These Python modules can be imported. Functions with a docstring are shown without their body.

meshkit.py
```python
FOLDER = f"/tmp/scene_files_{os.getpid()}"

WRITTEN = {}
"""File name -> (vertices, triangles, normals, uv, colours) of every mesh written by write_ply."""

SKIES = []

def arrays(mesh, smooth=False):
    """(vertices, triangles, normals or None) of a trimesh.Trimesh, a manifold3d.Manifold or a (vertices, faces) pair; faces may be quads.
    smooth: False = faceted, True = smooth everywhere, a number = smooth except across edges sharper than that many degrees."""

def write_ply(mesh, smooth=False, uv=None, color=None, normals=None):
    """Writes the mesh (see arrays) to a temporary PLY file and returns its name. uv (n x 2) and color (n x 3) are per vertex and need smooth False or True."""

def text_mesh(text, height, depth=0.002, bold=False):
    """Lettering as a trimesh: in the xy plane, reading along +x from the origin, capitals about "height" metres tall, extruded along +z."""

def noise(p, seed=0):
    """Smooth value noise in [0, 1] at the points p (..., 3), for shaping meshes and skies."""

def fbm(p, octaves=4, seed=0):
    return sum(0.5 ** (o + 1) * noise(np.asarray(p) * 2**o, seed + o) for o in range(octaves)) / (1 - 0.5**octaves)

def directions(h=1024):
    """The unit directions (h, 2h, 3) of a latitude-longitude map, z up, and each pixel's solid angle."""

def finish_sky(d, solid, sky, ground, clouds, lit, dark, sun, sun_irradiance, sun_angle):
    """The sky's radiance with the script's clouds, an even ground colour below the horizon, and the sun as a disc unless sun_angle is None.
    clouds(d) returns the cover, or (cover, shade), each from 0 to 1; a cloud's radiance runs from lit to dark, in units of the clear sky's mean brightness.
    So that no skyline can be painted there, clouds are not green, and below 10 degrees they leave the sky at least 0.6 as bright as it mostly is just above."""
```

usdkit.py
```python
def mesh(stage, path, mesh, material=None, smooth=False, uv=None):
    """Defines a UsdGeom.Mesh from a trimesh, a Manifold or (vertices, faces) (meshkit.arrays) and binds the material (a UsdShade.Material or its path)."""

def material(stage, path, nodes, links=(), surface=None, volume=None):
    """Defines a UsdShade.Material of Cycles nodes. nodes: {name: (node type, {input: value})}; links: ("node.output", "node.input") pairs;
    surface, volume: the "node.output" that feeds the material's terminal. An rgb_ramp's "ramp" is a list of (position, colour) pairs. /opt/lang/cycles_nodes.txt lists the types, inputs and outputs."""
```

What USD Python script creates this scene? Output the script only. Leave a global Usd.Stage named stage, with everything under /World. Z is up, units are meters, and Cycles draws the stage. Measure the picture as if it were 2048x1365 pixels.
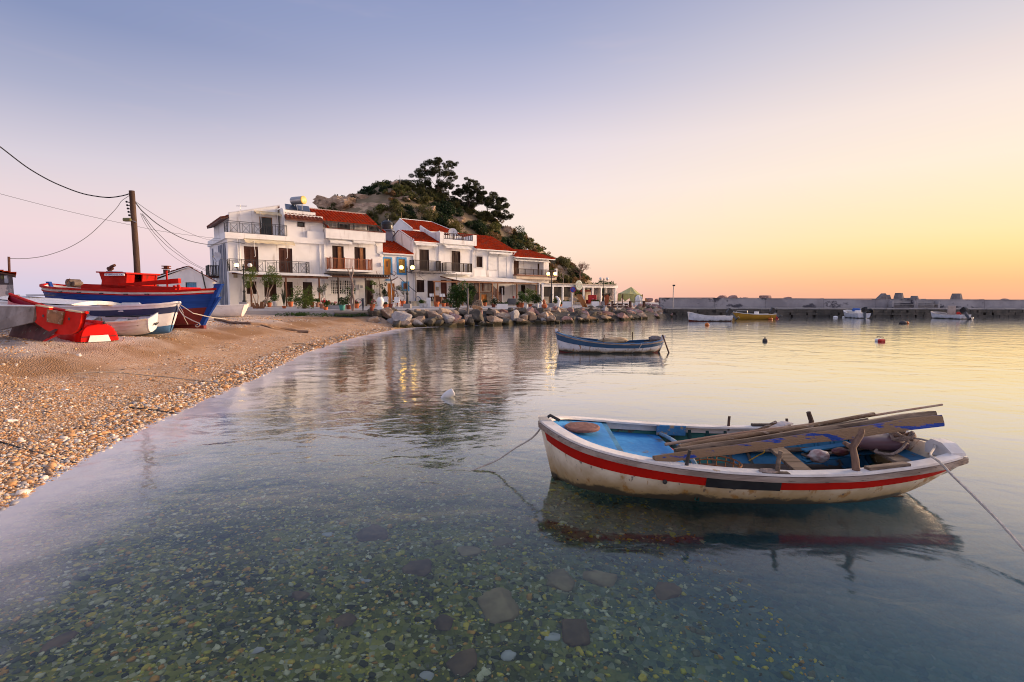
import math,random
import numpy as np
import trimesh
import usdkit
from meshkit import fbm,noise,text_mesh
from pxr import Gf,Sdf,Usd,UsdGeom,UsdLux,UsdShade,Vt
from shapely.geometry import Polygon,box as sbox
from shapely.ops import unary_union

random.seed(11)
RNG=np.random.default_rng(11)
stage=Usd.Stage.CreateInMemory()
UsdGeom.SetStageUpAxis(stage,'Z')
UsdGeom.SetStageMetersPerUnit(stage,1.0)
UsdGeom.Xform.Define(stage,'/World')
UsdGeom.Scope.Define(stage,'/World/Looks')

# ------------------------------------------------------------------ camera
CAM_H,FPX,HORIZON=1.9,1040.0,600.0
PITCH=math.atan((682.5-HORIZON)/FPX)
cp,sp=math.cos(PITCH),math.sin(PITCH)
cam=UsdGeom.Camera.Define(stage,'/World/camera')
cam.CreateHorizontalApertureAttr(36.0)
cam.CreateFocalLengthAttr(36.0*FPX/2048)
cam.CreateClippingRangeAttr(Gf.Vec2f(0.05,20000))
cam.AddTranslateOp().Set(Gf.Vec3d(0,0,CAM_H))
cam.AddRotateXOp().Set(90-math.degrees(PITCH))
cam.CreateExposureAttr(0.28)

# ------------------------------------------------------------------ sky and sun
SUN_AZ,SUN_EL=math.radians(66),math.radians(11)
SUN=np.array([math.sin(SUN_AZ)*math.cos(SUN_EL),math.cos(SUN_AZ)*math.cos(SUN_EL),math.sin(SUN_EL)])
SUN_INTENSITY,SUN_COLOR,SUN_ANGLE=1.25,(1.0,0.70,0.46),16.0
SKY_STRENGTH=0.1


def lin(r,g,b):
    return tuple(((c/255)/12.92 if c/255<=0.04045 else ((c/255+0.055)/1.055)**2.4) for c in (r,g,b))


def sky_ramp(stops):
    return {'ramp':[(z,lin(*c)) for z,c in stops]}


ZEN=[(0.62,(148,157,192)),(0.78,(168,173,202)),(1.0,(180,184,208))]  # overhead sky, out of view, brightened on purpose to raise the ambient light
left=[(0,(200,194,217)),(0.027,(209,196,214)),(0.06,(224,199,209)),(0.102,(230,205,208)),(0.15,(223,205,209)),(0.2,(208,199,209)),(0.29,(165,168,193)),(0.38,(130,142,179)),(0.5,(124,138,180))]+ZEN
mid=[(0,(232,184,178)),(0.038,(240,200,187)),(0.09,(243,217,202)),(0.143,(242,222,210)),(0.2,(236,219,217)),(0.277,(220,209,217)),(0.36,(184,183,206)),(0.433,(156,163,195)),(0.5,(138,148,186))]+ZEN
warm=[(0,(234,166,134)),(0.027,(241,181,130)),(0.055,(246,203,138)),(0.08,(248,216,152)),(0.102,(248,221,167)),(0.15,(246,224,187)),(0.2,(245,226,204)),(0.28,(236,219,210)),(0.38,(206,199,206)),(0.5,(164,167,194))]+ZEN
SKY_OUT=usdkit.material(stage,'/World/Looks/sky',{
    'co':('texture_coordinate',{}),
    'sep':('separate_xyz',{}),
    'flat':('combine_xyz',{'z':0.0}),
    'unit':('vector_math',{'math_type':'normalize'}),
    'dot':('vector_math',{'math_type':'dot_product','vector2':(math.sin(SUN_AZ),math.cos(SUN_AZ),0)}),
    'rl':('rgb_ramp',sky_ramp(left)),'rm':('rgb_ramp',sky_ramp(mid)),'rw':('rgb_ramp',sky_ramp(warm)),
    'f1':('map_range',{'range_type':'smoothstep','from_min':-0.36,'from_max':0.55,'clamp':True}),
    'f2':('map_range',{'range_type':'smoothstep','from_min':0.36,'from_max':0.97,'clamp':True}),
    'm1':('mix',{}),'m2':('mix',{}),
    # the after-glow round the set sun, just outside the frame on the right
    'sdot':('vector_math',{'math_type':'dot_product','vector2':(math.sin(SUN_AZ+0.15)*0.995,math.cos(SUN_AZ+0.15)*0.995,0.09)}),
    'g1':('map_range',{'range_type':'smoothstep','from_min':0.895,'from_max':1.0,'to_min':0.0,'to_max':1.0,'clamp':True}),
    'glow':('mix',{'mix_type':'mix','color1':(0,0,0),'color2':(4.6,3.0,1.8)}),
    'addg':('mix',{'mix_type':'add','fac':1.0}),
    # thin streaks of high cloud
    'cm':('mapping',{'scale':(1.2,1.2,9.0),'rotation':(0.12,0.1,0.5)}),
    'cn':('noise_texture',{'scale':2.2,'detail':5.0,'roughness':0.55,'distortion':0.4}),
    'cr':('map_range',{'range_type':'smoothstep','from_min':0.56,'from_max':0.8,'to_min':0.0,'to_max':0.10,'clamp':True}),
    'cloud':('mix',{'color2':(0.86,0.62,0.58)}),
    'sky':('sky_texture',{'sky_type':'single_scattering','sun_disc':False,'sun_elevation':SUN_EL,'sun_rotation':SUN_AZ}),
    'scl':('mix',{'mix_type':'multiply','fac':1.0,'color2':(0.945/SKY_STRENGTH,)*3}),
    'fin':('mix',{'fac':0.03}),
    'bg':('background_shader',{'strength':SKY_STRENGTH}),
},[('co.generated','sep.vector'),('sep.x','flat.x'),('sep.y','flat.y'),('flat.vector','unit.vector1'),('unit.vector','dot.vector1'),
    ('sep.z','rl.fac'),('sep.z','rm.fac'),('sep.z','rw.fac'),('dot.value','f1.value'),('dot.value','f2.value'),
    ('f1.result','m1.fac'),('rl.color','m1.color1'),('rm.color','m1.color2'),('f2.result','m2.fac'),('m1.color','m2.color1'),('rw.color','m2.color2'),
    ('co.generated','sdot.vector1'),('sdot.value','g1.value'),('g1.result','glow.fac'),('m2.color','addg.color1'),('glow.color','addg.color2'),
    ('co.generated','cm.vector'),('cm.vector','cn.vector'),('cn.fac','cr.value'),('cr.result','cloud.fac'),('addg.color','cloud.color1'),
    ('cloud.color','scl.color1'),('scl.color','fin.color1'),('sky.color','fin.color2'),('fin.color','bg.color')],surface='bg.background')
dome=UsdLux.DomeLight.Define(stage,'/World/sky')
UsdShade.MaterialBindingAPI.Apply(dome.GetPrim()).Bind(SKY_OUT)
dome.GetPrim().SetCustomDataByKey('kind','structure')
sun=UsdLux.DistantLight.Define(stage,'/World/sun')
sun.CreateIntensityAttr(SUN_INTENSITY)
sun.CreateAngleAttr(SUN_ANGLE)
sun.CreateColorAttr(Gf.Vec3f(*SUN_COLOR))
sun.CreateNormalizeAttr(True)
sun.AddRotateZOp().Set(-math.degrees(SUN_AZ))
sun.AddRotateXOp().Set(-(90-math.degrees(SUN_EL)))

# ------------------------------------------------------------------ placing helpers
# the camera stands at (0, 0) looking along +y; at() finds the place of something seen in the survey photograph
# on a level z, or at a distance y, when the model is measured up


def ray(px,py):
    u,v=(px-1024)/FPX,(682.5-py)/FPX
    return np.array([u,cp+v*sp,-sp+v*cp])


def at(px,py,z=None,y=None):
    r,o=ray(px,py),np.array([0,0,CAM_H])
    return o+r*((z-CAM_H)/r[2] if y is None else y/r[1])


V=lambda *a:np.array(a,float)


def unit(v):
    v=np.asarray(v,float)
    return v/max(np.linalg.norm(v),1e-12)


def rotz(a):
    c,s=math.cos(a),math.sin(a)
    return np.array([[c,-s,0],[s,c,0],[0,0,1.0]])


class MB:
    """Collects vertices and triangles that become ONE mesh."""

    def __init__(self):
        self.v,self.f,self.n=[],[],0

    def add(self,v,f):
        v,f=np.asarray(v,float),np.asarray(f,int)
        if f.shape[1]==4:
            f=np.vstack([f[:,[0,1,2]],f[:,[0,2,3]]])
        self.v.append(v),self.f.append(f+self.n)
        self.n+=len(v)
        return self

    def tm(self,m):
        return self.add(m.vertices,m.faces)

    def hexa(self,c):
        """c: 8 corners, bottom loop then top loop."""
        return self.add(c,[[0,3,2,1],[4,5,6,7],[0,1,5,4],[1,2,6,5],[2,3,7,6],[3,0,4,7]])

    def box(self,c,s,R=None):
        x,y,z=np.asarray(s,float)/2
        p=np.array([[-x,-y,-z],[x,-y,-z],[x,y,-z],[-x,y,-z],[-x,-y,z],[x,-y,z],[x,y,z],[-x,y,z]])
        return self.hexa((p if R is None else p@np.asarray(R).T)+np.asarray(c,float))

    def bar(self,a,b,w,h,up=(0,0,1),w2=None,h2=None):
        a,b=np.asarray(a,float),np.asarray(b,float)
        d=unit(b-a)
        s=np.cross(d,up)
        s=unit(s) if np.linalg.norm(s)>1e-6 else unit(np.cross(d,(0,1,0.1)))
        t=np.cross(s,d)
        w2,h2=w if w2 is None else w2,h if h2 is None else h2
        q=lambda p,w,h:[p-s*w/2-t*h/2,p+s*w/2-t*h/2,p+s*w/2+t*h/2,p-s*w/2+t*h/2]
        return self.hexa(q(a,w,h)+q(b,w2,h2))

    def tube(self,pts,r,n=6,cap=True):
        P=np.asarray(pts,float)
        R=np.broadcast_to(np.asarray(r,float),(len(P),))
        T=np.gradient(P,axis=0)
        T/=np.maximum(np.linalg.norm(T,axis=1,keepdims=True),1e-9)
        ref=V(0,0,1) if abs(T[:,2]).mean()<0.8 else V(1,0,0)
        S=np.cross(T,ref)
        S/=np.maximum(np.linalg.norm(S,axis=1,keepdims=True),1e-9)
        U=np.cross(S,T)
        a=np.arange(n)/n*2*np.pi
        ring=P[:,None]+R[:,None,None]*(np.cos(a)[None,:,None]*S[:,None]+np.sin(a)[None,:,None]*U[:,None])
        v=ring.reshape(-1,3)
        f=[[i*n+j,i*n+(j+1)%n,(i+1)*n+(j+1)%n,(i+1)*n+j] for i in range(len(P)-1) for j in range(n)]
        self.add(v,f)
        if cap:
            self.add(np.vstack([ring[0],P[:1]]),[[n,(j+1)%n,j] for j in range(n)])
            self.add(np.vstack([ring[-1],P[-1:]]),[[n,j,(j+1)%n] for j in range(n)])
        return self

    def grid(self,P,flip=False,closed=False):
        P=np.asarray(P,float)
        a,b=P.shape[:2]
        i,j=np.meshgrid(np.arange(a-1),np.arange(b-(0 if closed else 1)),indexing='ij')
        j2=(j+1)%b
        f=np.stack([i*b+j,(i+1)*b+j,(i+1)*b+j2,i*b+j2],-1).reshape(-1,4)
        return self.add(P.reshape(-1,3),f[:,::-1] if flip else f)

    def lathe(self,c,prof,n=14,R=None):
        a=np.arange(n)/n*2*np.pi
        P=np.array([[[r*math.cos(t),r*math.sin(t),z] for t in a] for r,z in prof])
        if R is not None:
            P=P@np.asarray(R).T
        return self.grid(P+np.asarray(c,float),closed=True,flip=True)

    def sph(self,c,r,k=1,sq=(1,1,1)):
        m=trimesh.creation.icosphere(k,1.0)
        return self.add(m.vertices*np.asarray(sq)*r+np.asarray(c),m.faces)

    def hull(self,pts):
        m=trimesh.convex.convex_hull(np.asarray(pts,float))
        return self.add(m.vertices,m.faces)

    def rbox(self,c,s,r=0.006,R=None):
        x,y,z=np.asarray(s,float)/2
        r=min(r,x*0.9,y*0.9,z*0.9)
        p=[np.array([sx*(x-r*(k!=0)),sy*(y-r*(k!=1)),sz*(z-r*(k!=2))]) for sx in (-1,1) for sy in (-1,1) for sz in (-1,1) for k in range(3)]
        p=np.array(p)
        return self.hull((p if R is None else p@np.asarray(R).T)+np.asarray(c,float))

    def plank(self,a,b,w,h,up=(0,0,1),r=0.005):
        a,b=np.asarray(a,float),np.asarray(b,float)
        d=unit(b-a)
        s=unit(np.cross(d,up))
        return self.rbox((a+b)/2,(np.linalg.norm(b-a),w,h),r,np.stack([d,s,np.cross(s,d)],1))

    def extrude(self,poly,O,X,Y,d):
        """Shapely polygon in the plane (X, Y) at O, extruded by the vector d."""
        for g in getattr(poly,'geoms',[poly]):
            if g.is_empty or g.area<1e-6:
                continue
            m=trimesh.creation.extrude_polygon(g,1.0,engine='earcut')
            v=m.vertices
            w=np.asarray(O,float)+v[:,:1]*np.asarray(X,float)+v[:,1:2]*np.asarray(Y,float)+v[:,2:3]*np.asarray(d,float)
            f=m.faces
            if np.dot(np.cross(X,Y),d)<0:
                f=f[:,::-1]
            self.add(w,f)
        return self

    def arrays(self):
        return np.vstack(self.v),np.vstack(self.f)


_names={}


def numbered(base,parent='/World'):
    k=_names.get((parent,base),0)
    _names[(parent,base)]=k+1
    return base if k==0 else f'{base}_{k:03d}'


class Thing:
    def __init__(self,path,loc,prim):
        self.path,self.loc,self.prim=path,np.asarray(loc,float),prim


def tag(prim,label=None,cat=None,group=None,kind=None):
    for k,v in (('label',label),('category',cat),('group',group),('kind',kind)):
        if v:
            prim.SetCustomDataByKey(k,v)


def thing(name,label,cat,loc=(0,0,0),group=None):
    path='/World/'+numbered(name)
    x=UsdGeom.Xform.Define(stage,path)
    x.AddTranslateOp().Set(Gf.Vec3d(*map(float,loc)))
    tag(x.GetPrim(),label,cat,group)
    return Thing(path,loc,x.GetPrim())


def obj(name,mb,mat,parent=None,smooth=False,label=None,cat=None,group=None,kind=None):
    root=parent.path if parent else '/World'
    path=root+'/'+numbered(name,root)
    v,f=mb.arrays() if isinstance(mb,MB) else mb
    loc=parent.loc if parent else np.zeros(3)
    m=usdkit.mesh(stage,path,(v-loc,f),mat,smooth)
    tag(m.GetPrim(),label,cat,group,kind or ('stuff' if name.endswith('tiles') and parent else None))
    return Thing(path,loc,m.GetPrim())


def solo(name,mb,mat,label,cat,group=None,smooth=False):
    """A thing that is one mesh: its origin goes to its base."""
    v,f=mb.arrays() if isinstance(mb,MB) else mb
    loc=V((v[:,0].min()+v[:,0].max())/2,(v[:,1].min()+v[:,1].max())/2,v[:,2].min())
    path='/World/'+numbered(name)
    m=usdkit.mesh(stage,path,(v-loc,f),mat,smooth)
    UsdGeom.Xformable(m.GetPrim()).AddTranslateOp().Set(Gf.Vec3d(*map(float,loc)))
    tag(m.GetPrim(),label,cat,group)
    return Thing(path,loc,m.GetPrim())


def struct(name,mb,mat,smooth=False):
    return obj(name,mb,mat,None,smooth,kind='structure')


# ------------------------------------------------------------------ materials
_mats={}


def mat(name,c1,c2=None,scale=3.0,rough=0.7,bump=0.15,bscale=30.0,spec=0.35,stretch=(1,1,1),lo=0.35,hi=0.65,detail=5.0,metallic=0.0,
        c3=None,lo3=0.58,hi3=0.66,scale3=None,stretch3=None,vary=0.0,sss=None,bdist=0.02):
    """Painted, plastered, wooden or stony surface: two tones mixed by noise, an optional third (wear, stains, rust) and fine relief."""
    if name in _mats:
        return _mats[name]
    c2=c2 or tuple(x*0.8 for x in c1)
    n={'g':('geometry',{}),'m':('mapping',{'scale':stretch}),'n':('noise_texture',{'scale':scale,'detail':detail,'roughness':0.6}),
         'r':('map_range',{'range_type':'smoothstep','from_min':lo,'from_max':hi,'clamp':True}),'mx':('mix',{'color1':c1,'color2':c2}),
         'nb':('noise_texture',{'scale':bscale,'detail':4.0}),'b':('bump',{'strength':bump,'distance':bdist}),
         'rr':('map_range',{'from_min':0.3,'from_max':0.7,'to_min':max(rough-0.12,0.03),'to_max':min(rough+0.12,1),'clamp':True}),
         'p':('principled_bsdf',{'roughness':rough,'specular_ior_level':spec,'metallic':metallic})}
    l=[('g.position','m.vector'),('m.vector','n.vector'),('n.fac','r.value'),('r.result','mx.fac'),('m.vector','nb.vector'),
         ('nb.fac','b.height'),('b.normal','p.normal'),('n.fac','rr.value'),('rr.result','p.roughness')]
    out='mx.color'
    if c3:
        n|={'m3':('mapping',{'scale':stretch3 or stretch,'location':(7.3,1.9,3.1)}),'n3':('noise_texture',{'scale':scale3 or scale*2.3,'detail':6.0,'roughness':0.62}),
              'r3':('map_range',{'range_type':'smoothstep','from_min':lo3,'from_max':hi3,'clamp':True}),'mx3':('mix',{'color2':c3})}
        l+=[('g.position','m3.vector'),('m3.vector','n3.vector'),('n3.fac','r3.value'),('r3.result','mx3.fac'),(out,'mx3.color1')]
        out='mx3.color'
    if vary:
        n|={'oi':('object_info',{}),'vr':('map_range',{'to_min':1-vary,'to_max':1+vary}),'hv':('hsv',{})}
        l+=[('oi.random','vr.value'),('vr.result','hv.value'),(out,'hv.color')]
        out='hv.color'
    l.append((out,'p.base_color'))
    _mats[name]=usdkit.material(stage,'/World/Looks/'+name,n,l,surface='p.BSDF')
    return _mats[name]


def leaf_mat(name,c1,c2,tr=0.35,scale=0.6):
    n={'g':('geometry',{}),'n':('noise_texture',{'scale':scale,'detail':3.0}),'w':('white_noise_texture',{'dimensions':'1D'}),
         'mv':('mix_float',{'fac':0.55}),'r':('map_range',{'range_type':'smoothstep','from_min':0.3,'from_max':0.7,'clamp':True}),'mx':('mix',{'color1':c1,'color2':c2}),
         'd':('principled_bsdf',{'roughness':0.55,'specular_ior_level':0.3}),'t':('translucent_bsdf',{}),'s':('mix_closure',{'fac':tr})}
    l=[('g.position','n.vector'),('g.random_per_island','mv.b'),('n.fac','mv.a'),('mv.result','r.value'),('r.result','mx.fac'),
         ('mx.color','d.base_color'),('mx.color','t.color'),('d.BSDF','s.closure1'),('t.BSDF','s.closure2')]
    _mats[name]=usdkit.material(stage,'/World/Looks/'+name,n,l,surface='s.closure')
    return _mats[name]


WHITEWASH=mat('whitewash',(0.86,0.84,0.81),(0.79,0.77,0.74),0.7,0.85,0.15,14,c3=(0.46,0.41,0.36),lo3=0.53,hi3=0.76,scale3=0.9,stretch3=(2,2,0.35))
WHITEWASH_OLD=mat('old_whitewash',(0.78,0.76,0.74),(0.68,0.66,0.64),0.9,0.88,0.15,14,c3=(0.40,0.37,0.34),lo3=0.60,hi3=0.78,scale3=1.1,stretch3=(2.4,2.4,0.3))
WHITEPAINT=mat('white_paint',(0.80,0.79,0.77),(0.72,0.71,0.69),2.0,0.5,0.05)
TILE=mat('roof_tile_red',(0.37,0.034,0.004),(0.25,0.020,0.003),2.5,0.85,0.25,12,0.06,c3=(0.17,0.05,0.03),lo3=0.52,hi3=0.68,scale3=2.2)
TILE_BROWN=mat('roof_tile_brown',(0.19,0.06,0.036),(0.11,0.035,0.025),2.5,0.85,0.25,12,0.08)
DARKWOOD=mat('dark_brown_wood',(0.045,0.017,0.010),(0.025,0.010,0.007),3.0,0.7,0.2,20,stretch=(1,1,0.15))
REDWOOD=mat('red_brown_wood',(0.20,0.065,0.028),(0.13,0.04,0.018),3.0,0.55,0.2,20,stretch=(1,1,0.15))
ORANGEWOOD=mat('orange_varnished_wood',(0.62,0.22,0.025),(0.45,0.14,0.015),3.0,0.4,0.15,20,stretch=(1,1,0.15))
YELLOWWOOD=mat('yellow_painted_wood',(0.62,0.36,0.06),(0.5,0.27,0.04),3.0,0.5,0.15,20,stretch=(1,1,0.15))
BEAMWOOD=mat('brown_beam_wood',(0.15,0.058,0.028),(0.09,0.036,0.02),2.0,0.6,0.2,16)
BLUEPAINT=mat('sky_blue_paint',(0.07,0.30,0.58),(0.05,0.23,0.47),2.0,0.5,0.08)
IRON=mat('black_iron',(0.018,0.018,0.02),(0.03,0.028,0.028),5,0.45,0.05)
STEEL=mat('dull_steel',(0.42,0.41,0.40),(0.32,0.31,0.31),6,0.35,0.05,metallic=0.8)
CANVAS_CREAM=mat('cream_canvas',(0.72,0.62,0.42),(0.62,0.52,0.34),1.5,0.8,0.1)
CANVAS_WHITE=mat('white_canvas',(0.78,0.76,0.72),(0.70,0.68,0.63),1.5,0.8,0.1)
CONCRETE=mat('concrete',(0.36,0.34,0.33),(0.27,0.255,0.25),0.8,0.85,0.25,10,c3=(0.16,0.15,0.145),lo3=0.6,hi3=0.75,scale3=1.6)
PROMENADE=mat('promenade_concrete',(0.40,0.38,0.385),(0.31,0.295,0.30),0.5,0.8,0.15,8,c3=(0.23,0.215,0.21),lo3=0.58,hi3=0.75,scale3=1.2)
BREAKWALL=mat('weathered_wall',(0.36,0.34,0.345),(0.24,0.225,0.235),0.35,0.9,0.25,7,c3=(0.075,0.07,0.085),lo3=0.53,hi3=0.60,scale3=0.42,stretch3=(1,1,1.6))
LEDGESTONE=mat('wet_ledge_stone',(0.10,0.085,0.07),(0.055,0.05,0.042),1.2,0.6,0.4,6,c3=(0.17,0.14,0.11),lo3=0.6,hi3=0.72)
TERRACOTTA=mat('terracotta',(0.48,0.13,0.045),(0.36,0.095,0.035),6.0,0.75,0.1,vary=0.3)
GLASS_DARK=mat('dark_window_glass',(0.012,0.014,0.017),(0.02,0.022,0.025),2,0.12,0.0,spec=0.6)
BARK=mat('bark',(0.13,0.085,0.06),(0.075,0.05,0.037),5,0.9,0.5,18,stretch=(1,1,0.3))
PALEBARK=mat('pale_vine_bark',(0.30,0.225,0.185),(0.19,0.14,0.115),5,0.9,0.5,18,stretch=(1,1,0.3))
OLDPOLE=mat('creosoted_pole_wood',(0.085,0.045,0.030),(0.045,0.026,0.019),3,0.85,0.4,25,stretch=(3,3,0.2))
SIGNBLUE=mat('sign_blue',(0.02,0.09,0.42),None,2,0.35,0)
PLASTIC_BLACK=mat('black_plastic',(0.012,0.012,0.014),(0.02,0.02,0.022),2,0.35,0.02)
LEAF=leaf_mat('mid_green_leaves',(0.035,0.075,0.012),(0.085,0.135,0.025))
LEAF_DARK=leaf_mat('dark_green_leaves',(0.018,0.036,0.011),(0.050,0.080,0.02))
LEAF_YEL=leaf_mat('yellow_green_leaves',(0.075,0.115,0.018),(0.16,0.19,0.03))
LEAF_OLIVE=leaf_mat('olive_scrub',(0.095,0.092,0.030),(0.20,0.165,0.055))
LEAF_RUST=leaf_mat('rusty_scrub',(0.17,0.095,0.035),(0.30,0.165,0.05))
LEAF_PINE=leaf_mat('pine_needles',(0.035,0.042,0.014),(0.095,0.09,0.032),0.3)
LEAF_GREY=leaf_mat('grey_green_leaves',(0.07,0.085,0.05),(0.13,0.14,0.085))
FLOWER_RED=leaf_mat('red_petals',(0.5,0.03,0.05),(0.6,0.08,0.15))
FLOWER_PINK=leaf_mat('pink_petals',(0.6,0.14,0.25),(0.65,0.25,0.3))

# ------------------------------------------------------------------ shore, beach, seabed
SHORE=np.array([(-60,10.0),(-12,0.5),(-6,-2.6),(-2,-3.6),(2,-4.35),(4.7,-4.76),(5.53,-5.03),(6.59,-5.32),(7.97,-5.63),(9.79,-5.95),(12.28,-6.24),(18.3,-7.48),(25.7,-8.02),(34.1,-7.6),(36.8,-6.3),(42.6,2.2),(50.4,9.9),(62.6,19.8)]) # y, x of the water's edge


def shore_x(y):
    return np.interp(y,SHORE[:,0],SHORE[:,1])


EDGE=np.array([(-40.0,33.2),(-19,35.3),(-12.5,36.6),(-7.4,39.0),(3.2,45.2),(11.2,52.6),(20.5,64.5),(22.5,68.0)]) # front edge of the quay
A0=V(-23.8,44,0) # left front corner of the house row
FU,FN=V(0.788,0.616,0),V(0.616,-0.788,0) # along the fronts, and out of them towards the quay


def quay_z(x,y):
    off=(np.asarray(x)-A0[0])*FN[0]+(np.asarray(y)-A0[1])*FN[1]
    return 1.42-0.27*np.clip(off/9.0,0,1)


def ground_at(px,py):
    z=1.25
    for _ in range(6):
        p=at(px,py,z=z)
        z=float(quay_z(p[0],p[1]))
    return V(p[0],p[1],z)


def beach_z(x,y):
    s=shore_x(y)-x
    up=np.interp(s,[0,0.5,2.5,3.5,5.0,8.0,12,30,60],[0,0.085,0.42,0.78,0.93,1.03,1.10,1.14,1.0])
    down=-np.interp(-s,[0,1.0,3.0,6.0,12.0,30,200],[0,0.14,0.42,0.85,1.5,2.6,4.5])
    z=np.where(s>0,up,down)
    p=np.stack([x,y,np.zeros_like(x)],-1)
    amp=np.clip(s/2.5,0.05,1)
    z=z+amp*(0.10*(fbm(p*0.5,3,5)-0.5)+0.07*(fbm(p*np.array([1.3,0.55,1])+9,3,8)-0.5))
    # scalloped cusps along the steep face of the berm
    face=np.exp(-((s-3.1)/1.1)**2)*np.clip((y-4)/6,0,1)
    z=z+face*0.10*np.sin(y*2.2+1.4*np.sin(y*0.7)+s*0.8)
    z=z-0.2*np.clip((y-25)/7,0,1)*np.clip((s-1.5)/3,0,1)
    # far end of the left beach falls back into the sea of the other bay
    z=z-np.clip((y-62)/12,0,1)*2.5-np.clip((-x-52)/15,0,1)*2.2
    return z


def sheet(xs,ys,zf):
    X,Y=np.meshgrid(xs,ys,indexing='ij')
    return np.stack([X,Y,zf(X,Y)],-1)


def ground_mat(name,tones,scale,wet=None,dry_top=None):
    """Shingle: voronoi pebbles of several tones with relief, damp near the water's edge (world height z)."""
    n={'g':('geometry',{}),'v':('voronoi_texture',{'scale':scale}),'v2':('voronoi_texture',{'scale':scale*0.43}),
         'sc':('separate_color',{}),'ramp':('rgb_ramp',{'ramp':tones}),'sc2':('separate_color',{}),'ramp2':('rgb_ramp',{'ramp':tones}),'mv':('mix',{'fac':0.35}),
         'big':('noise_texture',{'scale':0.55,'detail':5.0,'roughness':0.65}),'bigr':('map_range',{'from_min':0.22,'from_max':0.6,'clamp':True}),'bigi':('map_range',{'from_min':0.7,'from_max':0.42,'to_min':0.35,'clamp':True}),
         'pale':('mix',{'mix_type':'mix','color2':dry_top or (0.60,0.51,0.46)}),'sz':('separate_xyz',{}),
         'hz':('map_range',{'range_type':'smoothstep','from_min':0.25,'from_max':0.85,'to_min':0.0,'to_max':0.8,'clamp':True}),'mul':('math',{'math_type':'multiply'}),
         'fz':('rgb_ramp',{'ramp':[(0.0,(0,)*3),(0.36,(0.0,)*3),(0.50,(0.95,)*3),(0.74,(0.95,)*3),(0.9,(0.0,)*3),(1,(0,)*3)]}),'sand':('mix',{'color2':(0.25,0.135,0.06)}),'fb':('math',{'math_type':'multiply'}),
         'wz':('map_range',{'range_type':'smoothstep','from_min':0.03,'from_max':0.19,'to_min':0.45,'to_max':1.0,'clamp':True}),'hv':('hsv',{}),
         'b':('bump',{'strength':0.9,'distance':0.03,'invert':True}),'p':('principled_bsdf',{'roughness':0.75,'specular_ior_level':0.3})}
    l=[('g.position','v.vector'),('g.position','v2.vector'),('v.color','sc.color'),('sc.r','ramp.fac'),('v2.color','sc2.color'),('sc2.g','ramp2.fac'),
         ('ramp.color','mv.color1'),('ramp2.color','mv.color2'),('g.position','big.vector'),('big.fac','bigr.value'),('g.position','sz.vector'),('sz.z','hz.value'),
         ('bigr.result','mul.value1'),('hz.result','mul.value2'),('mul.value','pale.fac'),('mv.color','pale.color1'),('sz.z','wz.value'),('wz.result','hv.value'),
         ('sz.z','fz.fac'),('fz.color','fb.value1'),('big.fac','bigi.value'),('bigi.result','fb.value2'),('fb.value','sand.fac'),('pale.color','sand.color1'),('sand.color','hv.color'),('hv.color','p.base_color'),('v.distance','b.height'),('b.normal','p.normal')]
    if wet:
        pass
    return usdkit.material(stage,'/World/Looks/'+name,n,l,surface='p.BSDF')


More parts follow.
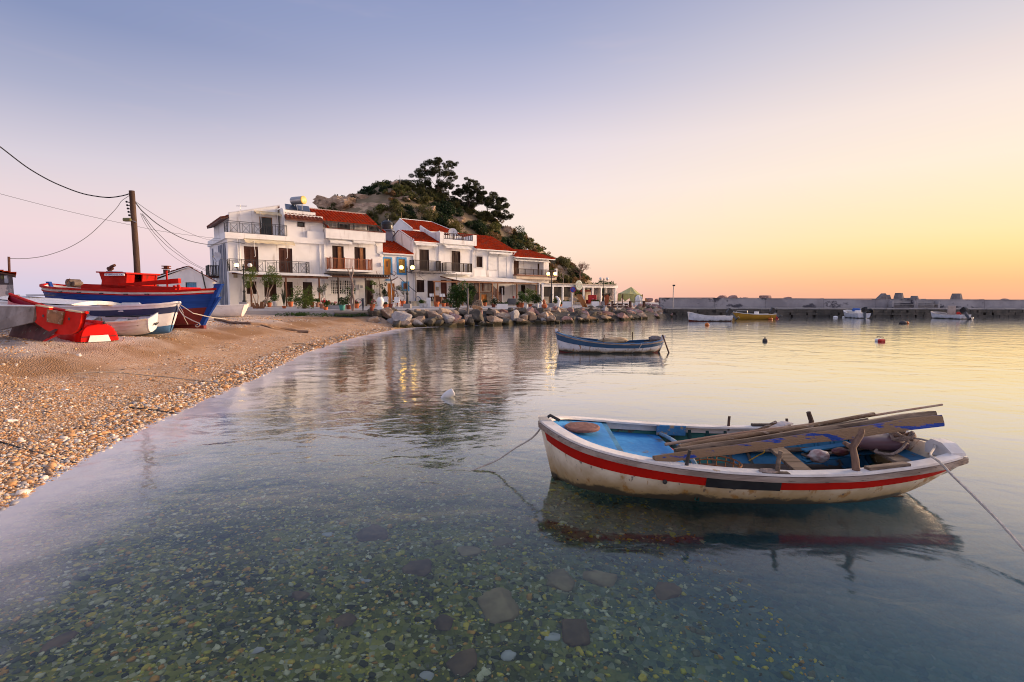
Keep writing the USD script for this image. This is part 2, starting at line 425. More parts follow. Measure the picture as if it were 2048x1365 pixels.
BEACHMAT=ground_mat('beach_shingle',[(0,(0.17,0.095,0.05)),(0.3,(0.44,0.24,0.11)),(0.55,(0.56,0.33,0.165)),(0.75,(0.42,0.30,0.21)),(0.9,(0.66,0.55,0.45)),(1.0,(0.29,0.265,0.26))],38.0)
xs=np.unique(np.concatenate([np.arange(-75,-30,1.5),np.arange(-30,-14,0.4),np.arange(-14,0,0.11)]))
ys=np.unique(np.concatenate([np.arange(-10,3,0.4),np.arange(3,20,0.11),np.arange(20,44,0.3),np.arange(44,78,1.2)]))


def cut_grid(P,keep):
    a,b=P.shape[:2]
    i,j=np.meshgrid(np.arange(a-1),np.arange(b-1),indexing='ij')
    f=np.stack([i*b+j,(i+1)*b+j,(i+1)*b+j+1,i*b+j+1],-1).reshape(-1,4)
    k=keep(P.reshape(-1,3))
    f=f[k[f].any(1)]
    used,inv=np.unique(f,return_inverse=True)
    return MB().add(P.reshape(-1,3)[used],inv.reshape(f.shape))


PB=sheet(xs,ys,beach_z)
struct('beach',cut_grid(PB,lambda q:shore_x(q[:,1])-q[:,0]>-0.25),BEACHMAT,smooth=True)

SEABEDMAT=usdkit.material(stage,'/World/Looks/seabed_stones',{
    'g':('geometry',{}),'v':('voronoi_texture',{'scale':22.0}),'sc':('separate_color',{}),
    'ramp':('rgb_ramp',{'ramp':[(0,(0.06,0.07,0.018)),(0.35,(0.24,0.26,0.045)),(0.6,(0.38,0.36,0.07)),(0.8,(0.18,0.22,0.09)),(1.0,(0.55,0.52,0.28))]}),
    'big':('noise_texture',{'scale':0.7,'detail':4.0}),'br':('map_range',{'range_type':'smoothstep','from_min':0.4,'from_max':0.62,'clamp':True}),
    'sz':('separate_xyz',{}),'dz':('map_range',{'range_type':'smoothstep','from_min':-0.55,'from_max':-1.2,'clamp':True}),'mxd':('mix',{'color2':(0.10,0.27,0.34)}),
    'tz':('map_range',{'range_type':'smoothstep','from_min':-0.2,'from_max':-0.05,'clamp':True}),'mxt':('mix',{'color2':(0.40,0.25,0.125)}),
    'mx':('mix',{'mix_type':'multiply','color2':(0.45,0.5,0.45)}),'b':('bump',{'strength':0.8,'distance':0.04,'invert':True}),'p':('principled_bsdf',{'roughness':0.9,'specular_ior_level':0.1})},
    [('g.position','v.vector'),('v.color','sc.color'),('sc.r','ramp.fac'),('g.position','big.vector'),('big.fac','br.value'),('br.result','mx.fac'),('ramp.color','mx.color1'),
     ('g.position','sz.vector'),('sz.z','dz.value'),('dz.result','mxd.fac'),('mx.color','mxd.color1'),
     ('sz.z','tz.value'),('tz.result','mxt.fac'),('mxd.color','mxt.color1'),('mxt.color','p.base_color'),('v.distance','b.height'),('b.normal','p.normal')],surface='p.BSDF')
xs2=np.unique(np.concatenate([np.arange(-9,6,0.2),np.arange(6,40,1.5),np.geomspace(40,4000,14),-np.geomspace(9,4000,14)]))
ys2=np.unique(np.concatenate([np.arange(-8,20,0.2),np.arange(20,90,1.5),np.geomspace(90,5000,12),[-40.0,-20.0]]))
struct('seabed',cut_grid(sheet(xs2,ys2,lambda X,Y:np.maximum(beach_z(X,Y),-5)-np.where(X>300,2,0)),lambda q:shore_x(q[:,1])-q[:,0]<-0.02),SEABEDMAT,smooth=True)


def pebble_protos(path,tones,sq=(1,0.8,0.55)):
    sc=UsdGeom.Scope.Define(stage,path)
    out=[]
    for k,c in enumerate(tones):
        m=trimesh.creation.icosphere(1 if k%2 else 0,1.0)
        r=np.random.default_rng(50+k)
        v=m.vertices*np.array(sq)*(1+0.18*r.standard_normal((len(m.vertices),1))*0.6)
        mm=mat(f'pebble_{path.split("/")[-2]}_{k}',c,tuple(x*0.75 for x in c),30,0.7,0.0)
        usdkit.mesh(stage,f'{path}/pebble_{k:03d}',(v,m.faces),mm,smooth=True)
        out.append(f'{path}/pebble_{k:03d}')
    return out


def scatter(name,pts,sizes,tones,seed,kind='stuff',label=None,cat=None,sq=(1,0.8,0.55),tilt=0.35):
    path='/World/'+name
    pi=UsdGeom.PointInstancer.Define(stage,path)
    protos=pebble_protos(path+'/shapes',tones,sq)
    pi.CreatePrototypesRel().SetTargets([Sdf.Path(p) for p in protos])
    r=np.random.default_rng(seed)
    n=len(pts)
    pi.CreatePositionsAttr(Vt.Vec3fArray.FromNumpy(pts.astype(np.float32)))
    pi.CreateProtoIndicesAttr(Vt.IntArray.FromNumpy(r.integers(0,len(protos),n).astype(np.int32)))
    pi.CreateScalesAttr(Vt.Vec3fArray.FromNumpy((sizes[:,None]*r.uniform(0.75,1.25,(n,3))).astype(np.float32)))
    yaw,t1=r.uniform(0,2*np.pi,n),r.normal(0,tilt,n)
    q=np.stack([np.cos(yaw/2)*np.cos(t1/2),np.cos(yaw/2)*np.sin(t1/2),np.sin(yaw/2)*np.sin(t1/2),np.sin(yaw/2)*np.cos(t1/2)],1)
    pi.CreateOrientationsAttr(Vt.QuathArray([Gf.Quath(float(a),float(b),float(c),float(d)) for a,b,c,d in q]))
    tag(pi.GetPrim(),label,cat,None,kind)


def beach_scatter():
    r=np.random.default_rng(3)
    pts,sz=[],[]
    # density falls with the distance
    for y0,y1,n,s0,s1,reach in ((3.6,7,40000,0.006,0.018,5),(7,11,38000,0.008,0.019,7),(11,19,36000,0.011,0.023,9),(19,34,16000,0.016,0.032,12)):
        y=r.uniform(y0,y1,n)
        s=r.uniform(-0.15,reach,n)
        x=shore_x(y)-s
        size=np.clip(np.exp(r.normal(math.log((s0+s1)/2.3),0.38,n)),s0*0.6,s1*1.8)*np.where(s<0.7,1.3,0.85)*np.where(r.random(n)<0.06,1.6,1)
        dense=fbm(np.stack([x*0.6,y*0.6,y*0],-1),3,4)
        face=np.clip((y-4.5)/5,0.2,1)*np.exp(-((s-2.9)/0.8)**2)
        k=(s<0.8)|(r.random(n)<np.clip((dense-0.36)*4.0,0.12,1)*(1-0.9*face))
        pts.append(np.stack([x,y,beach_z(x,y)+size*0.25],-1)[k])
        sz.append(size[k])
    return np.vstack(pts),np.concatenate(sz)


bp,bs=beach_scatter()
scatter('beach_pebbles',bp,bs,[(0.52,0.28,0.12),(0.42,0.21,0.09),(0.66,0.43,0.21),(0.76,0.67,0.58),(0.33,0.31,0.31),(0.22,0.15,0.11),(0.60,0.50,0.40),(0.62,0.34,0.16)],5,
        label='loose brown, white and grey pebbles strewn over the beach',cat='pebbles')


def seabed_scatter():
    r=np.random.default_rng(8)
    n=62000
    y=r.uniform(2.2,11,n)
    d=0.3+r.uniform(0.0,1,n)**1.15*6.3
    x=shore_x(y)+d
    size=np.clip(np.exp(r.normal(-4.45,0.42,n)),0.005,0.05)
    k=r.random(n)<np.clip(1.25-d/6.5,0.15,1)
    return np.stack([x,y,beach_z(x,y)+size*0.2],-1)[k],size[k]


sp_,ss_=seabed_scatter()
scatter('seabed_pebbles',sp_,ss_,[(0.66,0.62,0.07),(0.78,0.62,0.09),(0.24,0.26,0.03),(0.82,0.80,0.50),(0.72,0.38,0.06),(0.19,0.20,0.12),(0.60,0.58,0.26),(0.07,0.08,0.025)],6,
        label='yellow and olive pebbles covering the seabed under the clear water',cat='pebbles')

# ------------------------------------------------------------------ water
BOAT_HOLES=[] # hull outlines at the waterline, filled in by the boats; the sheet of water is made after them
edge_ramp=[]
for yy in np.linspace(0,40,41):
    edge_ramp.append((yy/40,((float(shore_x(yy))+12)/16,)*3))
WATER=usdkit.material(stage,'/World/Looks/sea_water',{
    'g':('geometry',{}),'s':('separate_xyz',{}),
    # ripples: short wind ripples and a slow swell, calmer close to the beach
    'm1':('mapping',{'scale':(1.0,1.25,1.0),'rotation':(0,0,0.25)}),'n1':('noise_texture',{'scale':2.6,'detail':3.0,'roughness':0.5,'distortion':0.6}),
    'm2':('mapping',{'scale':(1.0,1.6,1.0),'rotation':(0,0,-0.15)}),'n2':('noise_texture',{'scale':0.55,'detail':3.0,'roughness':0.5,'distortion':0.5}),
    'h':('math',{'math_type':'multiply_add','value2':0.28}),
    'b':('bump',{'strength':1.0,'distance':0.026}),
    'yf':('math',{'math_type':'divide','value2':40.0}),'er':('rgb_ramp',{'ramp':edge_ramp}),'erx':('map_range',{'to_min':-12.0,'to_max':4.0}),'off':('math',{'math_type':'subtract'}),
    'wob':('noise_texture',{'scale':0.9,'detail':3.0}),'wv':('math',{'math_type':'multiply_add','value2':-2.4}),
    'veil':('map_range',{'range_type':'smoothstep','from_min':0.6,'from_max':-1.0,'to_min':0.0,'to_max':0.42,'clamp':True}),
    'fr0':('fresnel',{'IOR':1.33}),'fr':('rgb_ramp',{'ramp':[(0,(0.0,)*3),(0.02,(0.03,)*3),(0.06,(0.08,)*3),(0.12,(0.22,)*3),(0.2,(0.45,)*3),(0.32,(0.70,)*3),(0.45,(0.84,)*3),(0.7,(0.94,)*3),(1,(1.0,)*3)]}),
    'rf':('refraction_bsdf',{'color':(0.96,1.0,1.0),'roughness':0.03,'IOR':1.33}),'gl':('glossy_bsdf',{'color':(1,1,1),'roughness':0.09}),
    'mx':('mix_closure',{}),'foam':('diffuse_bsdf',{'color':(0.75,0.72,0.78)}),'mf':('mix_closure',{}),
    'abs':('absorption_volume',{'color':(0.20,0.68,0.72),'density':0.24}),
},[('g.position','s.vector'),('g.position','m1.vector'),('m1.vector','n1.vector'),('g.position','m2.vector'),('m2.vector','n2.vector'),('n1.fac','h.value1'),('n2.fac','h.value3'),
    ('h.value','b.height'),('b.normal','rf.normal'),('b.normal','gl.normal'),('s.y','yf.value1'),('yf.value','er.fac'),('er.color','erx.value'),('s.x','off.value1'),('erx.result','off.value2'),
    ('g.position','wob.vector'),('wob.fac','wv.value1'),('off.value','wv.value3'),('wv.value','veil.value'),
    ('fr0.fac','fr.fac'),('fr.color','mx.fac'),('rf.BSDF','mx.closure1'),('gl.BSDF','mx.closure2'),('veil.result','mf.fac'),('mx.closure','mf.closure1'),('foam.BSDF','mf.closure2')],
    surface='mf.closure',volume='abs.volume')


def make_water():
    area=sbox(-3500,-60,5000,6000)
    holes=unary_union([Polygon(h).buffer(0) for h in BOAT_HOLES]) if BOAT_HOLES else Polygon()
    area=area.difference(holes)
    v,f=trimesh.creation.triangulate_polygon(area,engine='earcut')
    struct('sea_water',MB().add(np.column_stack([v,np.zeros(len(v))]),f),WATER)


# ------------------------------------------------------------------ quay
def make_quay():
    back=[A0+FU*75-FN*14,A0-FU*14-FN*14]
    poly=[(x,y) for x,y in EDGE]+[(26,71)]+[tuple(p[:2]) for p in back]+[(-46,40)]
    P=Polygon(poly)
    # top sheet as a fine grid so that it follows the gentle slope
    m=trimesh.creation.triangulate_polygon(P.segmentize(2.0),engine='earcut')
    v=np.asarray(m[0])
    top=np.column_stack([v,quay_z(v[:,0],v[:,1])])
    struct('promenade',MB().add(top,m[1]),PROMENADE)
    k=MB()
    for (x0,y0),(x1,y1) in zip(EDGE[:-1],EDGE[1:]):
        a,b=V(x0,y0,0),V(x1,y1,0)
        d=unit(b-a)
        nrm=V(d[1],-d[0],0)
        n=max(1,int(np.linalg.norm(b-a)/2.4))
        for i in range(n):
            p,q=a+(b-a)*i/n+d*0.006,a+(b-a)*(i+1)/n-d*0.006
            zt=1.156
            k.hexa([p+nrm*0.02+V(0,0,-1),q+nrm*0.02+V(0,0,-1),q-nrm*0.42+V(0,0,-1),p-nrm*0.42+V(0,0,-1),
                    p+V(0,0,zt),q+V(0,0,zt),q-nrm*0.42+V(0,0,zt),p-nrm*0.42+V(0,0,zt)])
    struct('quay_kerb',k,CONCRETE)
    fill=MB()
    E3=EDGE[2:]
    fill.grid(np.array([[V(x,y,1.0) for x,y in E3],[V(x+1.1,y-1.6,0.35) for x,y in E3],[V(x+1.7,y-3.2,-1.2) for x,y in E3]]),flip=True)
    struct('rubble_bank',fill,mat('rubble_dark',(0.05,0.045,0.04),(0.03,0.028,0.026),2,0.9,0.5,5))


make_quay()


def rock_mesh(seed,k=2,sq=(1,0.85,0.7),cuts=8):
    r=np.random.default_rng(seed)
    m=trimesh.creation.icosphere(k,1.0)
    N=r.standard_normal((cuts,3))
    N/=np.linalg.norm(N,axis=1,keepdims=True)
    N=np.vstack([N,np.eye(3),-np.eye(3)])
    d=np.concatenate([r.uniform(0.48,0.88,cuts),np.full(6,0.86)])
    t=(d[None]/np.maximum(m.vertices@N.T,0.05)).min(1)
    v=m.vertices*np.minimum(t,1.2)[:,None]
    v=v*(1+0.05*(fbm(v*3.0+seed,3,seed%97)-0.5)[:,None]*2)
    return v*np.asarray(sq)*1.12,m.faces


def rock_mat(name,c1,c2,c3):
    n={'g':('geometry',{}),'n':('noise_texture',{'scale':2.4,'detail':7.0,'roughness':0.68}),'r':('map_range',{'range_type':'smoothstep','from_min':0.36,'from_max':0.64,'clamp':True}),'mx':('mix',{'color1':c1,'color2':c2}),
         'n3':('noise_texture',{'scale':5.0,'detail':5.0}),'r3':('map_range',{'range_type':'smoothstep','from_min':0.55,'from_max':0.7,'clamp':True}),'mx3':('mix',{'color2':c3}),
         'sz':('separate_xyz',{}),'wz':('math',{'math_type':'multiply_add','value2':-0.35}),'w':('map_range',{'range_type':'smoothstep','from_min':0.16,'from_max':-0.02,'clamp':True}),'wet':('mix',{'color2':(0.045,0.035,0.014)}),
         'nb':('noise_texture',{'scale':9.0,'detail':6.0,'roughness':0.7}),'b':('bump',{'strength':0.7,'distance':0.06}),'p':('principled_bsdf',{'roughness':0.85,'specular_ior_level':0.25})}
    l=[('g.position','n.vector'),('n.fac','r.value'),('r.result','mx.fac'),('g.position','n3.vector'),('n3.fac','r3.value'),('r3.result','mx3.fac'),('mx.color','mx3.color1'),
         ('g.position','sz.vector'),('n3.fac','wz.value1'),('sz.z','wz.value3'),('wz.value','w.value'),('w.result','wet.fac'),('mx3.color','wet.color1'),('wet.color','p.base_color'),
         ('g.position','nb.vector'),('nb.fac','b.height'),('b.normal','p.normal')]
    return usdkit.material(stage,'/World/Looks/'+name,n,l,surface='p.BSDF')


ROCKS=[('tan',rock_mat('tan_rock',(0.42,0.31,0.22),(0.27,0.19,0.14),(0.52,0.44,0.36))),('dark grey',rock_mat('dark_grey_rock',(0.125,0.108,0.085),(0.075,0.066,0.054),(0.19,0.16,0.12))),
         ('pinkish',rock_mat('pink_rock',(0.40,0.235,0.20),(0.27,0.15,0.13),(0.46,0.38,0.36))),('pale grey',rock_mat('pale_grey_rock',(0.36,0.34,0.335),(0.25,0.235,0.235),(0.45,0.36,0.30))),
         ('orange brown',rock_mat('orange_rock',(0.42,0.25,0.13),(0.28,0.16,0.09),(0.5,0.40,0.3)))]


def make_rocks():
    r=random.Random(21)
    base=np.array([(-9.6,34.6),(-7.2,35.2),(-5.6,36.3),(3.3,42.4),(11.0,49.6),(21.4,62.4),(23.2,65.5)])
    seg=np.concatenate([[0],np.cumsum(np.linalg.norm(np.diff(base,axis=0),axis=1))])
    n=0

    def put(s,inland,z,size,ci,flat=0.75):
        nonlocal n
        x,y=np.interp(s,seg,base[:,0]),np.interp(s,seg,base[:,1])
        x2,y2=np.interp(s+0.1,seg,base[:,0]),np.interp(s+0.1,seg,base[:,1])
        d=unit(V(x2-x,y2-y,0)) if s<seg[-1] else unit(V(0.6,0.8,0))
        nr=V(-d[1],d[0],0)
        c=V(x,y,z)+nr*inland
        v,f=rock_mesh(1000+n,3,(1.15,r.uniform(0.75,0.95),flat*r.uniform(0.85,1.15)))
        R=trimesh.transformations.euler_matrix(r.uniform(-0.45,0.45),r.uniform(-0.45,0.45),r.uniform(0,6.28))[:3,:3]
        n+=1
        word,m=ROCKS[ci]
        place=('at the end of the beach','below the small blue framed house','below the round green bush','below the white cloth canopy','below the tall orange pot','below the tarpaulin stall','beside the harbour wall')[min(6,int(s/seg[-1]*7))]
        level='at the waterline' if z<0.3 else ('low in the bank' if z<0.72 else ('high in the bank' if z<1.05 else 'on the top edge'))
        bulk='small' if size<0.3 else ('medium' if size<0.42 else ('large' if size<0.53 else 'very large'))
        solo('boulder',MB().add(v@R.T*size+c,f),m,f'{bulk} {word} boulder {level}, {place}','boulder','boulders of the quay bank',smooth=16)

    def pick(s):
        k=r.random()
        if s>seg[-1]*0.62:
            return 2 if k<0.5 else (0 if k<0.72 else (3 if k<0.85 else 1))
        return 0 if k<0.36 else (1 if k<0.66 else (4 if k<0.70 else (3 if k<0.88 else 2)))

    for row,(inl,z,s0,s1,step) in enumerate(((0.25,0.05,0.34,0.64,0.84),(1.0,0.42,0.34,0.66,0.82),(1.9,0.82,0.28,0.54,0.76),(2.5,1.02,0.18,0.38,0.95))):
        s=r.uniform(0,0.5)
        while s<seg[-1]:
            size=r.uniform(s0,s1)
            put(s,inl+r.uniform(-0.25,0.25),z+r.uniform(-0.12,0.14)+(0.12 if s>0.72*seg[-1] and row==3 else 0),size,pick(s))
            s+=step*r.uniform(0.8,1.25)*size/(s0+s1)*2
    for k in range(46): # small stones at the waterline
        s=r.uniform(0.0,seg[-1])
        put(s,r.uniform(-0.55,0.1),r.uniform(0.0,0.1),r.uniform(0.14,0.26),r.choice((0,1,3,4)),0.6)


make_rocks()


# ------------------------------------------------------------------ breakwater
def make_breakwater():
    b=thing('breakwater','long weathered grey concrete harbour wall on a dark stone ledge at right','breakwater',(40,58,0))
    x0,x1=17.0,150.0
    pan,n=[],0
    x=x0
    r=random.Random(4)
    while x<x1:
        w=r.uniform(5.5,8.5) if x<75 else 20
        m=MB()
        z0,z1=2.09-(x-20)*0.0062,2.09-(x+w-20)*0.0062
        m.hexa([(x,59.6,0.7),(x+w-0.03,59.6,0.7),(x+w-0.03,60.5,0.7),(x,60.5,0.7),(x,59.72,z0),(x+w-0.03,59.72,z1),(x+w-0.03,60.42,z1),(x,60.42,z0)])
        m.box((x+w/2,60.07,(z0+z1)/2+0.035),(w-0.06,0.8,0.06))
        obj('wall_panel',m,BREAKWALL,b)
        x+=w
    led=MB()
    led.hexa([(x0,57.2,-2),(x1,57.2,-2),(x1,61,-2),(x0,61,-2),(x0,57.5,0.86),(x1,57.5,0.74),(x1,61,0.76),(x0,61,0.88)])
    obj('ledge',led,LEDGESTONE,b)
    cop=MB()
    x=x0
    while x<85:
        w=r.uniform(1.6,2.6)
        zt=0.87-(x-17)*0.0009
        cop.box((x+w/2,58.4,zt+0.06+r.uniform(-0.015,0.015)),(w-0.04,2.1,0.14))
        x+=w
    obj('coping',cop,CONCRETE,b)
    st=MB()
    x=x0
    while x<80: # rough courses of the ledge's face
        for z,h in ((0.08,0.26),(0.36,0.26),(0.63,0.24)):
            w=r.uniform(0.6,1.3)
            st.box((x+r.uniform(0,0.3)+w/2,57.30+z*0.09+r.uniform(-0.08,0.04),z),(w,0.3,h))
        x+=0.85
    obj('face_stones',st,LEDGESTONE,b)
    ft=MB()
    for zz in (2000,):
        pass
    # boulders and concrete blocks of the outer armour that stand above the wall's top
    rk=ROCKS[2][1]
    k=0
    for px,py,w in ((1355,597,14),(1390,597,12),(1411,597,16),(1444,593,17),(1461,593,18),(1479,595,12),(1490,595,11),(1512,596,10),(1530,594,20),(1556,598,11),(1575,594,14),(1598,598,14),(1740,599,10),(1848,600,14),(1882,600,14),(2010,599,16),(1340,599,8),(1372,598,9),(1425,598,8),(1504,598,8),(1545,598,9),(1588,599,8),(1612,599,9),(1636,600,8),(1680,600,8),(1715,600,9),(1960,601,9),(1297,597,13),(1312,598,11),(1655,599,9),(2040,600,12)):
        p=at(px,py,y=62.5)
        s=w/2*62.5/FPX
        v,f=rock_mesh(3000+k,2,(1.3,1.0,0.75))
        k+=1
        lab=('small' if w<13 else 'large')+' brown boulder on top of the harbour wall, '+('left of the yellow boat' if px<1440 else 'above the yellow boat' if px<1520 else 'right of the yellow boat' if px<1620 else 'near the concrete blocks' if px<1900 else 'at the right edge')
        solo('armour_boulder',MB().add(v*s*0.9+V(p[0],62.3,p[2]-0.22),f),rk,lab,'boulder','boulders behind the harbour wall',smooth=28)
    CB=mat('armour_block_concrete',(0.22,0.20,0.20),(0.15,0.135,0.14),1.2,0.9,0.3,8)
    for (px,py,w,kind,lab) in ((1762,596,24,'leg','tilted grey concrete armour block with a leg pointing up left of the upright one'),(1795,594,16,'cone','upright tapered concrete armour block above the wall between its neighbours'),
                                   (1809,598,13,'slab','low flat concrete armour block right of the upright tapered one'),(1826,597,14,'cone2','small rounded concrete armour block above the left bench'),(1910,595,18,'cone','lone squat tapered concrete armour block on the wall right of the benches')):
        p=at(px,py,y=63)
        u=63/FPX
        m=MB()
        c=V(p[0],62.8,p[2])
        if kind=='leg':
            m.bar(c+V(-0.8,0,-0.7),c+V(0.35,0,0.25),0.55,0.55,w2=0.75,h2=0.75)
            m.bar(c+V(0.35,0,0.2),c+V(0.75,0.1,-0.7),0.7,0.7)
        elif kind.startswith('cone'):
            h=0.45 if kind=='cone' else 0.28
            m.lathe(c+V(0,0,-0.7),[(0.01,0),(w/2*u*1.2,0),(w/2*u,0.7),(w/2*u*0.78,0.7+h),(0.01,0.7+h)],8)
        else:
            m.rbox(c+V(0,0,-0.2),(w*u,0.8,0.6),0.06)
        solo('concrete_block',m,CB,lab,'concrete block','armour blocks behind the harbour wall')
    for i,px in enumerate((1804,1852)): # two masonry benches on the ledge
        p=at(px,613,y=59.1)
        t=thing('stone_bench',('concrete bench with a slatted seat against the harbour wall, the left one of two','concrete bench with a slatted seat against the harbour wall, the right one of two')[i],'bench',(p[0],59.1,0.98),'benches on the ledge')
        for sx in (-1.25,1.25):
            obj('end_block',MB().box(t.loc+V(sx,0,0.42),(0.2,0.6,0.84)),BREAKWALL,t)
        for j in range(3):
            obj('slat',MB().box(t.loc+V(0,-0.2+j*0.18,0.42),(2.3,0.15,0.05)),CONCRETE,t)
        for j in range(2):
            obj('slat',MB().box(t.loc+V(0,0.24,0.6+j*0.16),(2.3,0.05,0.12)),CONCRETE,t)
    p=at(1346,612,y=58.6)
    m=MB().tube([V(p[0],p[1],0.9),V(p[0],p[1],3.45)],[0.055,0.045],8)
    t=thing('light_pole','thin grey metal pole standing by the left end of the harbour wall','pole',(p[0],p[1],0.9))
    obj('shaft',m,STEEL,t)
    obj('lamp_head',MB().rbox(V(p[0]+0.05,p[1],3.5),(0.28,0.2,0.16),0.03),IRON,t)


make_breakwater()


# ------------------------------------------------------------------ hill behind the houses
RIDGE=[(628,470),(640,440),(652,412),(668,407),(700,402),(735,388),(762,374),(800,368),(850,384),(900,401),(950,424),(1000,450),(1040,474),(1068,492),(1090,505),(1120,518),(1150,540),(1180,560),(1200,578),(1230,604),(1300,625)]


def hill_point(px,v):
    """px: bearing of the ridge, v: metres in front of (-) or behind (+) the ridge along the bearing."""
    D=84+(px-655)/585*24
    y=np.interp(px,[a for a,_ in RIDGE],[b for _,b in RIDGE])
    zr=CAM_H+(600-y)*D/FPX-0.25
    wf,wb=6+0.95*zr,8+0.9*zr
    f=np.clip(-v/wf,0,1)
    g=np.where(v<0,1-(0.35*f+0.65*f**2*(3-2*f)),np.clip(1-(v/wb)**2,0,1))
    z=0.9+(zr-0.9)*g
    d=D+v
    X=(px-1024)/FPX*d
    n=1.6*(fbm(np.stack([X*0.16,d*0.16,X*0],-1),4,31)-0.5)*np.clip(f*5,0.12,1)
    return np.stack([X,d,z+n-np.where(v<-wf,1.5,0)],-1)


HILLMAT=mat('hill_earth',(0.25,0.18,0.115),(0.16,0.125,0.07),0.4,0.95,0.5,3,c3=(0.46,0.33,0.22),lo3=0.55,hi3=0.63,scale3=0.35)
CLIFF=mat('hill_rock',(0.50,0.36,0.25),(0.30,0.20,0.135),0.9,0.95,1.0,1.6,c3=(0.15,0.105,0.07),lo3=0.54,hi3=0.66,scale3=1.1,bdist=0.35)


def make_hill():
    pxs=np.linspace(600,1330,110)
    vs=np.concatenate([np.linspace(-28,0,40),np.linspace(1,26,10)])
    PX,VV=np.meshgrid(pxs,vs,indexing='ij')
    # the ridge sinks at both ends
    P=hill_point(np.clip(PX,640,1290),VV)
    over=np.maximum(640-PX,0)+np.maximum(PX-1290,0)
    P[...,0]+=(PX-np.clip(PX,640,1290))/FPX*90
    P[...,2]=np.maximum(P[...,2]-over*0.14,-0.5)
    m=MB().grid(P)
    obj('hill',m,HILLMAT,None,True,kind='structure')
    k=0
    for px,py,v,s,sq,lab in ((680,414,-2.5,2.6,(1.5,1,0.7),'broad pale rock outcrop at the left end of the hill'),(718,402,-2.0,2.3,(1.7,0.9,0.6),'pale ledge of rock above the red terrace roof'),
                                  (775,374,-0.6,1.5,(1.2,1,1.0),'pale rocky knob on the very top of the hill'),(745,412,-5.5,2.0,(2.0,0.8,0.5),'tan rock ledge low on the hill behind the black tank'),
                                  (840,420,-7,1.5,(1.6,0.8,0.5),'tan rock face among bushes below the tallest pine'),(1010,460,-2,1.3,(1.5,0.9,0.7),'brown rock below the right hand pine'),
                                  (1064,494,-0.5,1.25,(1.2,0.9,0.9),'bare rock knob right of the round bushy tree'),(795,400,-5,1.7,(1.9,0.8,0.5),'rock band halfway up the hill below its top'),
                                  (910,440,-6,1.2,(1.4,0.8,0.6),'small rock face in the middle of the wooded slope'),(700,432,-7,2.2,(1.9,0.8,0.55),'long tan rock shelf just above the red roofs')):
        D=84+(px-655)/585*24+v
        p=at(px,py,y=D)
        vv,ff=rock_mesh(5000+k,4,sq,14)
        vv=vv*(1+0.55*(fbm(vv*np.array([2.2,2.2,4.5])+k,5,k)-0.5)[:,None])
        k+=1
        solo('rock_outcrop',MB().add(vv*s+p-V(0,0,s*sq[2]*0.35),ff),CLIFF,lab,'rock outcrop',smooth=24)


make_hill()


def leaf_cloud(mb,centers,radii,n,size,seed,flat=0.75,thin=0.35):
    """Small leaf-sized faces through blobs at centers: foliage with gaps and an uneven outline."""
    r=np.random.default_rng(seed)
    C,R=np.asarray(centers,float),np.broadcast_to(np.asarray(radii,float),(len(centers),))
    w=R**2/(R**2).sum()
    i=r.choice(len(C),n,p=w)
    d=r.standard_normal((n,3))
    d/=np.linalg.norm(d,axis=1,keepdims=True)
    p=C[i]+d*(R[i]*r.uniform(0.45,1.05,n)**0.6)[:,None]*np.array([1,1,flat])
    a=r.standard_normal((n,3))
    a/=np.linalg.norm(a,axis=1,keepdims=True)
    b=np.cross(a,r.standard_normal((n,3)))
    b/=np.maximum(np.linalg.norm(b,axis=1,keepdims=True),1e-6)
    s=(size*r.uniform(0.6,1.4,n))[:,None]
    v=np.stack([p-a*s,p+b*s*thin,p+a*s,p-b*s*thin],1).reshape(-1,3)
    f=np.arange(4*n).reshape(n,4)
    return mb.add(v,f)


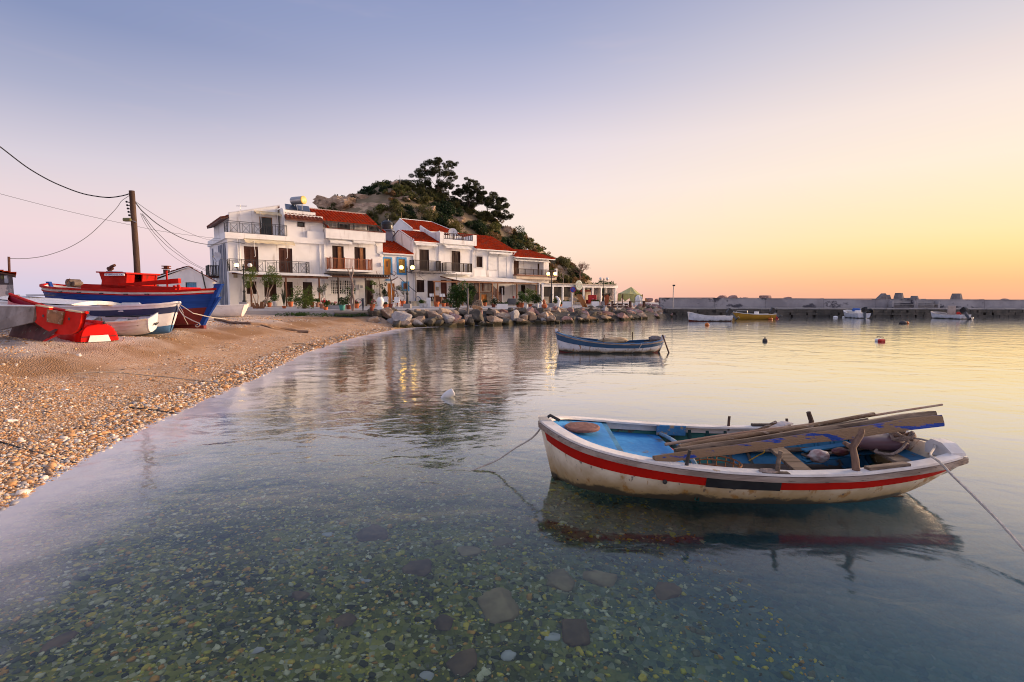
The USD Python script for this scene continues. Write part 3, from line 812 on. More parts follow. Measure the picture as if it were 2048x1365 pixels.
def scrub():
    """Low scrub that clothes the hill: leaf clumps set by the hundred, nobody could count them."""
    r=np.random.default_rng(77)
    path='/World/hillside_scrub'
    pi=UsdGeom.PointInstancer.Define(stage,path)
    protos=[]
    for k,(m,n) in enumerate(((LEAF_OLIVE,420),(LEAF_DARK,460),(LEAF_RUST,380),(LEAF_OLIVE,420),(LEAF_DARK,420),(leaf_mat('moss_scrub',(0.10,0.108,0.028),(0.19,0.18,0.05)),420))):
        mb=MB()
        c=r.normal(0,0.42,(7,3))*np.array([1,1,0.45])+np.array([0,0,0.35])
        leaf_cloud(mb,c,r.uniform(0.3,0.55,7),n,0.13,90+k,0.8,0.55)
        usdkit.mesh(stage,f'{path}/shapes/clump_{k:03d}',mb.arrays(),m)
        protos.append(Sdf.Path(f'{path}/shapes/clump_{k:03d}'))
    n=1900
    px,v=r.uniform(640,1222,n),-r.uniform(0,1,n)**0.9*24
    back=r.random(n)<0.12
    v=np.where(back,r.uniform(0,4,n),v)
    P=hill_point(px,v)
    keep=fbm(np.stack([P[:,0]*0.22,P[:,1]*0.22,P[:,2]*0.3],-1),3,12)
    bare=(px<800)&(v>-12)&(v<1)
    k=np.where(bare,keep>0.53,keep>0.40)&(P[:,2]>1.0)
    P,px,keep=P[k],px[k],keep[k]
    n=len(P)
    tone=fbm(np.stack([P[:,0]*0.13,P[:,1]*0.13,P[:,2]*0.2+5],-1),3,44)
    idx=np.where(tone<0.38,r.choice([1,4],n),np.where(tone<0.54,r.choice([0,3,5],n),r.choice([2,2,5,0],n)))
    sc=r.uniform(0.5,1.3,n)*np.where(px<800,0.75,0.95)
    pi.CreatePrototypesRel().SetTargets(protos)
    pi.CreatePositionsAttr(Vt.Vec3fArray.FromNumpy((P-np.array([0,0,0.1])).astype(np.float32)))
    pi.CreateProtoIndicesAttr(Vt.IntArray.FromNumpy(idx.astype(np.int32)))
    pi.CreateScalesAttr(Vt.Vec3fArray.FromNumpy((sc[:,None]*r.uniform(0.8,1.2,(n,3))).astype(np.float32)))
    yaw=r.uniform(0,6.28,n)
    pi.CreateOrientationsAttr(Vt.QuathArray([Gf.Quath(math.cos(a/2),0,0,math.sin(a/2)) for a in yaw]))
    tag(pi.GetPrim(),'dense olive and rust coloured scrub covering the hill','scrub',None,'stuff')


scrub()


def limb(mb,a,b,r0,r1,bend=0.1,seed=0,n=6):
    r=np.random.default_rng(seed)
    t=np.linspace(0,1,n)[:,None]
    a,b=np.asarray(a,float),np.asarray(b,float)
    L=np.linalg.norm(b-a)
    o=r.normal(0,bend*L,(2,3))
    p=a+(b-a)*t+np.sin(np.pi*t)*o[0]+np.sin(2*np.pi*t)*o[1]*0.4
    mb.tube(p,np.linspace(r0,r1,n),6)
    return p


def make_pine(px,py,v,height,lean,pads,label,seed,needle=0.13,n=8500):
    D=84+(px-655)/585*24+v
    b=at(px,py,y=D)
    r=np.random.default_rng(seed)
    t=thing('pine_tree',label,'pine tree',b)
    tr,cr=MB(),MB()
    u=D/FPX
    top=b+V(lean*height,0.3,height*0.88)
    trunk=limb(tr,b-V(0,0,0.8),top,0.2*height/7,0.05,0.05,seed,9)
    cen,rad=[],[]
    for (qx,qy,rr) in pads:
        c=at(qx,qy,y=D+r.uniform(-1.4,1.4))
        k=int(np.clip((c[2]-b[2])/height*8-1.5,2,7))
        limb(tr,trunk[k],c-V(0,0,rr*u*0.3),0.075*height/7,0.02,0.08,seed+len(cen),6)
        for _ in range(10):
            cen.append(c+r.normal(0,1,3)*np.array([rr*u*0.55,rr*u*0.7,rr*u*0.30]))
            rad.append(rr*u*r.uniform(0.26,0.55))
            limb(tr,c,cen[-1],0.025,0.01,0.05,seed+len(cen),4)
    leaf_cloud(cr,cen,rad,n*5,needle*1.15,seed,0.62,0.13)
    obj('trunk',tr,BARK,t,smooth=True)
    obj('crown',cr,LEAF_PINE,t)


make_pine(868,400,-1,6.6,0.03,[(872,328,16),(890,330,14),(905,331,9),(852,342,14),(843,352,12),(872,346,18),(895,350,14),(906,356,8),(858,364,15),(886,368,16),(845,370,10),(898,372,9),(870,380,13),(880,320,8)],'tallest dark pine standing alone on top of the hill',201)
make_pine(930,428,-2,5.6,0.10,[(944,364,10),(930,372,13),(950,378,14),(918,388,14),(938,390,16),(962,388,13),(926,406,15),(948,408,15),(910,404,10),(965,404,12),(940,420,12)],'dense dark pine leaning on the slope between the other two pines',202,n=9000)
make_pine(968,446,-2,4.6,0.28,[(985,396,13),(1000,402,13),(972,404,12),(1008,414,11),(992,416,14),(1002,428,13),(1016,432,9),(985,428,10),(1008,438,9),(978,440,7)],'lowest pine with flat layered branches reaching right over the slope',203,n=6200)


def make_bush(name,label,cat,p,w,h,m,seed,n=900,leaf=0.11,stem=True,group=None,blobs=9,thin=0.45):
    r=np.random.default_rng(seed)
    t=thing(name,label,cat,p,group)
    cr=MB()
    cen=p+np.stack([r.normal(0,w*0.23,blobs),r.normal(0,w*0.2,blobs),r.uniform(0.22,0.82,blobs)*h],1)
    leaf_cloud(cr,cen,r.uniform(0.2,0.34,blobs)*w,n,leaf,seed,min(1.3,max(0.8,h/w)),thin)
    if stem:
        st=MB()
        for c in cen[::2]:
            limb(st,p-V(0,0,0.05),c,0.02+0.012*h,0.012,0.06,seed,5)
        obj('stems',st,BARK,t)
    obj('foliage',cr,m,t)
    return t


for i,(px,py,v,w,h,m,lab) in enumerate(((1041,497,-3,3.4,4.2,LEAF_DARK,'round dark bushy tree at the right shoulder of the hill'),(1026,499,-4,2.0,2.2,LEAF_DARK,'lower dark bush just left of the round bushy tree'),
                                               (1120,535,-3,2.6,2.4,LEAF_OLIVE,'olive bush on the ridge above the end house'),(1095,520,-2,2.4,1.8,LEAF_OLIVE,'low olive bush on the ridge right of the rock knob'),
                                               (700,408,-1,1.8,1.3,LEAF_DARK,'dark bush growing on the left rock ledge'),(728,396,-0.5,1.7,1.2,LEAF_DARK,'dark bush on the skyline left of the hilltop knob'),
                                               (812,372,-0.5,2.4,1.2,LEAF_DARK,'dark bush on the skyline under the aerial'),(850,440,-9,3.6,2.8,LEAF_OLIVE,'large olive bush in the middle of the slope above the red roofs'),
                                               (905,470,-10,3.4,2.6,leaf_mat('golden_scrub',(0.10,0.085,0.018),(0.17,0.13,0.03)),'golden olive bush on the slope behind the parapet terrace'),(985,490,-8,3.0,2.2,LEAF_RUST,'rust coloured bush on the slope above the plain roof'),
                                               (1150,556,-4,2.8,2.4,LEAF_DARK,'dark bush low on the hill left of the bare tree'),(960,470,-7,2.6,2.4,LEAF_DARK,'dark green bush under the right hand pine'))):
    D=84+(px-655)/585*24+v
    make_bush('bush',lab,'bush',at(px,py,y=D)-V(0,0,0.3),w,h,m,300+i,1500,0.13)


def bare_tree(name,label,p,h,spread,seed,m,depth=5,r0=0.11,twigs=True,lean=(0,0)):
    r=np.random.default_rng(seed)
    t=thing(name,label,'tree',p)
    tr,tw=MB(),MB()

    def grow(a,d,L,rad,lev):
        b=a+d*L
        (tr if lev<3 else tw).tube([a,(a+b)/2+r.normal(0,L*0.05,3),b],[rad,rad*0.8,rad*0.62],5 if lev<3 else 3,cap=False)
        if lev>=depth:
            return
        for _ in range(3 if lev<4 else 3):
            nd=unit(d+r.normal(0,spread,3)+V(0,0,0.12))
            grow(b,nd,L*r.uniform(0.62,0.84),rad*0.6,lev+1)

    grow(p-V(0,0,0.1),unit(V(lean[0],lean[1],1)),h*0.27,r0,0)
    obj('trunk',tr,m,t)
    obj('twigs',tw,m,t)


RUSTBARK=mat('rusty_twig_bark',(0.22,0.12,0.085),(0.15,0.08,0.06),4,0.9,0.2)
bare_tree('bare_tree','leafless tree with rusty fine twigs right of the hill',at(1160,572,y=84),4.6,0.55,71,RUSTBARK,6,0.13)
bare_tree('bare_tree','thin leafless grey tree beside the end house',at(1127,572,y=76),3.6,0.5,72,PALEBARK,5,0.07)
for i,(px,w) in enumerate(((1188,2.2),(1205,2.6),(1224,2.4))):
    make_bush('hedge_shrub',('dark green shrub behind the white pergola roof, left of three','dark green shrub behind the white pergola roof, middle of three','dark green shrub behind the white pergola roof, right of three')[i],'shrub',at(px,588,y=82)-V(0,0,0.3),w,2.3,LEAF,350+i,900,0.12)
ant=MB()
p=at(800,372,y=88)
ant.tube([p-V(0,0,0.6),p+V(0,0,1.7)],0.025,5).tube([p+V(0,0,0.75),p+V(2.2,0,0.95)],0.02,4)
for k in range(7):
    ant.tube([p+V(0.3+k*0.28,-0.3,0.78+k*0.025),p+V(0.3+k*0.28,0.3,0.78+k*0.025)],0.012,4)
solo('aerial',ant,STEEL,'thin aerial mast with a crossbar on the hilltop','aerial')

# ------------------------------------------------------------------ the row of houses
UP=V(0,0,1)


def W(t,o,z):
    """A point of the house row: t metres along the fronts, o metres out of them, height z."""
    return A0+FU*t+FN*o+V(0,0,z)


def fpt(px,py,o=0.0):
    r=ray(px,py)
    s=(o+A0@FN)/(r@FN)
    q=V(0,0,CAM_H)+r*s
    return float((q-A0)@FU),float(q[2])


def spt(px,py,t=0.0):
    r=ray(px,py)
    s=(t+A0@FU)/(r@FU)
    q=V(0,0,CAM_H)+r*s
    return float((q-A0)@FN),float(q[2])


Z1=lambda x,y:(420+x/5.25,380+y/5.25)
Z2=lambda x,y:(740+x/5.689,420+y/5.689)
Z3=lambda x,y:(1000+x/5.389,480+y/5.389)
Z4=lambda x,y:(830+x/7.314,540+y/7.314)
ZB=lambda x,y:(420+x/9.309,540+y/9.309)
ZC=lambda x,y:(620+x/9.309,540+y/9.309)


def rect(Z,x0,y0,x1,y1,o=0.0):
    """t0, t1, z0, z1 of an upright rectangle on the plane o of the row."""
    xm,ym=(x0+x1)/2,(y0+y1)/2
    return fpt(*Z(x0,ym),o)[0],fpt(*Z(x1,ym),o)[0],fpt(*Z(xm,y1),o)[1],fpt(*Z(xm,y0),o)[1]


def pt(Z,x,y,o=0.0):
    return fpt(*Z(x,y),o)


def fbox(mb,t0,t1,o0,o1,z0,z1):
    return mb.hexa([W(t0,o0,z0),W(t1,o0,z0),W(t1,o1,z0),W(t0,o1,z0),W(t0,o0,z1),W(t1,o0,z1),W(t1,o1,z1),W(t0,o1,z1)])


def wall(mb,poly,holes=(),o=0.0,thick=0.28):
    P=poly if isinstance(poly,Polygon) else Polygon(poly)
    for (t0,t1,z0,z1) in holes:
        P=P.difference(sbox(t0,z0,t1,z1))
    return mb.extrude(P,W(0,o,0),FU,UP,-FN*thick)


def sidewall(mb,poly,t,thick=0.28,holes=()):
    """poly in (o, z); the wall's outer face is at t, its thickness goes to +t."""
    P=Polygon(poly)
    for (o0,o1,z0,z1) in holes:
        P=P.difference(sbox(o0,z0,o1,z1))
    return mb.extrude(P,A0+FU*t,FN,UP,FU*thick)


def tiles(e0,e1,r1,r0,pitch=0.34,row=0.45,rise=0.11):
    """Curved clay tiles over the patch eave e0-e1, ridge r0-r1: real ridges, stepped courses."""
    e0,e1,r1,r0=(np.asarray(a,float) for a in (e0,e1,r1,r0))
    nrm=unit(np.cross(e1-e0,r0-e0))
    nrm=nrm if nrm[2]>0 else -nrm
    ncol=max(2,int(round(max(np.linalg.norm(e1-e0),np.linalg.norm(r1-r0))/pitch)))
    nrow=max(1,int(round(max(np.linalg.norm(r0-e0),np.linalg.norm(r1-e1))/row)))
    u=np.linspace(0,1,ncol*6+1)
    prof=np.sqrt(np.clip(1-(((u*ncol)%1)*2-1)**2,0,1))*rise
    rr=np.random.default_rng(int(abs(e0[0]*100))%9999)
    col=rr.uniform(-0.012,0.012,(nrow,ncol+1))
    mb=MB()
    for k in range(nrow):
        a,b=k/nrow,min((k+1.12)/nrow,1)
        L=e0+(e1-e0)*u[:,None]
        R=r0+(r1-r0)*u[:,None]
        j=np.clip((u*ncol).astype(int),0,ncol)
        lo=L+(R-L)*a+nrm*(prof+0.035+col[k,j])[:,None]
        hi=L+(R-L)*b+nrm*(prof*0.85+col[k,j]*0.3)[:,None]
        lip=L+(R-L)*a-nrm*0.01
        mb.grid(np.stack([lip,lo,hi]),flip=False)
    return mb


def slab(mb,e0,e1,r1,r0,th=0.14):
    pts=[np.asarray(a,float) for a in (e0,e1,r1,r0)]
    return mb.hexa([p-UP*th for p in pts]+[p-UP*0.012 for p in pts])


def leaf_panel(mb,t0,t1,o,z0,z1,louver=True,th=0.045):
    w,h=t1-t0,z1-z0
    s=min(0.09,w*0.18)
    fbox(mb,t0,t0+s,o-th,o,z0,z1)
    fbox(mb,t1-s,t1,o-th,o,z0,z1)
    for zz in ([z0,z0+h*0.44,z1-0.12] if h>1.3 else [z0,z1-0.09]):
        fbox(mb,t0+s,t1-s,o-th,o-0.003,zz,zz+0.1)
    if louver:
        n=max(5,int(h/0.11))
        for k in range(n):
            z=z0+0.1+(h-0.2)*k/n
            mb.bar(W(t0+s,o-th*0.5,z+0.03),W(t1-s,o-th*0.5,z+0.03),0.014,h/n*0.85,up=unit(UP+FN*0.6))
        fbox(mb,t0+s,t1-s,o-th-0.01,o-th+0.005,z0,z1)
    else:
        fbox(mb,t0+s,t1-s,o-th,o-th*0.55,z0,z1)
        for k in range(2 if h>1.3 else 1):
            zz0,zz1=(z0+0.14+k*h*0.45,z0+h*0.40+k*h*0.46) if h>1.3 else (z0+0.14,z1-0.14)
            fbox(mb,t0+s*1.7,t1-s*1.7,o-th*0.6,o-th*0.2,zz0,zz1)
    return mb


def shutter(parent,r,m,o=-0.06,n=2,name='door',louver=True,frame=None,label=None,leafmats=None,proud=0.0,fw=0.06):
    """A shuttered opening: frame, with a leaf or leaves that are sub-parts."""
    t0,t1,z0,z1=r
    f=MB()
    w=fw
    e=0.012
    fbox(f,t0-e,t0+w,o-0.1,o+0.03+proud,z0,z1+e)
    fbox(f,t1-w,t1+e,o-0.1,o+0.03+proud,z0,z1+e)
    fbox(f,t0+w,t1-w,o-0.1,o+0.027+proud,z1-w,z1+e)
    if name=='window':
        fbox(f,t0+w,t1-w,o-0.1,o+0.027+proud,z0,z0+w)
    d=obj(name,f,frame or m,parent,label=label)
    zz0=z0+(w if name=='window' else 0.02)
    lw=(t1-t0-2*w)/n
    for k in range(n):
        mb=leaf_panel(MB(),t0+w+k*lw+0.006,t0+w+(k+1)*lw-0.006,o,zz0,z1-w,louver)
        obj('leaf',mb,(leafmats or [m]*n)[k],d)
    return d


def back_panel(mb,r,o=-0.26):
    t0,t1,z0,z1=r
    fbox(mb,t0-0.05,t1+0.05,o-0.05,o,z0-0.05,z1+0.05)


def sill(mb,r,o0=0.0,out=0.07,th=0.05):
    fbox(mb,r[0]-0.06,r[1]+0.06,o0-0.2,o0+out,r[2]-th,r[2]-0.003)


def iron_rail(mb,pts,h,style='cross',bal=0.11,r=0.014):
    """Railing along the foot points pts: posts, two top rails, bottom rail, crossed panels or balusters."""
    for a,b in zip(pts[:-1],pts[1:]):
        a,b=np.asarray(a,float),np.asarray(b,float)
        L=np.linalg.norm(b-a)
        if style=='cross':
            n=max(1,int(round(L/0.95)))
            for z in (0.06,h-0.13,h):
                mb.bar(a+UP*z,b+UP*z,0.03,0.03 if z<h else 0.045)
            for i in range(n+1):
                p=a+(b-a)*i/n
                mb.bar(p,p+UP*h,0.04,0.04)
            for i in range(n):
                p,q=a+(b-a)*(i+0.22)/n,a+(b-a)*(i+0.78)/n
                mb.bar(p+UP*0.08,p+UP*(h-0.13),0.022,0.022)
                mb.bar(q+UP*0.08,q+UP*(h-0.13),0.022,0.022)
                if L>0.6:
                    mb.bar(p+UP*0.14,q+UP*(h-0.22),0.022,0.022)
                    mb.bar(p+UP*(h-0.22),q+UP*0.14,0.022,0.022)
                    for z in (0.14,h-0.22):
                        mb.bar(p+UP*z,q+UP*z,0.02,0.02)
        else:
            mb.bar(a+UP*h,b+UP*h,0.07,0.05)
            mb.bar(a+UP*0.08,b+UP*0.08,0.05,0.05)
            n=max(2,int(L/bal))
            for i in range(1,n):
                p=a+(b-a)*i/n
                mb.bar(p+UP*0.08,p+UP*h,r*2.6,r*2.6,up=FU)
            k=max(1,int(round(L/1.3)))
            for i in range(k+1):
                p=a+(b-a)*i/k
                mb.bar(p,p+UP*(h+(0.12 if style=='wood' else 0.02)),0.075,0.075,up=FU)
    return mb


def awning(parent,t0,t1,zt,o0,drop,out,m,label=None,arms=0,scal=0.09,valance=0.2):
    """A part-rolled cloth awning with its case, sagging cloth and scalloped valance."""
    mb=MB()
    fbox(mb,t0,t1,o0-0.0,o0+0.14,zt-0.06,zt+0.08)
    n=max(8,int((t1-t0)/0.12))
    T=np.linspace(t0+0.03,t1-0.03,n)
    top=np.array([W(t,o0+0.12,zt) for t in T])
    mid=np.array([W(t,o0+0.12+out*0.5,zt-drop*0.55-0.02*math.sin(t*9)) for t in T])
    frt=np.array([W(t,o0+0.12+out,zt-drop) for t in T])
    low=np.array([W(t,o0+0.13+out,zt-drop-valance+scal*abs(math.sin(t*4.2))) for t in T])
    mb.grid(np.stack([top,mid,frt,low]))
    mb.grid(np.stack([top,mid,frt,low])-FN*0.015,flip=True)
    a=obj('awning',mb,m,parent,label=label)
    if arms:
        ar=MB()
        for k in range(arms):
            t=t0+(t1-t0)*(0.18+0.64*k/max(arms-1,1))
            ar.tube([W(t,o0+0.15+out,zt-drop),W(t+0.15,o0+0.1,zt-drop-1.25),W(t+0.06,o0+0.03,zt-drop-1.3)],0.022,5)
        obj('awning_arms',ar,WHITEPAINT,a)
    return a


def pipe(parent,pts,r=0.045,m=None,name='drainpipe'):
    obj(name,MB().tube(pts,r,6),m or WHITEPAINT,parent)


G0=1.36 # level of the doorsteps

# ---- H1: three storeys with two terraces at the left end
h1=thing('terrace_house','white three storey house with a solar heater at the left end of the row','house',W(4,0,G0))
L1=8.0
tA,zA=pt(Z1,215,510) # foot of the terrace parapet, left
zs0=pt(Z1,640,540)[1] # underside of the upper slab
zs1=pt(Z1,640,478)[1]
gw=[rect(ZB,680,215,865,450),rect(ZB,1010,215,1235,505),rect(ZB,1380,225,1545,510)]
gd=rect(ZB,1735,230,1905,690)
gd=(gd[0],gd[1],G0+0.05,gd[3])
ud=[rect(Z1,360,595,508,862),rect(Z1,725,613,865,866)]
uz=min(ud[0][2],ud[1][2])
ud=[(a,b,uz,d) for a,b,c,d in ud]
m=MB()
wall(m,sbox(0,G0-0.4,L1,zs0),gw+[gd]+ud)
for r in gw+[gd]+ud:
    back_panel(m,r)
dep=9.0
sw=[(-1.5,-0.8,uz,uz+2.0),(-3.6,-2.7,uz+0.1,uz+2.0),(-6.6,-5.8,uz,uz+2.0),(-2.6,-1.8,G0+0.9,G0+2.1),(-5.2,-4.3,G0+0.2,G0+2.2)]
sidewall(m,sbox(-dep,G0-0.4,-0.28,zs0),0,0.28,sw)
fbox(m,0.29,0.33,-dep,-0.3,G0,zs0-0.1)
fbox(m,0,L1,-dep-0.28,-dep,G0-0.4,zs0)
fbox(m,L1-0.28,L1-0.003,-dep,-0.283,G0-0.4,zs0)
obj('wall',m,WHITEWASH,h1)
for r in gw:
    shutter(h1,r,DARKWOOD,name='window')
shutter(h1,gd,DARKWOOD,n=1,louver=False)
for r in ud:
    shutter(h1,r,mat('brown_shutter_wood',(0.085,0.030,0.018),(0.055,0.019,0.013),3.0,0.55,0.2,20,stretch=(1,1,0.15)),n=2)
for (o0,o1,z0,z1) in sw:
    q=MB()
    q.hexa([W(0.1,o0,z0),W(0.14,o0,z0),W(0.14,o1,z0),W(0.1,o1,z0),W(0.1,o0,z1),W(0.14,o0,z1),W(0.14,o1,z1),W(0.1,o1,z1)])
    obj('side_shutter',q,mat('grey_blue_paint',(0.25,0.27,0.33),None,2,0.6),h1)
# upper slab with the terrace parapet, a little proud of the wall below
m=MB()
fbox(m,-0.18,L1+0.02,-dep-0.3,0.14,zs0+0.003,zs0+0.22)
wall(m,[(-0.18,zs0+0.222),(L1+0.02,zs0+0.222),(L1+0.02,pt(Z1,1085,440)[1]),(pt(Z1,1017,440)[0],pt(Z1,1085,440)[1]),(pt(Z1,1017,500)[0],zs1),(-0.18,zs1)],(),0.14,0.2)
m.extrude(sbox(-dep,zs0+0.222,-0.065,zs1),A0+FU*-0.18,FN,UP,FU*0.2)
obj('terrace_parapet',m,WHITEWASH,h1)
# top storey: set back gabled part at left, flush part at right
ob=-1.25
tL=pt(Z1,790,300)[0]
zr=[pt(Z1,222,250,ob),pt(Z1,735,168,ob)]
tdr=rect(Z1,520,287,655,466,ob)
tdr=(tdr[0],tdr[1],zs0+0.25,tdr[3])
t_l=pt(Z1,200,300,ob)[0]
m=MB()
wall(m,[(t_l,zs0+0.225),(tL-0.3,zs0+0.225),(tL-0.3,zr[1][1]),(t_l,zr[0][1])],[tdr],ob)
back_panel(m,tdr,ob-0.26)
m.extrude(Polygon([(-dep,zs0+0.225),(ob-0.285,zs0+0.225),(ob-0.285,zr[0][1]),(-dep,zr[0][1])]),A0+FU*t_l,FN,UP,FU*0.28)
fbox(m,t_l,L1-0.03,-dep-0.2,-dep,zs0+0.225,zr[0][1]+0.3)
# stair head wall between the two halves, with its rounded top
pw0,pw1=pt(Z1,737,300,ob)[0],tL
ztop=pt(Z1,745,158)[1]
n=8
arch=[(ob+1.2,zs0+0.225),(ob+1.2,ztop-0.9)]+[(ob+1.2-0.55*(1-math.cos(a)),ztop-0.9+0.75*math.sin(a)) for a in np.linspace(0.2,1.57,n)]+[(-4.0,ztop-0.15),(-4.0,zs0+0.225)]
m.extrude(Polygon(arch),A0+FU*pw0,FN,UP,FU*(pw1-pw0))
sm=rect(Z1,918,338,995,390,-0.02)
zc=pt(Z1,960,262)[1]
wall(m,sbox(pw1+0.003,zs0+0.225,L1-0.02,zc),[sm],-0.07)
back_panel(m,sm,-0.33)
fbox(m,L1-0.3,L1-0.023,-dep,-0.36,zs0+0.225,zc)
obj('upper_wall',m,WHITEWASH,h1)
shutter(h1,tdr,mat('grey_green_glass_door',(0.03,0.042,0.046),(0.022,0.03,0.034),2,0.3),o=ob-0.06,frame=mat('light_brown_frame',(0.28,0.13,0.05)),louver=False)
wv=obj('window',fbox(MB(),sm[0],sm[1],-0.2,-0.15,sm[2],sm[3]),GLASS_DARK,h1)
fr=MB()
for a in (sm[0]+0.001,sm[1]-0.061):
    fbox(fr,a,a+0.06,-0.148,-0.05,sm[2]+0.002,sm[3]-0.002)
for a in (sm[2]+0.002,sm[3]-0.062):
    fbox(fr,sm[0]+0.062,sm[1]-0.062,-0.148,-0.053,a,a+0.06)
obj('frame',fr,DARKWOOD,wv)
# mono-pitch roof over the gabled part, seen edge-on, with its dark eave at left
e0,e1=W(t_l-0.6,ob-0.02,zr[0][1]-0.42),W(t_l-0.6,-dep,zr[0][1]-0.42)
r0,r1=W(pw0,ob-0.02,zr[1][1]-0.06),W(pw0,-dep,zr[1][1]-0.06)
rf=obj('roof',slab(MB(),e0,e1,r1,r0,0.12),mat('roof_soffit',(0.16,0.07,0.05),(0.1,0.045,0.035),2,0.8),h1)
obj('tiles',tiles(e0,e1,r1,r0),TILE_BROWN,rf)
obj('verge_mortar',MB().tube([W(t_l-0.02,ob-0.05,zr[0][1]+0.03),W(pw0,ob-0.05,zr[1][1]+0.03)],0.07,6),WHITEWASH_OLD,rf)
# tiled eave and parapet over the flush part
q=[W(*a) for a in ((pw1-0.05,0.35,pt(Z1,960,320)[1]),(L1+0.12,0.35,pt(Z1,960,320)[1]),(L1-0.25,-0.45,pt(Z1,960,262)[1]+0.05),(pw1-0.05,-0.45,pt(Z1,960,262)[1]+0.05))]
ev=obj('eave_roof',slab(MB(),*q),mat('roof_soffit',(0.1,0.1,0.1)),h1)
obj('tiles',tiles(*q),TILE_BROWN,ev)
zp=pt(Z1,940,225,-0.5)[1]
obj('roof_parapet',fbox(MB(),pw1+0.01,pt(Z1,1105,240,-0.5)[0],-0.62,-0.455,zc-0.05,zp),WHITEWASH,h1)
obj('flat_roof',fbox(MB(),pw1+0.3,L1-0.03,-dep,-0.63,zc-0.15,zc-0.02),CONCRETE,h1)
# railings
rl=MB()
zt0=zs1-0.02
p0,p1=W(0.05,0.0,zs1-0.02),W(pt(Z1,805,440)[0],0.0,zs1-0.02)
iron_rail(rl,[W(0.0,-1.1,zs1-0.02),p0,p1],pt(Z1,500,350)[1]-zs1+0.02)
obj('terrace_railing',rl,IRON,h1)
bz=uz-0.04
b0,b1=pt(Z1,205,800,0.95)[0],pt(Z1,1040,800,0.95)[0]
m=MB()
fbox(m,b0-0.05,b1+0.05,0.003,1.02,bz-0.12,bz)
bal=obj('balcony',m,WHITEWASH,h1)
rl=MB()
iron_rail(rl,[W(b0,0.05,bz),W(b0,0.95,bz),W(b1,0.95,bz),W(b1,0.05,bz)],pt(Z1,600,742,0.95)[1]-bz)
obj('railing',rl,IRON,bal)
r=rect(Z1,350,525,880,560,0.1)
awning(h1,r[0],r[1],r[3]-0.08,0.0,0.16,0.45,CANVAS_CREAM,'long cream awning rolled up under the terrace',2)
r=rect(Z1,462,235,738,262,ob)
awning(h1,r[0],r[1],r[3]-0.05,ob,0.12,0.5,CANVAS_CREAM,'short cream awning over the top floor door',2)
# side balcony, dish bracket, pipes
so=[spt(*Z1(50,850))[0],spt(*Z1(150,850))[0]]
sz=spt(*Z1(100,905))[1]
m=MB()
m.hexa([W(a,o,z) for z in (sz-0.15,sz) for a,o in ((-0.85,-6.2),(-0.003,-6.2),(-0.003,-4.6),(-0.85,-4.6))])
sb=obj('side_balcony',m,DARKWOOD,h1)
rl=MB()
iron_rail(rl,[W(-0.02,-4.65,sz),W(-0.8,-4.65,sz),W(-0.8,-6.15,sz),W(-0.02,-6.15,sz)],0.95,'bal',0.12)
obj('railing',rl,IRON,sb)
m=MB()
for o in (-0.9,-1.6,-2.5,-3.1,-3.9,-7.2):
    m.tube([W(-0.06,o,G0),W(-0.06,o,zs0-0.3)],0.05,6)
obj('side_pipes',m,mat('grey_blue_paint',(0.3,0.3,0.3)),h1)
for px in (292,315):
    t=pt(Z1,px,700)[0]
    pipe(h1,[W(t,0.06,uz),W(t,0.06,zs0-0.02)])
t=pt(ZB,600,300)[0]
pipe(h1,[W(t,0.06,G0),W(t,0.06,uz-0.2)])
obj('cable_box',fbox(MB(),0.35,0.62,0.003,0.16,pt(ZB,500,150)[1],pt(ZB,500,80)[1]),mat('beige_box',(0.45,0.38,0.26)),h1)


def dish(name,label,c,d,rad,m,mount=None):
    t=thing(name,label,'satellite dish',c)
    d=unit(d)
    x=unit(np.cross(d,UP))
    y=np.cross(x,d)
    R=np.stack([x,y,d],1)
    obj('reflector',MB().lathe(c,[(0.001,0),(rad*0.5,0.03),(rad,0.13),(rad*1.02,0.13),(rad*0.5,0.01),(0.001,-0.02)],20,R),m,t,smooth=30)
    a=MB().tube([c-y*rad*0.9+d*0.1,c+d*0.5-y*0.1],0.015,5)
    a.rbox(c+d*0.5-y*0.08,(0.07,0.07,0.12),0.01,R)
    obj('feed_arm',a,IRON,t)
    if mount is not None:
        obj('bracket',MB().tube([c-d*0.03,mount],0.025,6),STEEL,t)


o_,z_=spt(*Z1(88,712),-0.7)
dish('satellite_dish','grey satellite dish on the side wall at the left end of the row',W(-0.7,o_,z_),V(-0.3,-0.9,0.25),0.42,mat('dish_grey',(0.55,0.55,0.58),None,2,0.5),W(-0.01,o_-0.2,z_-0.2))

# solar heater on the roof: tank and two collectors
sh=thing('solar_heater','solar water heater with a steel tank over two dark collectors on the left roof','solar heater',W(pt(Z1,940,200)[0],-1.2,zp))
for (a,b) in ((792,918),(922,1050)):
    t0,t1=pt(Z1,a,215,-0.9)[0],pt(Z1,b,215,-0.9)[0]
    zl,zh=pt(Z1,900,216,-0.9)[1],pt(Z1,960,163,-2.0)[1]
    sk=0.28
    P=[W(t0,-0.85,zl),W(t1,-0.85,zl),W(t1+sk,-2.1,zh),W(t0+sk,-2.1,zh)]
    nn=unit(np.cross(P[1]-P[0],P[3]-P[0]))
    c=obj('collector',MB().hexa([p-nn*0.09 for p in P]+P),STEEL,sh)
    ce=sum(P)/4
    obj('glass',MB().hexa([ce+(p-ce)*0.93+nn*0.003 for p in P]+[ce+(p-ce)*0.93+nn*0.012 for p in P]),mat('collector_glass',(0.012,0.022,0.045),(0.02,0.03,0.06),2,0.15,0,spec=0.6),c)
ta,tb=pt(Z1,868,118,-2.0),pt(Z1,1000,118,-2.0)
rad=0.36
AX=unit(V(0.93,-0.37,0))
c0=W(ta[0],-2.0,ta[1])
c1=c0+AX*1.3
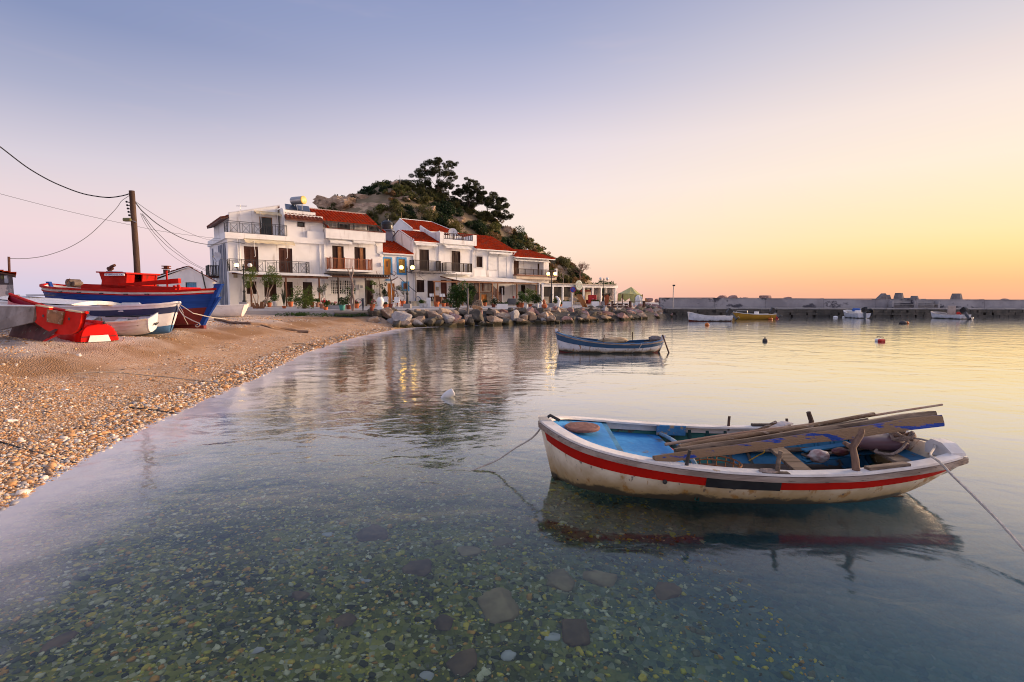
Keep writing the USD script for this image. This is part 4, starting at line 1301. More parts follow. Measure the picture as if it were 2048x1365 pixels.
tk=MB().tube([c0-AX*0.06,c0,c1],[rad*0.7,rad,rad],18)
obj('tank',tk,STEEL,sh,smooth=35)
Rt=np.stack([UP,np.cross(AX,UP),AX],1)
obj('tank_end',MB().lathe(c1,[(rad*1.03,-0.03),(rad*1.03,0.03),(rad*0.8,0.06),(0.001,0.07)],18,Rt),mat('yellow_tank_end',(0.62,0.38,0.06),(0.5,0.3,0.05),2,0.45),sh,smooth=35)
m=MB()
for s in (0.15,0.85):
    p=c0+(c1-c0)*s
    m.bar(p+V(0,0,-rad*0.9),V(p[0],p[1],zc-0.02),0.06,0.06)
obj('stand',m,STEEL,sh)
m=MB()
p=W(pt(Z1,322,180,-2)[0],-2,pt(Z1,322,225,-2)[1])
m.tube([p-UP*0.9,p+UP*0.55],0.02,5).tube([p+UP*0.42-FU*0.35,p+UP*0.5+FU*0.5],0.018,4)
for k in range(6):
    m.tube([p+UP*(0.42+k*0.014)+FU*(-0.3+k*0.15)-FN*0.25,p+UP*(0.42+k*0.014)+FU*(-0.3+k*0.15)+FN*0.25],0.01,4)
solo('television_aerial',m,STEEL,'small television aerial on the roof edge at the left end of the row','aerial')

# ---- H2: house with the red roofed terrace and the wooden balcony
h2=thing('terrace_house','white house with a wooden balcony and a red roofed terrace behind a black railing','house',W(11.5,0,G0))
T0,T1=L1+0.03,pt(Z1,1815,700)[0]
zl0=pt(Z1,1500,532)[1]
zl1=pt(Z1,1500,432)[1]
gg=rect(Z1,1268,947,1528,1098)
gd=rect(Z1,1645,950,1706,1190)
gd=(gd[0],gd[1],G0+0.05,gd[3])
ud=[rect(Z1,1285,590,1406,838),rect(Z1,1517,604,1636,842)]
uz2=min(ud[0][2],ud[1][2])
ud=[(a,b,uz2,d) for a,b,c,d in ud]
m=MB()
wall(m,sbox(T0,G0-0.4,T1,zl0),[gg,gd]+ud)
for r in [gg,gd]+ud:
    back_panel(m,r)
fbox(m,T0,T1,-8.3,-8.0,G0-0.4,zl0)
fbox(m,T0+0.002,T0+0.28,-8.0,-0.283,G0,zl0-0.01)
fbox(m,T1-0.28,T1-0.002,-8.0,-0.283,G0-0.4,zl0)
obj('wall',m,WHITEWASH,h2)
LB=mat('light_shutter_strip',(0.36,0.16,0.06),(0.28,0.12,0.05),3)
for r in ud:
    d=shutter(h2,r,DARKWOOD,n=2,louver=False)
    tm=(r[0]+r[1])/2
    obj('leaf',leaf_panel(MB(),tm-0.02,tm+0.3,0.0,r[2]+0.03,r[3]-0.08,False),LB,d,label='narrow light brown leaf standing ajar')
shutter(h2,gd,DARKWOOD,n=1,louver=False)
# white folding grille over the ground floor window
gr=obj('window',fbox(MB(),gg[0],gg[1],-0.22,-0.18,gg[2],gg[3]),GLASS_DARK,h2)
m=MB()
nx=14
for k in range(nx+1):
    t=gg[0]+(gg[1]-gg[0])*k/nx
    w=0.075 if k in (0,7,nx) else 0.05
    fbox(m,t-w/2 if 0<k<nx else (t if k==0 else t-w),t+w/2 if 0<k<nx else (t+w if k==0 else t),-0.10,-0.07,gg[2]+0.003,gg[3]-0.003)
hh=gg[3]-gg[2]
for k,(z,w) in enumerate([(0,0.06),(0.2,0.03),(0.32,0.035),(0.5,0.03),(0.62,0.035),(0.78,0.03),(0.96,0.05)]):
    fbox(m,gg[0]+0.004,gg[1]-0.004,-0.096,-0.062,gg[2]+hh*z+0.002,gg[2]+hh*z+w)
obj('grille',m,WHITEPAINT,gr)
m=MB()
sill(m,gg)
obj('sill',m,WHITEPAINT,gr)
r=rect(Z1,1565,995,1606,1046,0.2)
t=obj('meter_box',fbox(MB(),r[0],r[1],0.003,0.2,r[2],r[3]),WHITEPAINT,h2)
obj('meter_window',fbox(MB(),r[0]+0.12,r[1]-0.03,0.2,0.215,r[2]+0.12,r[3]-0.08),mat('meter_glass',(0.3,0.32,0.33),None,2,0.3),t)
# wooden balcony
b0,b1=pt(Z1,1262,780,0.9)[0],pt(Z1,1700,785,0.9)[0]
bz=uz2-0.02
m=MB()
fbox(m,b0-0.1,b1+0.1,0.003,1.0,bz-0.18,bz)
bal=obj('balcony',m,WHITEWASH,h2)
rl=MB()
iron_rail(rl,[W(b0,0.06,bz),W(b0,0.9,bz),W(b1,0.9,bz),W(b1,0.06,bz)],pt(Z1,1480,726,0.9)[1]-bz,'wood',0.125,0.012)
obj('railing',rl,mat('orange_brown_wood',(0.34,0.10,0.035),(0.25,0.07,0.025),3,0.5),bal)
for (a,b) in ((1247,1484),(1490,1722)):
    r=rect(Z1,a,520,b,560,0.2)
    awning(h2,r[0],r[1],r[3]-0.02,0.0,0.22,0.4,CANVAS_WHITE,scal=0.06,valance=0.24)
# terrace parapet proud of the front, railing, side slopes with red tiles
m=MB()
fbox(m,T0+0.02,T1+0.12,-3.0,0.45,zl0+0.003,zl0+0.2)
fbox(m,T0+0.02,T1+0.12,0.25,0.45,zl0+0.203,zl1)
fbox(m,T0+0.02,T0+0.22,-3.0,0.247,zl0+0.203,zl1)
fbox(m,T1-0.08,T1+0.12,-3.0,0.247,zl0+0.203,zl1)
obj('terrace_parapet',m,WHITEWASH,h2)
obj('parapet_tiles',MB().box(W((T0+T1)/2+0.07,0.35,zl1+0.03),(T1-T0+0.12,0.3,0.055),np.stack([FU,FN,UP],1)),TILE_BROWN,h2)
rl=MB()
ra,rb=pt(Z1,1195,380,0.35),pt(Z1,1800,430,0.35)
iron_rail(rl,[W(ra[0],0.35,zl1+0.05),W(rb[0],0.35,zl1+0.05)],0.62,'bal',0.12)
obj('terrace_railing',rl,IRON,h2)
eo=-0.55
ze=pt(Z1,1450,345,eo)[1]
te0,te1=pt(Z1,1150,330,eo)[0],pt(Z1,1748,372,eo)[0]
tr0,tr1=te0-0.1,pt(Z1,1632,262,-3.6)[0]
zrg=pt(Z1,1360,238,-3.6)[1]
m=MB()
wr=rect(Z1,1340,345,1460,440,-1.9)
wall(m,sbox(te0+0.25,zl0+0.205,te1-0.25,ze+0.45),[(wr[0],wr[1],zl0+0.21,ze)],-1.9)
back_panel(m,(wr[0],wr[1],zl0+0.3,ze),-2.16)
fbox(m,te0+0.25,te1-0.25,-7.3,-7.0,zl0-0.3,ze+0.2)
fbox(m,te0+0.25,te0+0.5,-7.0,-2.19,zl0-0.3,ze+0.2)
fbox(m,te1-0.5,te1-0.25,-7.0,-2.19,zl0-0.3,ze+0.2)
obj('upper_wall',m,WHITEWASH,h2)
shutter(h2,(wr[0],wr[1],zl0+0.22,ze-0.02),DARKWOOD,o=-1.98,louver=False)
for k,t in enumerate((te0+0.15,(te0+te1)/2,te1-0.2)):
    obj('terrace_post',fbox(MB(),t,t+0.13,eo-0.25,eo-0.12,zl0+0.205,ze+0.02),DARKWOOD,h2)
Q=[W(te0,eo,ze),W(te1,eo,ze),W(tr1,-3.6,zrg),W(tr0,-3.6,zrg)]
rf=obj('roof',slab(MB(),*Q),BEAMWOOD,h2)
obj('tiles',tiles(*Q),TILE,rf)
Q2=[W(te1,eo,ze),W(te1,-7.2,ze),W(tr1,-3.7,zrg),W(tr1,-3.6,zrg)]
obj('hip_tiles',tiles(*Q2),TILE,rf)
Q3=[W(te1,-7.2,ze),W(te0,-7.2,ze),W(tr0,-3.6,zrg),W(tr1,-3.7,zrg)]
obj('rear_tiles',tiles(*Q3),TILE,rf)
m=MB()
for k in range(26):
    a,b=Q[3]+(Q[2]-Q[3])*k/26,Q[3]+(Q[2]-Q[3])*(k+1)/26
    m.tube([a+UP*0.06,b+UP*0.085],[0.085,0.1],6)
obj('ridge_tiles',m,mat('pale_ridge_mortar',(0.55,0.42,0.36),(0.42,0.26,0.2),6,0.9),rf)
m=MB()
m.tube([Q[1]+UP*0.05,Q[2]+UP*0.07],0.085,6)
obj('hip_ridge_tiles',m,TILE,rf)
m=MB().tube([W(te1-0.1,eo+0.2,ze-0.06),W(T1+0.1,0.45,zl1+0.06)],0.09,6).tube([W(te0,eo+0.2,ze-0.06),W(T0+0.3,0.45,zl1+0.06)],0.09,6)
obj('slope_tiles',m,TILE,h2)
for px in (1150,1200):
    t=pt(Z1,px,700)[0]
    pipe(h2,[W(t,0.05,G0+1),W(t,0.05,zl0-0.05)])
pipe(h2,[W(*a) for a in ((pt(Z1,1725,550)[0],0.03,pt(Z1,1725,560)[1]),(pt(Z1,1752,600)[0],0.03,pt(Z1,1752,600)[1]),(pt(Z1,1750,650)[0],0.03,pt(Z1,1750,660)[1]),(pt(Z1,1790,690)[0],0.03,pt(Z1,1790,690)[1]))],0.02,mat('grey_cable',(0.25,0.24,0.24)),'cable')
r=rect(Z1,1778,675,1800,697)
obj('junction_box',fbox(MB(),r[0],r[1],0.003,0.12,r[2],r[3]),WHITEPAINT,h2)
r=rect(Z1,1788,765,1814,805)
obj('junction_box',fbox(MB(),r[0],r[1]-0.02,0.003,0.15,r[2],r[3]),WHITEPAINT,h2)

# ---- H3: small low house with blue and orange joinery
h3=thing('small_house','small low white house with an orange door and sky blue window frames','house',W(17,0,G0))
T2=T1+0.03
T3=pt(Z2,492,560)[0]
ze3=pt(Z2,320,500)[1]
d1=rect(Z2,163,556,242,740)
w1=rect(Z2,330,562,402,718)
w2=rect(Z2,383,836,432,904)
d2=rect(Z2,205,836,286,1035)
d2=(d2[0],d2[1],G0+0.05,d2[3])
m=MB()
wall(m,sbox(T2,G0-0.4,T3,ze3),[d1,w1,w2,d2],-0.12)
for r in (d1,w1,w2,d2):
    back_panel(m,r,-0.38)
fbox(m,T2,T3,-6.3,-6.0,G0-0.4,ze3+0.5)
fbox(m,T2+0.002,T2+0.25,-6.0,-0.405,G0,ze3)
fbox(m,T3-0.25,T3-0.002,-6.0,-0.405,G0,ze3)
obj('wall',m,WHITEWASH,h3)
shutter(h3,d1,ORANGEWOOD,o=-0.16,n=1,louver=False,frame=YELLOWWOOD,fw=0.1)
q=MB()
fbox(q,d1[0]+0.32,d1[1]-0.32,-0.17,-0.145,d1[2]+(d1[3]-d1[2])*0.5,d1[3]-0.25)
obj('door_glass',q,GLASS_DARK,h3)
shutter(h3,w1,YELLOWWOOD,o=-0.16,n=2,name='window',louver=False)
shutter(h3,w2,REDWOOD,o=-0.16,n=1,name='window',louver=False)
shutter(h3,d2,ORANGEWOOD,o=-0.16,n=2,louver=False)


def surround(parent,r,w,m,o,foot=True):
    q=MB()
    t0,t1,z0,z1=r
    fbox(q,t0-w,t0-0.003,o,o+0.05,z0,z1+w)
    fbox(q,t1+0.003,t1+w,o,o+0.05,z0,z1+w)
    fbox(q,t0-0.002,t1+0.002,o,o+0.047,z1+0.003,z1+w)
    if foot:
        fbox(q,t0-w,t1+w,o,o+0.06,z0-w,z0-0.003)
    obj('surround',q,m,parent)


surround(h3,d1,0.16,BLUEPAINT,-0.117,False)
surround(h3,w1,0.2,BLUEPAINT,-0.117)
surround(h3,w2,0.19,BLUEPAINT,-0.117)
r=rect(Z2,183,790,232,806)
obj('blue_lintel',fbox(MB(),r[0],r[1],-0.117,0.1,r[2],r[3]),BLUEPAINT,h3)
r=rect(Z2,325,885,345,912)
obj('letter_box',fbox(MB(),r[0],r[1],-0.117,0.02,r[2],r[3]),IRON,h3)
Q=[W(T2-0.02,0.1,ze3+0.02),W(T3+0.02,0.1,ze3+0.02),W(T3+0.02,-4.6,ze3+1.75),W(T2-0.02,-4.6,ze3+1.75)]
rf=obj('roof',slab(MB(),*Q),WHITEWASH_OLD,h3)
obj('tiles',tiles(*Q),TILE,rf)
obj('cornice',fbox(MB(),T2+0.003,T3-0.003,-0.11,0.04,ze3-0.16,ze3-0.12+0.0),WHITEPAINT,h3)
m=MB().tube([W(*a) for a in ((pt(Z2,310,775)[0],0.6,pt(Z2,310,775,.6)[1]),(pt(Z2,500,945)[0],0.6,pt(Z2,500,945,.6)[1]))],0.035,6)
obj('sloping_handrail',m,IRON,h3)

# ---- H4: double house with two balconies, tall rear house behind
h4=thing('balcony_house','white gabled house with two black balconies and a parapet roof terrace','house',W(21.5,0,G0))
T4=T3+0.02
TM=pt(Z2,785,560)[0]
T5=pt(Z2,1190,560)[0]
ze4=pt(Z2,640,360)[1]
dA,dB=rect(Z2,563,452,671,697),rect(Z2,928,470,1026,703)
u4=min(dA[2],dB[2])
dA,dB=(dA[0],dA[1],u4,dA[3]),(dB[0],dB[1],u4,dB[3])
gw4=rect(Z4,22,150,135,328)
gd4=rect(Z4,183,160,278,480)
gd5=rect(Z4,380,150,465,470)
gd4,gd5=(gd4[0],gd4[1],G0+0.05,gd4[3]),(gd5[0],gd5[1],G0+0.05,gd5[3])
gw6=rect(Z4,530,150,600,330)
m=MB()
zpar0,zpar1=pt(Z2,1000,400)[1],pt(Z2,1190,292)[1]
wall(m,[(T4,G0-0.4),(T5,G0-0.4),(T5,zpar0),(TM,zpar0),(TM,ze4),(T4,ze4)],[dA,dB,gw4,gd4,gd5,gw6])
for r in (dA,dB,gw4,gd4,gd5,gw6):
    back_panel(m,r)
# left gable wall, its slope seen above the little house
go,gz=spt(*Z2(322,240),T4)
bo,bz_=spt(*Z2(168,382),T4)
zf=pt(Z2,490,355)[1]
sidewall(m,[(-0.283,G0-0.4),(-0.283,zf),(go,gz),(2*go+0.2,zf),(2*go+0.2,G0-0.4)],T4,0.28)
fbox(m,T4,T5,2*go-0.1,2*go+0.197,G0-0.4,zf)
fbox(m,T5-0.28,T5-0.002,2*go+0.2,-0.285,G0-0.4,zpar0)
obj('wall',m,WHITEWASH,h4)
shutter(h4,dA,DARKWOOD,louver=False)
shutter(h4,dB,DARKWOOD,louver=False)
shutter(h4,gw4,DARKWOOD,name='window')
shutter(h4,gd4,DARKWOOD,louver=False)
shutter(h4,gd5,mat('dark_red_door',(0.13,0.03,0.015),(0.09,0.02,0.01),3,0.5),n=1,louver=False)
shutter(h4,gw6,DARKWOOD,name='window')
Q=[W(T4-0.02,0.22,zf+0.0),W(TM-0.05,0.22,zf+0.0),W(TM-0.05,go,gz+0.06),W(T4-0.02,go,gz+0.06)]
rf=obj('roof',slab(MB(),*Q),WHITEWASH,h4)
obj('tiles',tiles(*Q),TILE,rf)
Q3=[W(T5,2*go+0.0,zf),W(T4-0.02,2*go+0.0,zf),W(T4-0.02,go,gz+0.06),W(T5,go,gz+0.06)]
obj('rear_tiles',tiles(*Q3),TILE,rf)
m=MB()
for a,b in (((W(T4+0.06,0.18,zf+0.06)),W(T4+0.06,go,gz+0.13)),):
    for k in range(16):
        m.tube([a+(b-a)*k/16,a+(b-a)*(k+0.92)/16],[0.075,0.065],6)
obj('verge_tiles',m,WHITEPAINT,rf)
# parapet terrace on the right half
m=MB()
ph0,ph1=TM-0.03,pt(Z2,1212,350,0.3)[0]
fbox(m,ph0,ph1,-2.4,0.3,zpar0+0.003,zpar0+0.12)
ra,rb=pt(Z2,840,310,0.3)[0],pt(Z2,1170,320,0.3)[0]
zrl=pt(Z2,1000,345,0.3)[1]
wall(m,[(ph0,zpar0+0.123),(ph1,zpar0+0.123),(ph1,zpar1),(rb,zpar1),(rb,zrl),(ra,zrl),(ra,zpar1+0.02),(ph0,zpar1+0.02)],(),0.3,0.2)
fbox(m,ph1-0.2,ph1-0.002,-2.4,0.097,zpar0+0.123,zpar1)
# swept white wall that drops from the rear gable down to the parapet
sq_=[(0.097,zpar0+0.123),(0.097,zpar1+0.05),(-0.6,zpar1-0.02),(-1.6,zpar1+0.05),(-2.8,zpar1+0.5),(-4.2,zpar1+1.1),(-4.2,zpar0+0.123)]
m.extrude(Polygon(sq_),A0+FU*ph0,FN,UP,FU*0.2)
obj('terrace_parapet',m,WHITEWASH,h4)
obj('coping_tiles',MB().tube([W(ph0+0.1,o,z+0.03) for o,z in sq_[1:6]],0.07,6),WHITEPAINT,h4)
rl=MB()
iron_rail(rl,[W(ra+0.04,0.2,zrl),W(rb-0.04,0.2,zrl)],zpar1-zrl-0.05,'bal',0.22,0.022)
obj('terrace_railing',rl,DARKWOOD,h4)
m=MB()
fbox(m,ph0+0.3,ph1-0.25,-2.6,-2.35,zpar0+0.123,zpar1+0.1)
obj('terrace_back_wall',m,WHITEWASH,h4)
for (Za,x0,x1,yt,yb,dr) in ((Z2,495,801,573,698,dA),(Z2,866,1155,602,706,dB)):
    b0,b1=pt(Za,x0,(yt+yb)/2,0.85)[0],pt(Za,x1,(yt+yb)/2,0.85)[0]
    bz=u4-0.02
    m=MB()
    fbox(m,b0-0.06,b1+0.06,0.003,0.95,bz-(0.12 if dr is dA else 0.24),bz)
    bl=obj('balcony',m,DARKWOOD if dr is dA else WHITEWASH,h4)
    rl=MB()
    iron_rail(rl,[W(b0,0.06,bz),W(b0,0.85,bz),W(b1,0.85,bz),W(b1,0.06,bz)],pt(Za,(x0+x1)/2,yt+6,0.85)[1]-bz,'bal',0.125,0.013)
    obj('railing',rl,mat('brown_black_rail',(0.035,0.022,0.02),(0.025,0.016,0.014),3,0.5),bl)
r=rect(Z2,500,378,758,410,0.2)
awning(h4,r[0],r[1],r[3],0.0,0.14,0.4,CANVAS_WHITE,scal=0.05)
r=rect(Z2,835,408,1130,440,0.2)
awning(h4,r[0],r[1],r[3],0.0,0.2,0.55,CANVAS_WHITE,scal=0.05)
t=pt(Z2,782,500)[0]
pipe(h4,[W(t,0.06,u4-0.3),W(t,0.06,zpar0)])
for px in (1160,1178):
    t=pt(Z2,px,560)[0]
    pipe(h4,[W(t,0.06,u4-0.4),W(t,0.06,zpar0-0.2)],0.04)
r=rect(Z4,315,250,347,300,0.15)
obj('meter_box',fbox(MB(),r[0],r[1],0.003,0.15,r[2],r[3]),mat('beige_box',(0.4,0.38,0.33)),h4)
t=pt(Z2,517,850)[0]
pipe(h4,[W(t,0.06,G0),W(t,0.06,u4-0.2)],0.05,mat('cream_pipe',(0.6,0.48,0.34)))
p=pt(Z2,940,262,-1.4)
dish('satellite_dish','white satellite dish above the parapet terrace of the gabled house',W(p[0],-1.4,p[1]),V(0.35,-0.9,0.3),0.5,mat('dish_white',(0.66,0.64,0.64),None,2,0.5),W(p[0],-1.5,zpar0+0.2))

# tall rear house
hr=thing('rear_house','tall white gabled house with a red roof behind the parapet terrace','house',W(23,-8,G0))
fo=2*go-0.6
Tr=pt(Z2,572,220,fo)[0]
gp=pt(Z2,335,103,fo-3.2)
Tr0=gp[0]
zre=pt(Z2,575,222,fo)[1]-0.15
tend=pt(Z2,905,255,fo)[0]+1.2
m=MB()
sidewall(m,[(fo,G0),(fo,zre),(fo-3.2,gp[1]),(fo-6.4,zre+0.4),(fo-6.4,G0)],Tr0-0.003,0.28)
fbox(m,Tr0+0.28,tend,fo-0.28,fo-0.002,G0,zre)
fbox(m,tend-0.28,tend,fo-6.4,fo-0.285,G0,zre)
obj('wall',m,WHITEWASH,hr)
Q=[W(Tr0+0.02,fo+0.2,zre+0.02),W(tend,fo+0.2,zre+0.02),W(tend-2.0,fo-3.2,gp[1]-0.05),W(Tr0+0.02,fo-3.2,gp[1]-0.05)]
rf=obj('roof',slab(MB(),*Q),WHITEWASH,hr)
obj('tiles',tiles(*Q),TILE,rf)
Q3=[W(tend,fo-6.4,zre+0.1),W(Tr0+0.02,fo-6.4,zre+0.1),Q[3],Q[2]]
obj('rear_tiles',tiles(*Q3),TILE,rf)
m=MB()
for a,b,k_ in ((Q[0],Q[3],18),(Q[3],Q[2],16),(Q[2],Q[1],20)):
    for k in range(k_):
        m.tube([a+(b-a)*k/k_+UP*0.08,a+(b-a)*(k+0.92)/k_+UP*0.08],[0.085,0.075],6)
obj('verge_tiles',m,WHITEPAINT,rf)
obj('pole',MB().tube([W(Tr0+0.1,fo-2.9,gp[1]-1.2),W(Tr0+0.1,fo-2.9,gp[1]+0.75)],0.03,5),mat('ochre_pole',(0.3,0.18,0.08)),hr)

# black water tank between the roofs
p=pt(Z2,195,190,-5)
c=W(p[0],-5,pt(Z2,195,232,-5)[1])
tk=thing('water_tank','black plastic water tank on a stand between the red roofs','water tank',c)
rw=0.66
obj('tank',MB().lathe(c,[(0.01,0),(rw,0),(rw,0.12),(rw*1.03,0.2),(rw,0.28),(rw,0.5),(rw*1.03,0.56),(rw,0.62),(rw*0.88,0.85),(rw*0.5,1.02),(rw*0.3,1.06),(rw*0.3,1.16),(0.01,1.17)],20),PLASTIC_BLACK,tk,smooth=35)
st=MB()
st.box(c+V(0,0,-0.06),(1.5,1.5,0.1))
for sx in (-0.65,0.65):
    for sy in (-0.65,0.65):
        st.box(c+V(sx,sy,-1.7),(0.1,0.1,3.2))
st.box(c+V(0,0,-0.95),(1.25,1.25,1.5))
obj('stand',st,mat('grey_blue_paint',(0.3,0.3,0.3)),tk)

# ---- H5: plain white house with a big red roof
h5=thing('plain_house','plain white house with a large red hipped roof and white roller shutters','house',W(29,0,G0))
T5b=T5+0.02
T6=pt(Z2,1622,600)[0]
ze5=pt(Z2,1420,462)[1]
w5=rect(Z2,1208,531,1276,652)
p5=rect(Z2,1340,530,1450,682)
p6=rect(Z2,1458,530,1556,765)
gw7=rect(Z4,1228,235,1310,372)
m=MB()
wall(m,sbox(T5b,G0-0.4,T6,ze5),[w5,gw7])
back_panel(m,w5)
back_panel(m,gw7)
fbox(m,T5b,T6,-7.3,-7.0,G0-0.4,ze5)
fbox(m,T6-0.28,T6-0.002,-7.0,-0.285,G0-0.4,ze5)
fbox(m,T5b+0.002,T5b+0.28,-7.0,-0.285,zpar0-0.5,ze5)
obj('wall',m,WHITEWASH,h5)
shutter(h5,w5,DARKWOOD,name='window')
shutter(h5,gw7,DARKWOOD,name='window',frame=mat('grey_blue_paint',(0.3,)*3))
for r in (p5,p6):
    q=MB()
    n=int((r[3]-r[2])/0.09)
    for k in range(n):
        z=r[2]+(r[3]-r[2])*k/n
        fbox(q,r[0]+0.05,r[1]-0.05,0.003,0.028,z+0.004,z+(r[3]-r[2])/n-0.006)
    s=obj('roller_shutter',q,WHITEPAINT,h5)
    q=MB()
    for a in (r[0],r[1]-0.05):
        fbox(q,a,a+0.05,0.003,0.05,r[2],r[3])
    fbox(q,r[0],r[1],0.003,0.12,r[3]+0.003,r[3]+0.16)
    fbox(q,r[0],r[1],0.003,0.08,r[2]-0.06,r[2]-0.003)
    obj('frame',q,mat('pale_grey_frame',(0.55,0.54,0.53),None,2,0.5),s)
surround(h5,w5,0.12,mat('pale_grey_frame',(0.5,)*3),0.003)
r=rect(Z2,1338,475,1600,500,0.2)
awning(h5,r[0],r[1],r[3],0.0,0.16,0.4,CANVAS_WHITE,scal=0.05)
rd=pt(Z2,1215,295,-3.6)
rz5=pt(Z2,1290,297,-3.6)[1]
rt1=pt(Z2,1372,302,-3.6)[0]
Q=[W(T5b-0.15,0.35,ze5+0.02),W(T6+0.2,0.35,ze5+0.02),W(rt1,-3.6,rz5),W(T5b-0.15,-3.6,rz5)]
rf=obj('roof',slab(MB(),*Q),WHITEPAINT,h5)
obj('tiles',tiles(*Q),TILE,rf)
obj('hip_tiles',tiles(W(T6+0.2,0.35,ze5+0.02),W(T6+0.2,-7.4,ze5+0.02),W(rt1,-3.65,rz5),W(rt1,-3.6,rz5)),TILE,rf)
obj('rear_tiles',tiles(W(T6+0.2,-7.4,ze5+0.02),W(T5b-0.15,-7.4,ze5+0.02),W(T5b-0.15,-3.65,rz5),W(rt1,-3.65,rz5)),TILE,rf)
obj('gutter',fbox(MB(),T5b,T6+0.2,0.36,0.46,ze5-0.1,ze5+0.0),WHITEPAINT,h5)
pipe(h5,[W(T6+0.1,0.4,ze5-0.08),W(T6-0.02,0.08,ze5-0.5),W(T6-0.02,0.08,G0+2.6)],0.05)

# ---- H6: end house with a recessed upper balcony
h6=thing('end_house','white end house with a long wooden balcony under a low red hipped roof','house',W(35,0,G0))
T6b=T6+0.02
T7=pt(Z3,526,280)[0]
ze6=pt(Z3,350,200)[1]
zb6=pt(Z3,390,385)[1]
bw=[rect(Z3,148,225,203,380,-0.9),rect(Z3,405,256,469,385,-0.9)]
m=MB()
bw=[(a,b,zb6+0.02,d) for a,b,c,d in bw]
wall(m,sbox(T6b+0.05,zb6,T7-0.02,ze6),bw,-0.9)
for r in bw:
    back_panel(m,r,-1.16)
tp=pt(Z3,470,290)[0]
fbox(m,tp,T7,-0.897,0,zb6+0.003,ze6)
wall(m,sbox(T6b,G0-0.4,T7,zb6-0.2),[rect(Z4,1550,215,1612,345),rect(Z4,1905,240,1975,345)])
for q in (rect(Z4,1550,215,1612,345),rect(Z4,1905,240,1975,345)):
    back_panel(m,q)
fbox(m,T6b,T7,-6.8,-0.0,zb6-0.197,zb6-0.003)
fbox(m,T7-0.28,T7,-6.8,-1.19,zb6,ze6)
fbox(m,T6b,T7,-7.0,-6.803,G0-0.4,ze6)
fbox(m,T7-0.28,T7-0.002,-6.8,-0.285,G0-0.4,zb6-0.2)
obj('wall',m,WHITEWASH,h6)
BR=mat('mid_brown_shutter',(0.11,0.045,0.025),(0.08,0.03,0.018),3,0.55,0.2,20)
for r in bw:
    shutter(h6,r,BR,o=-0.96,louver=True)
for r in (rect(Z4,1550,215,1612,345),rect(Z4,1905,240,1975,345)):
    shutter(h6,r,DARKWOOD,name='window')
m=MB()
t9=pt(Z3,612,360,0.8)[0]
fbox(m,T6b-0.05,t9+0.05,0.003,0.9,zb6-0.14,zb6+0.02)
bl=obj('balcony',m,REDWOOD,h6)
rl=MB()
iron_rail(rl,[W(T6b,0.8,zb6+0.02),W(t9,0.8,zb6+0.02),W(t9,0.06,zb6+0.02)],pt(Z3,380,320,0.8)[1]-zb6-0.02,'bal',0.16,0.016)
obj('railing',rl,DARKWOOD,bl)
obj('end_post',fbox(MB(),t9-0.16,t9+0.02,0.55,0.88,zb6+0.023,zb6+0.9),WHITEPAINT,bl)
fbox_=MB()
fbox(fbox_,T6b-0.02,t9,0.003,0.75,zb6-0.5,zb6-0.145)
obj('balcony_fascia',fbox_,mat('cream_plaster',(0.66,0.55,0.42),(0.55,0.45,0.33),1.2,0.85),h6)
r=rect(Z3,205,215,530,240,0.1)
awning(h6,T6b+0.1,r[1]-0.1,ze6-0.18,-0.1,0.12,0.35,CANVAS_WHITE,scal=0.04,valance=0.14)
rz6=pt(Z3,210,110,-3.4)[1]
rt6=pt(Z3,295,112,-3.4)[0]
Q=[W(T6b-0.1,0.5,ze6+0.02),W(T7+0.55,0.5,ze6+0.02),W(rt6,-3.4,rz6),W(T6b-0.1,-3.4,rz6)]
rf=obj('roof',slab(MB(),*Q),WHITEPAINT,h6)
obj('tiles',tiles(*Q),TILE,rf)
obj('hip_tiles',tiles(Q[1],W(T7+0.55,-7.2,ze6+0.02),W(rt6,-3.45,rz6),Q[2]),TILE,rf)
obj('rear_tiles',tiles(W(T7+0.55,-7.2,ze6+0.02),W(T6b-0.1,-7.2,ze6+0.02),W(T6b-0.1,-3.45,rz6),W(rt6,-3.45,rz6)),TILE,rf)
obj('hip_ridge_tiles',MB().tube([Q[1]+UP*0.06,Q[2]+UP*0.08],0.1,6),TILE,rf)
obj('finial',MB().lathe(Q[2]+UP*0.08,[(0.14,0),(0.07,0.15),(0.01,0.2)],8),WHITEPAINT,rf)
obj('gutter',fbox(MB(),T6b,T7+0.55,0.51,0.6,ze6-0.1,ze6),WHITEPAINT,h6)

# ------------------------------------------------------------------ canopies before the fronts
def posts(parent,items,m,o,w=0.12,name='post'):
    for (x,y,ztop) in items:
        t=fpt(x,y,o)[0]
        g=float(quay_z(*W(t,o,0)[:2]))
        q=fbox(MB(),t-w/2,t+w/2,o-w/2,o+w/2,g-0.1,ztop)
        obj(name,q,m,parent)


oc=2.7
ca=thing('awning_canopy','white boarded canopy on brown posts along the front of the left end house','canopy',W(4,1.5,G0))
zb=uz-0.16
zf_=pt(Z1,800,893,oc)[1]
tc0,tc1=pt(Z1,345,887,oc)[0],pt(Z1,1285,903,oc)[0]
zb=uz-0.07
Q=[W(tc0,oc,zf_),W(tc1,oc,zf_),W(L1-0.05,1.06,zb),W(0.0,1.06,zb)]
nb=14
for k in range(nb):
    a,b=k/nb,(k+0.94)/nb
    l0,l1=Q[0]+(Q[1]-Q[0])*a,Q[0]+(Q[1]-Q[0])*b
    u0,u1=Q[3]+(Q[2]-Q[3])*a,Q[3]+(Q[2]-Q[3])*b
    obj('roof_board',MB().hexa([p-UP*0.04 for p in (l0,l1,u1,u0)]+[l0,l1,u1,u0]),WHITEPAINT,ca)
m=MB()
fbox(m,tc0+0.1,tc1-0.35,oc-0.25,oc-0.13,zf_-0.24,zf_-0.055)
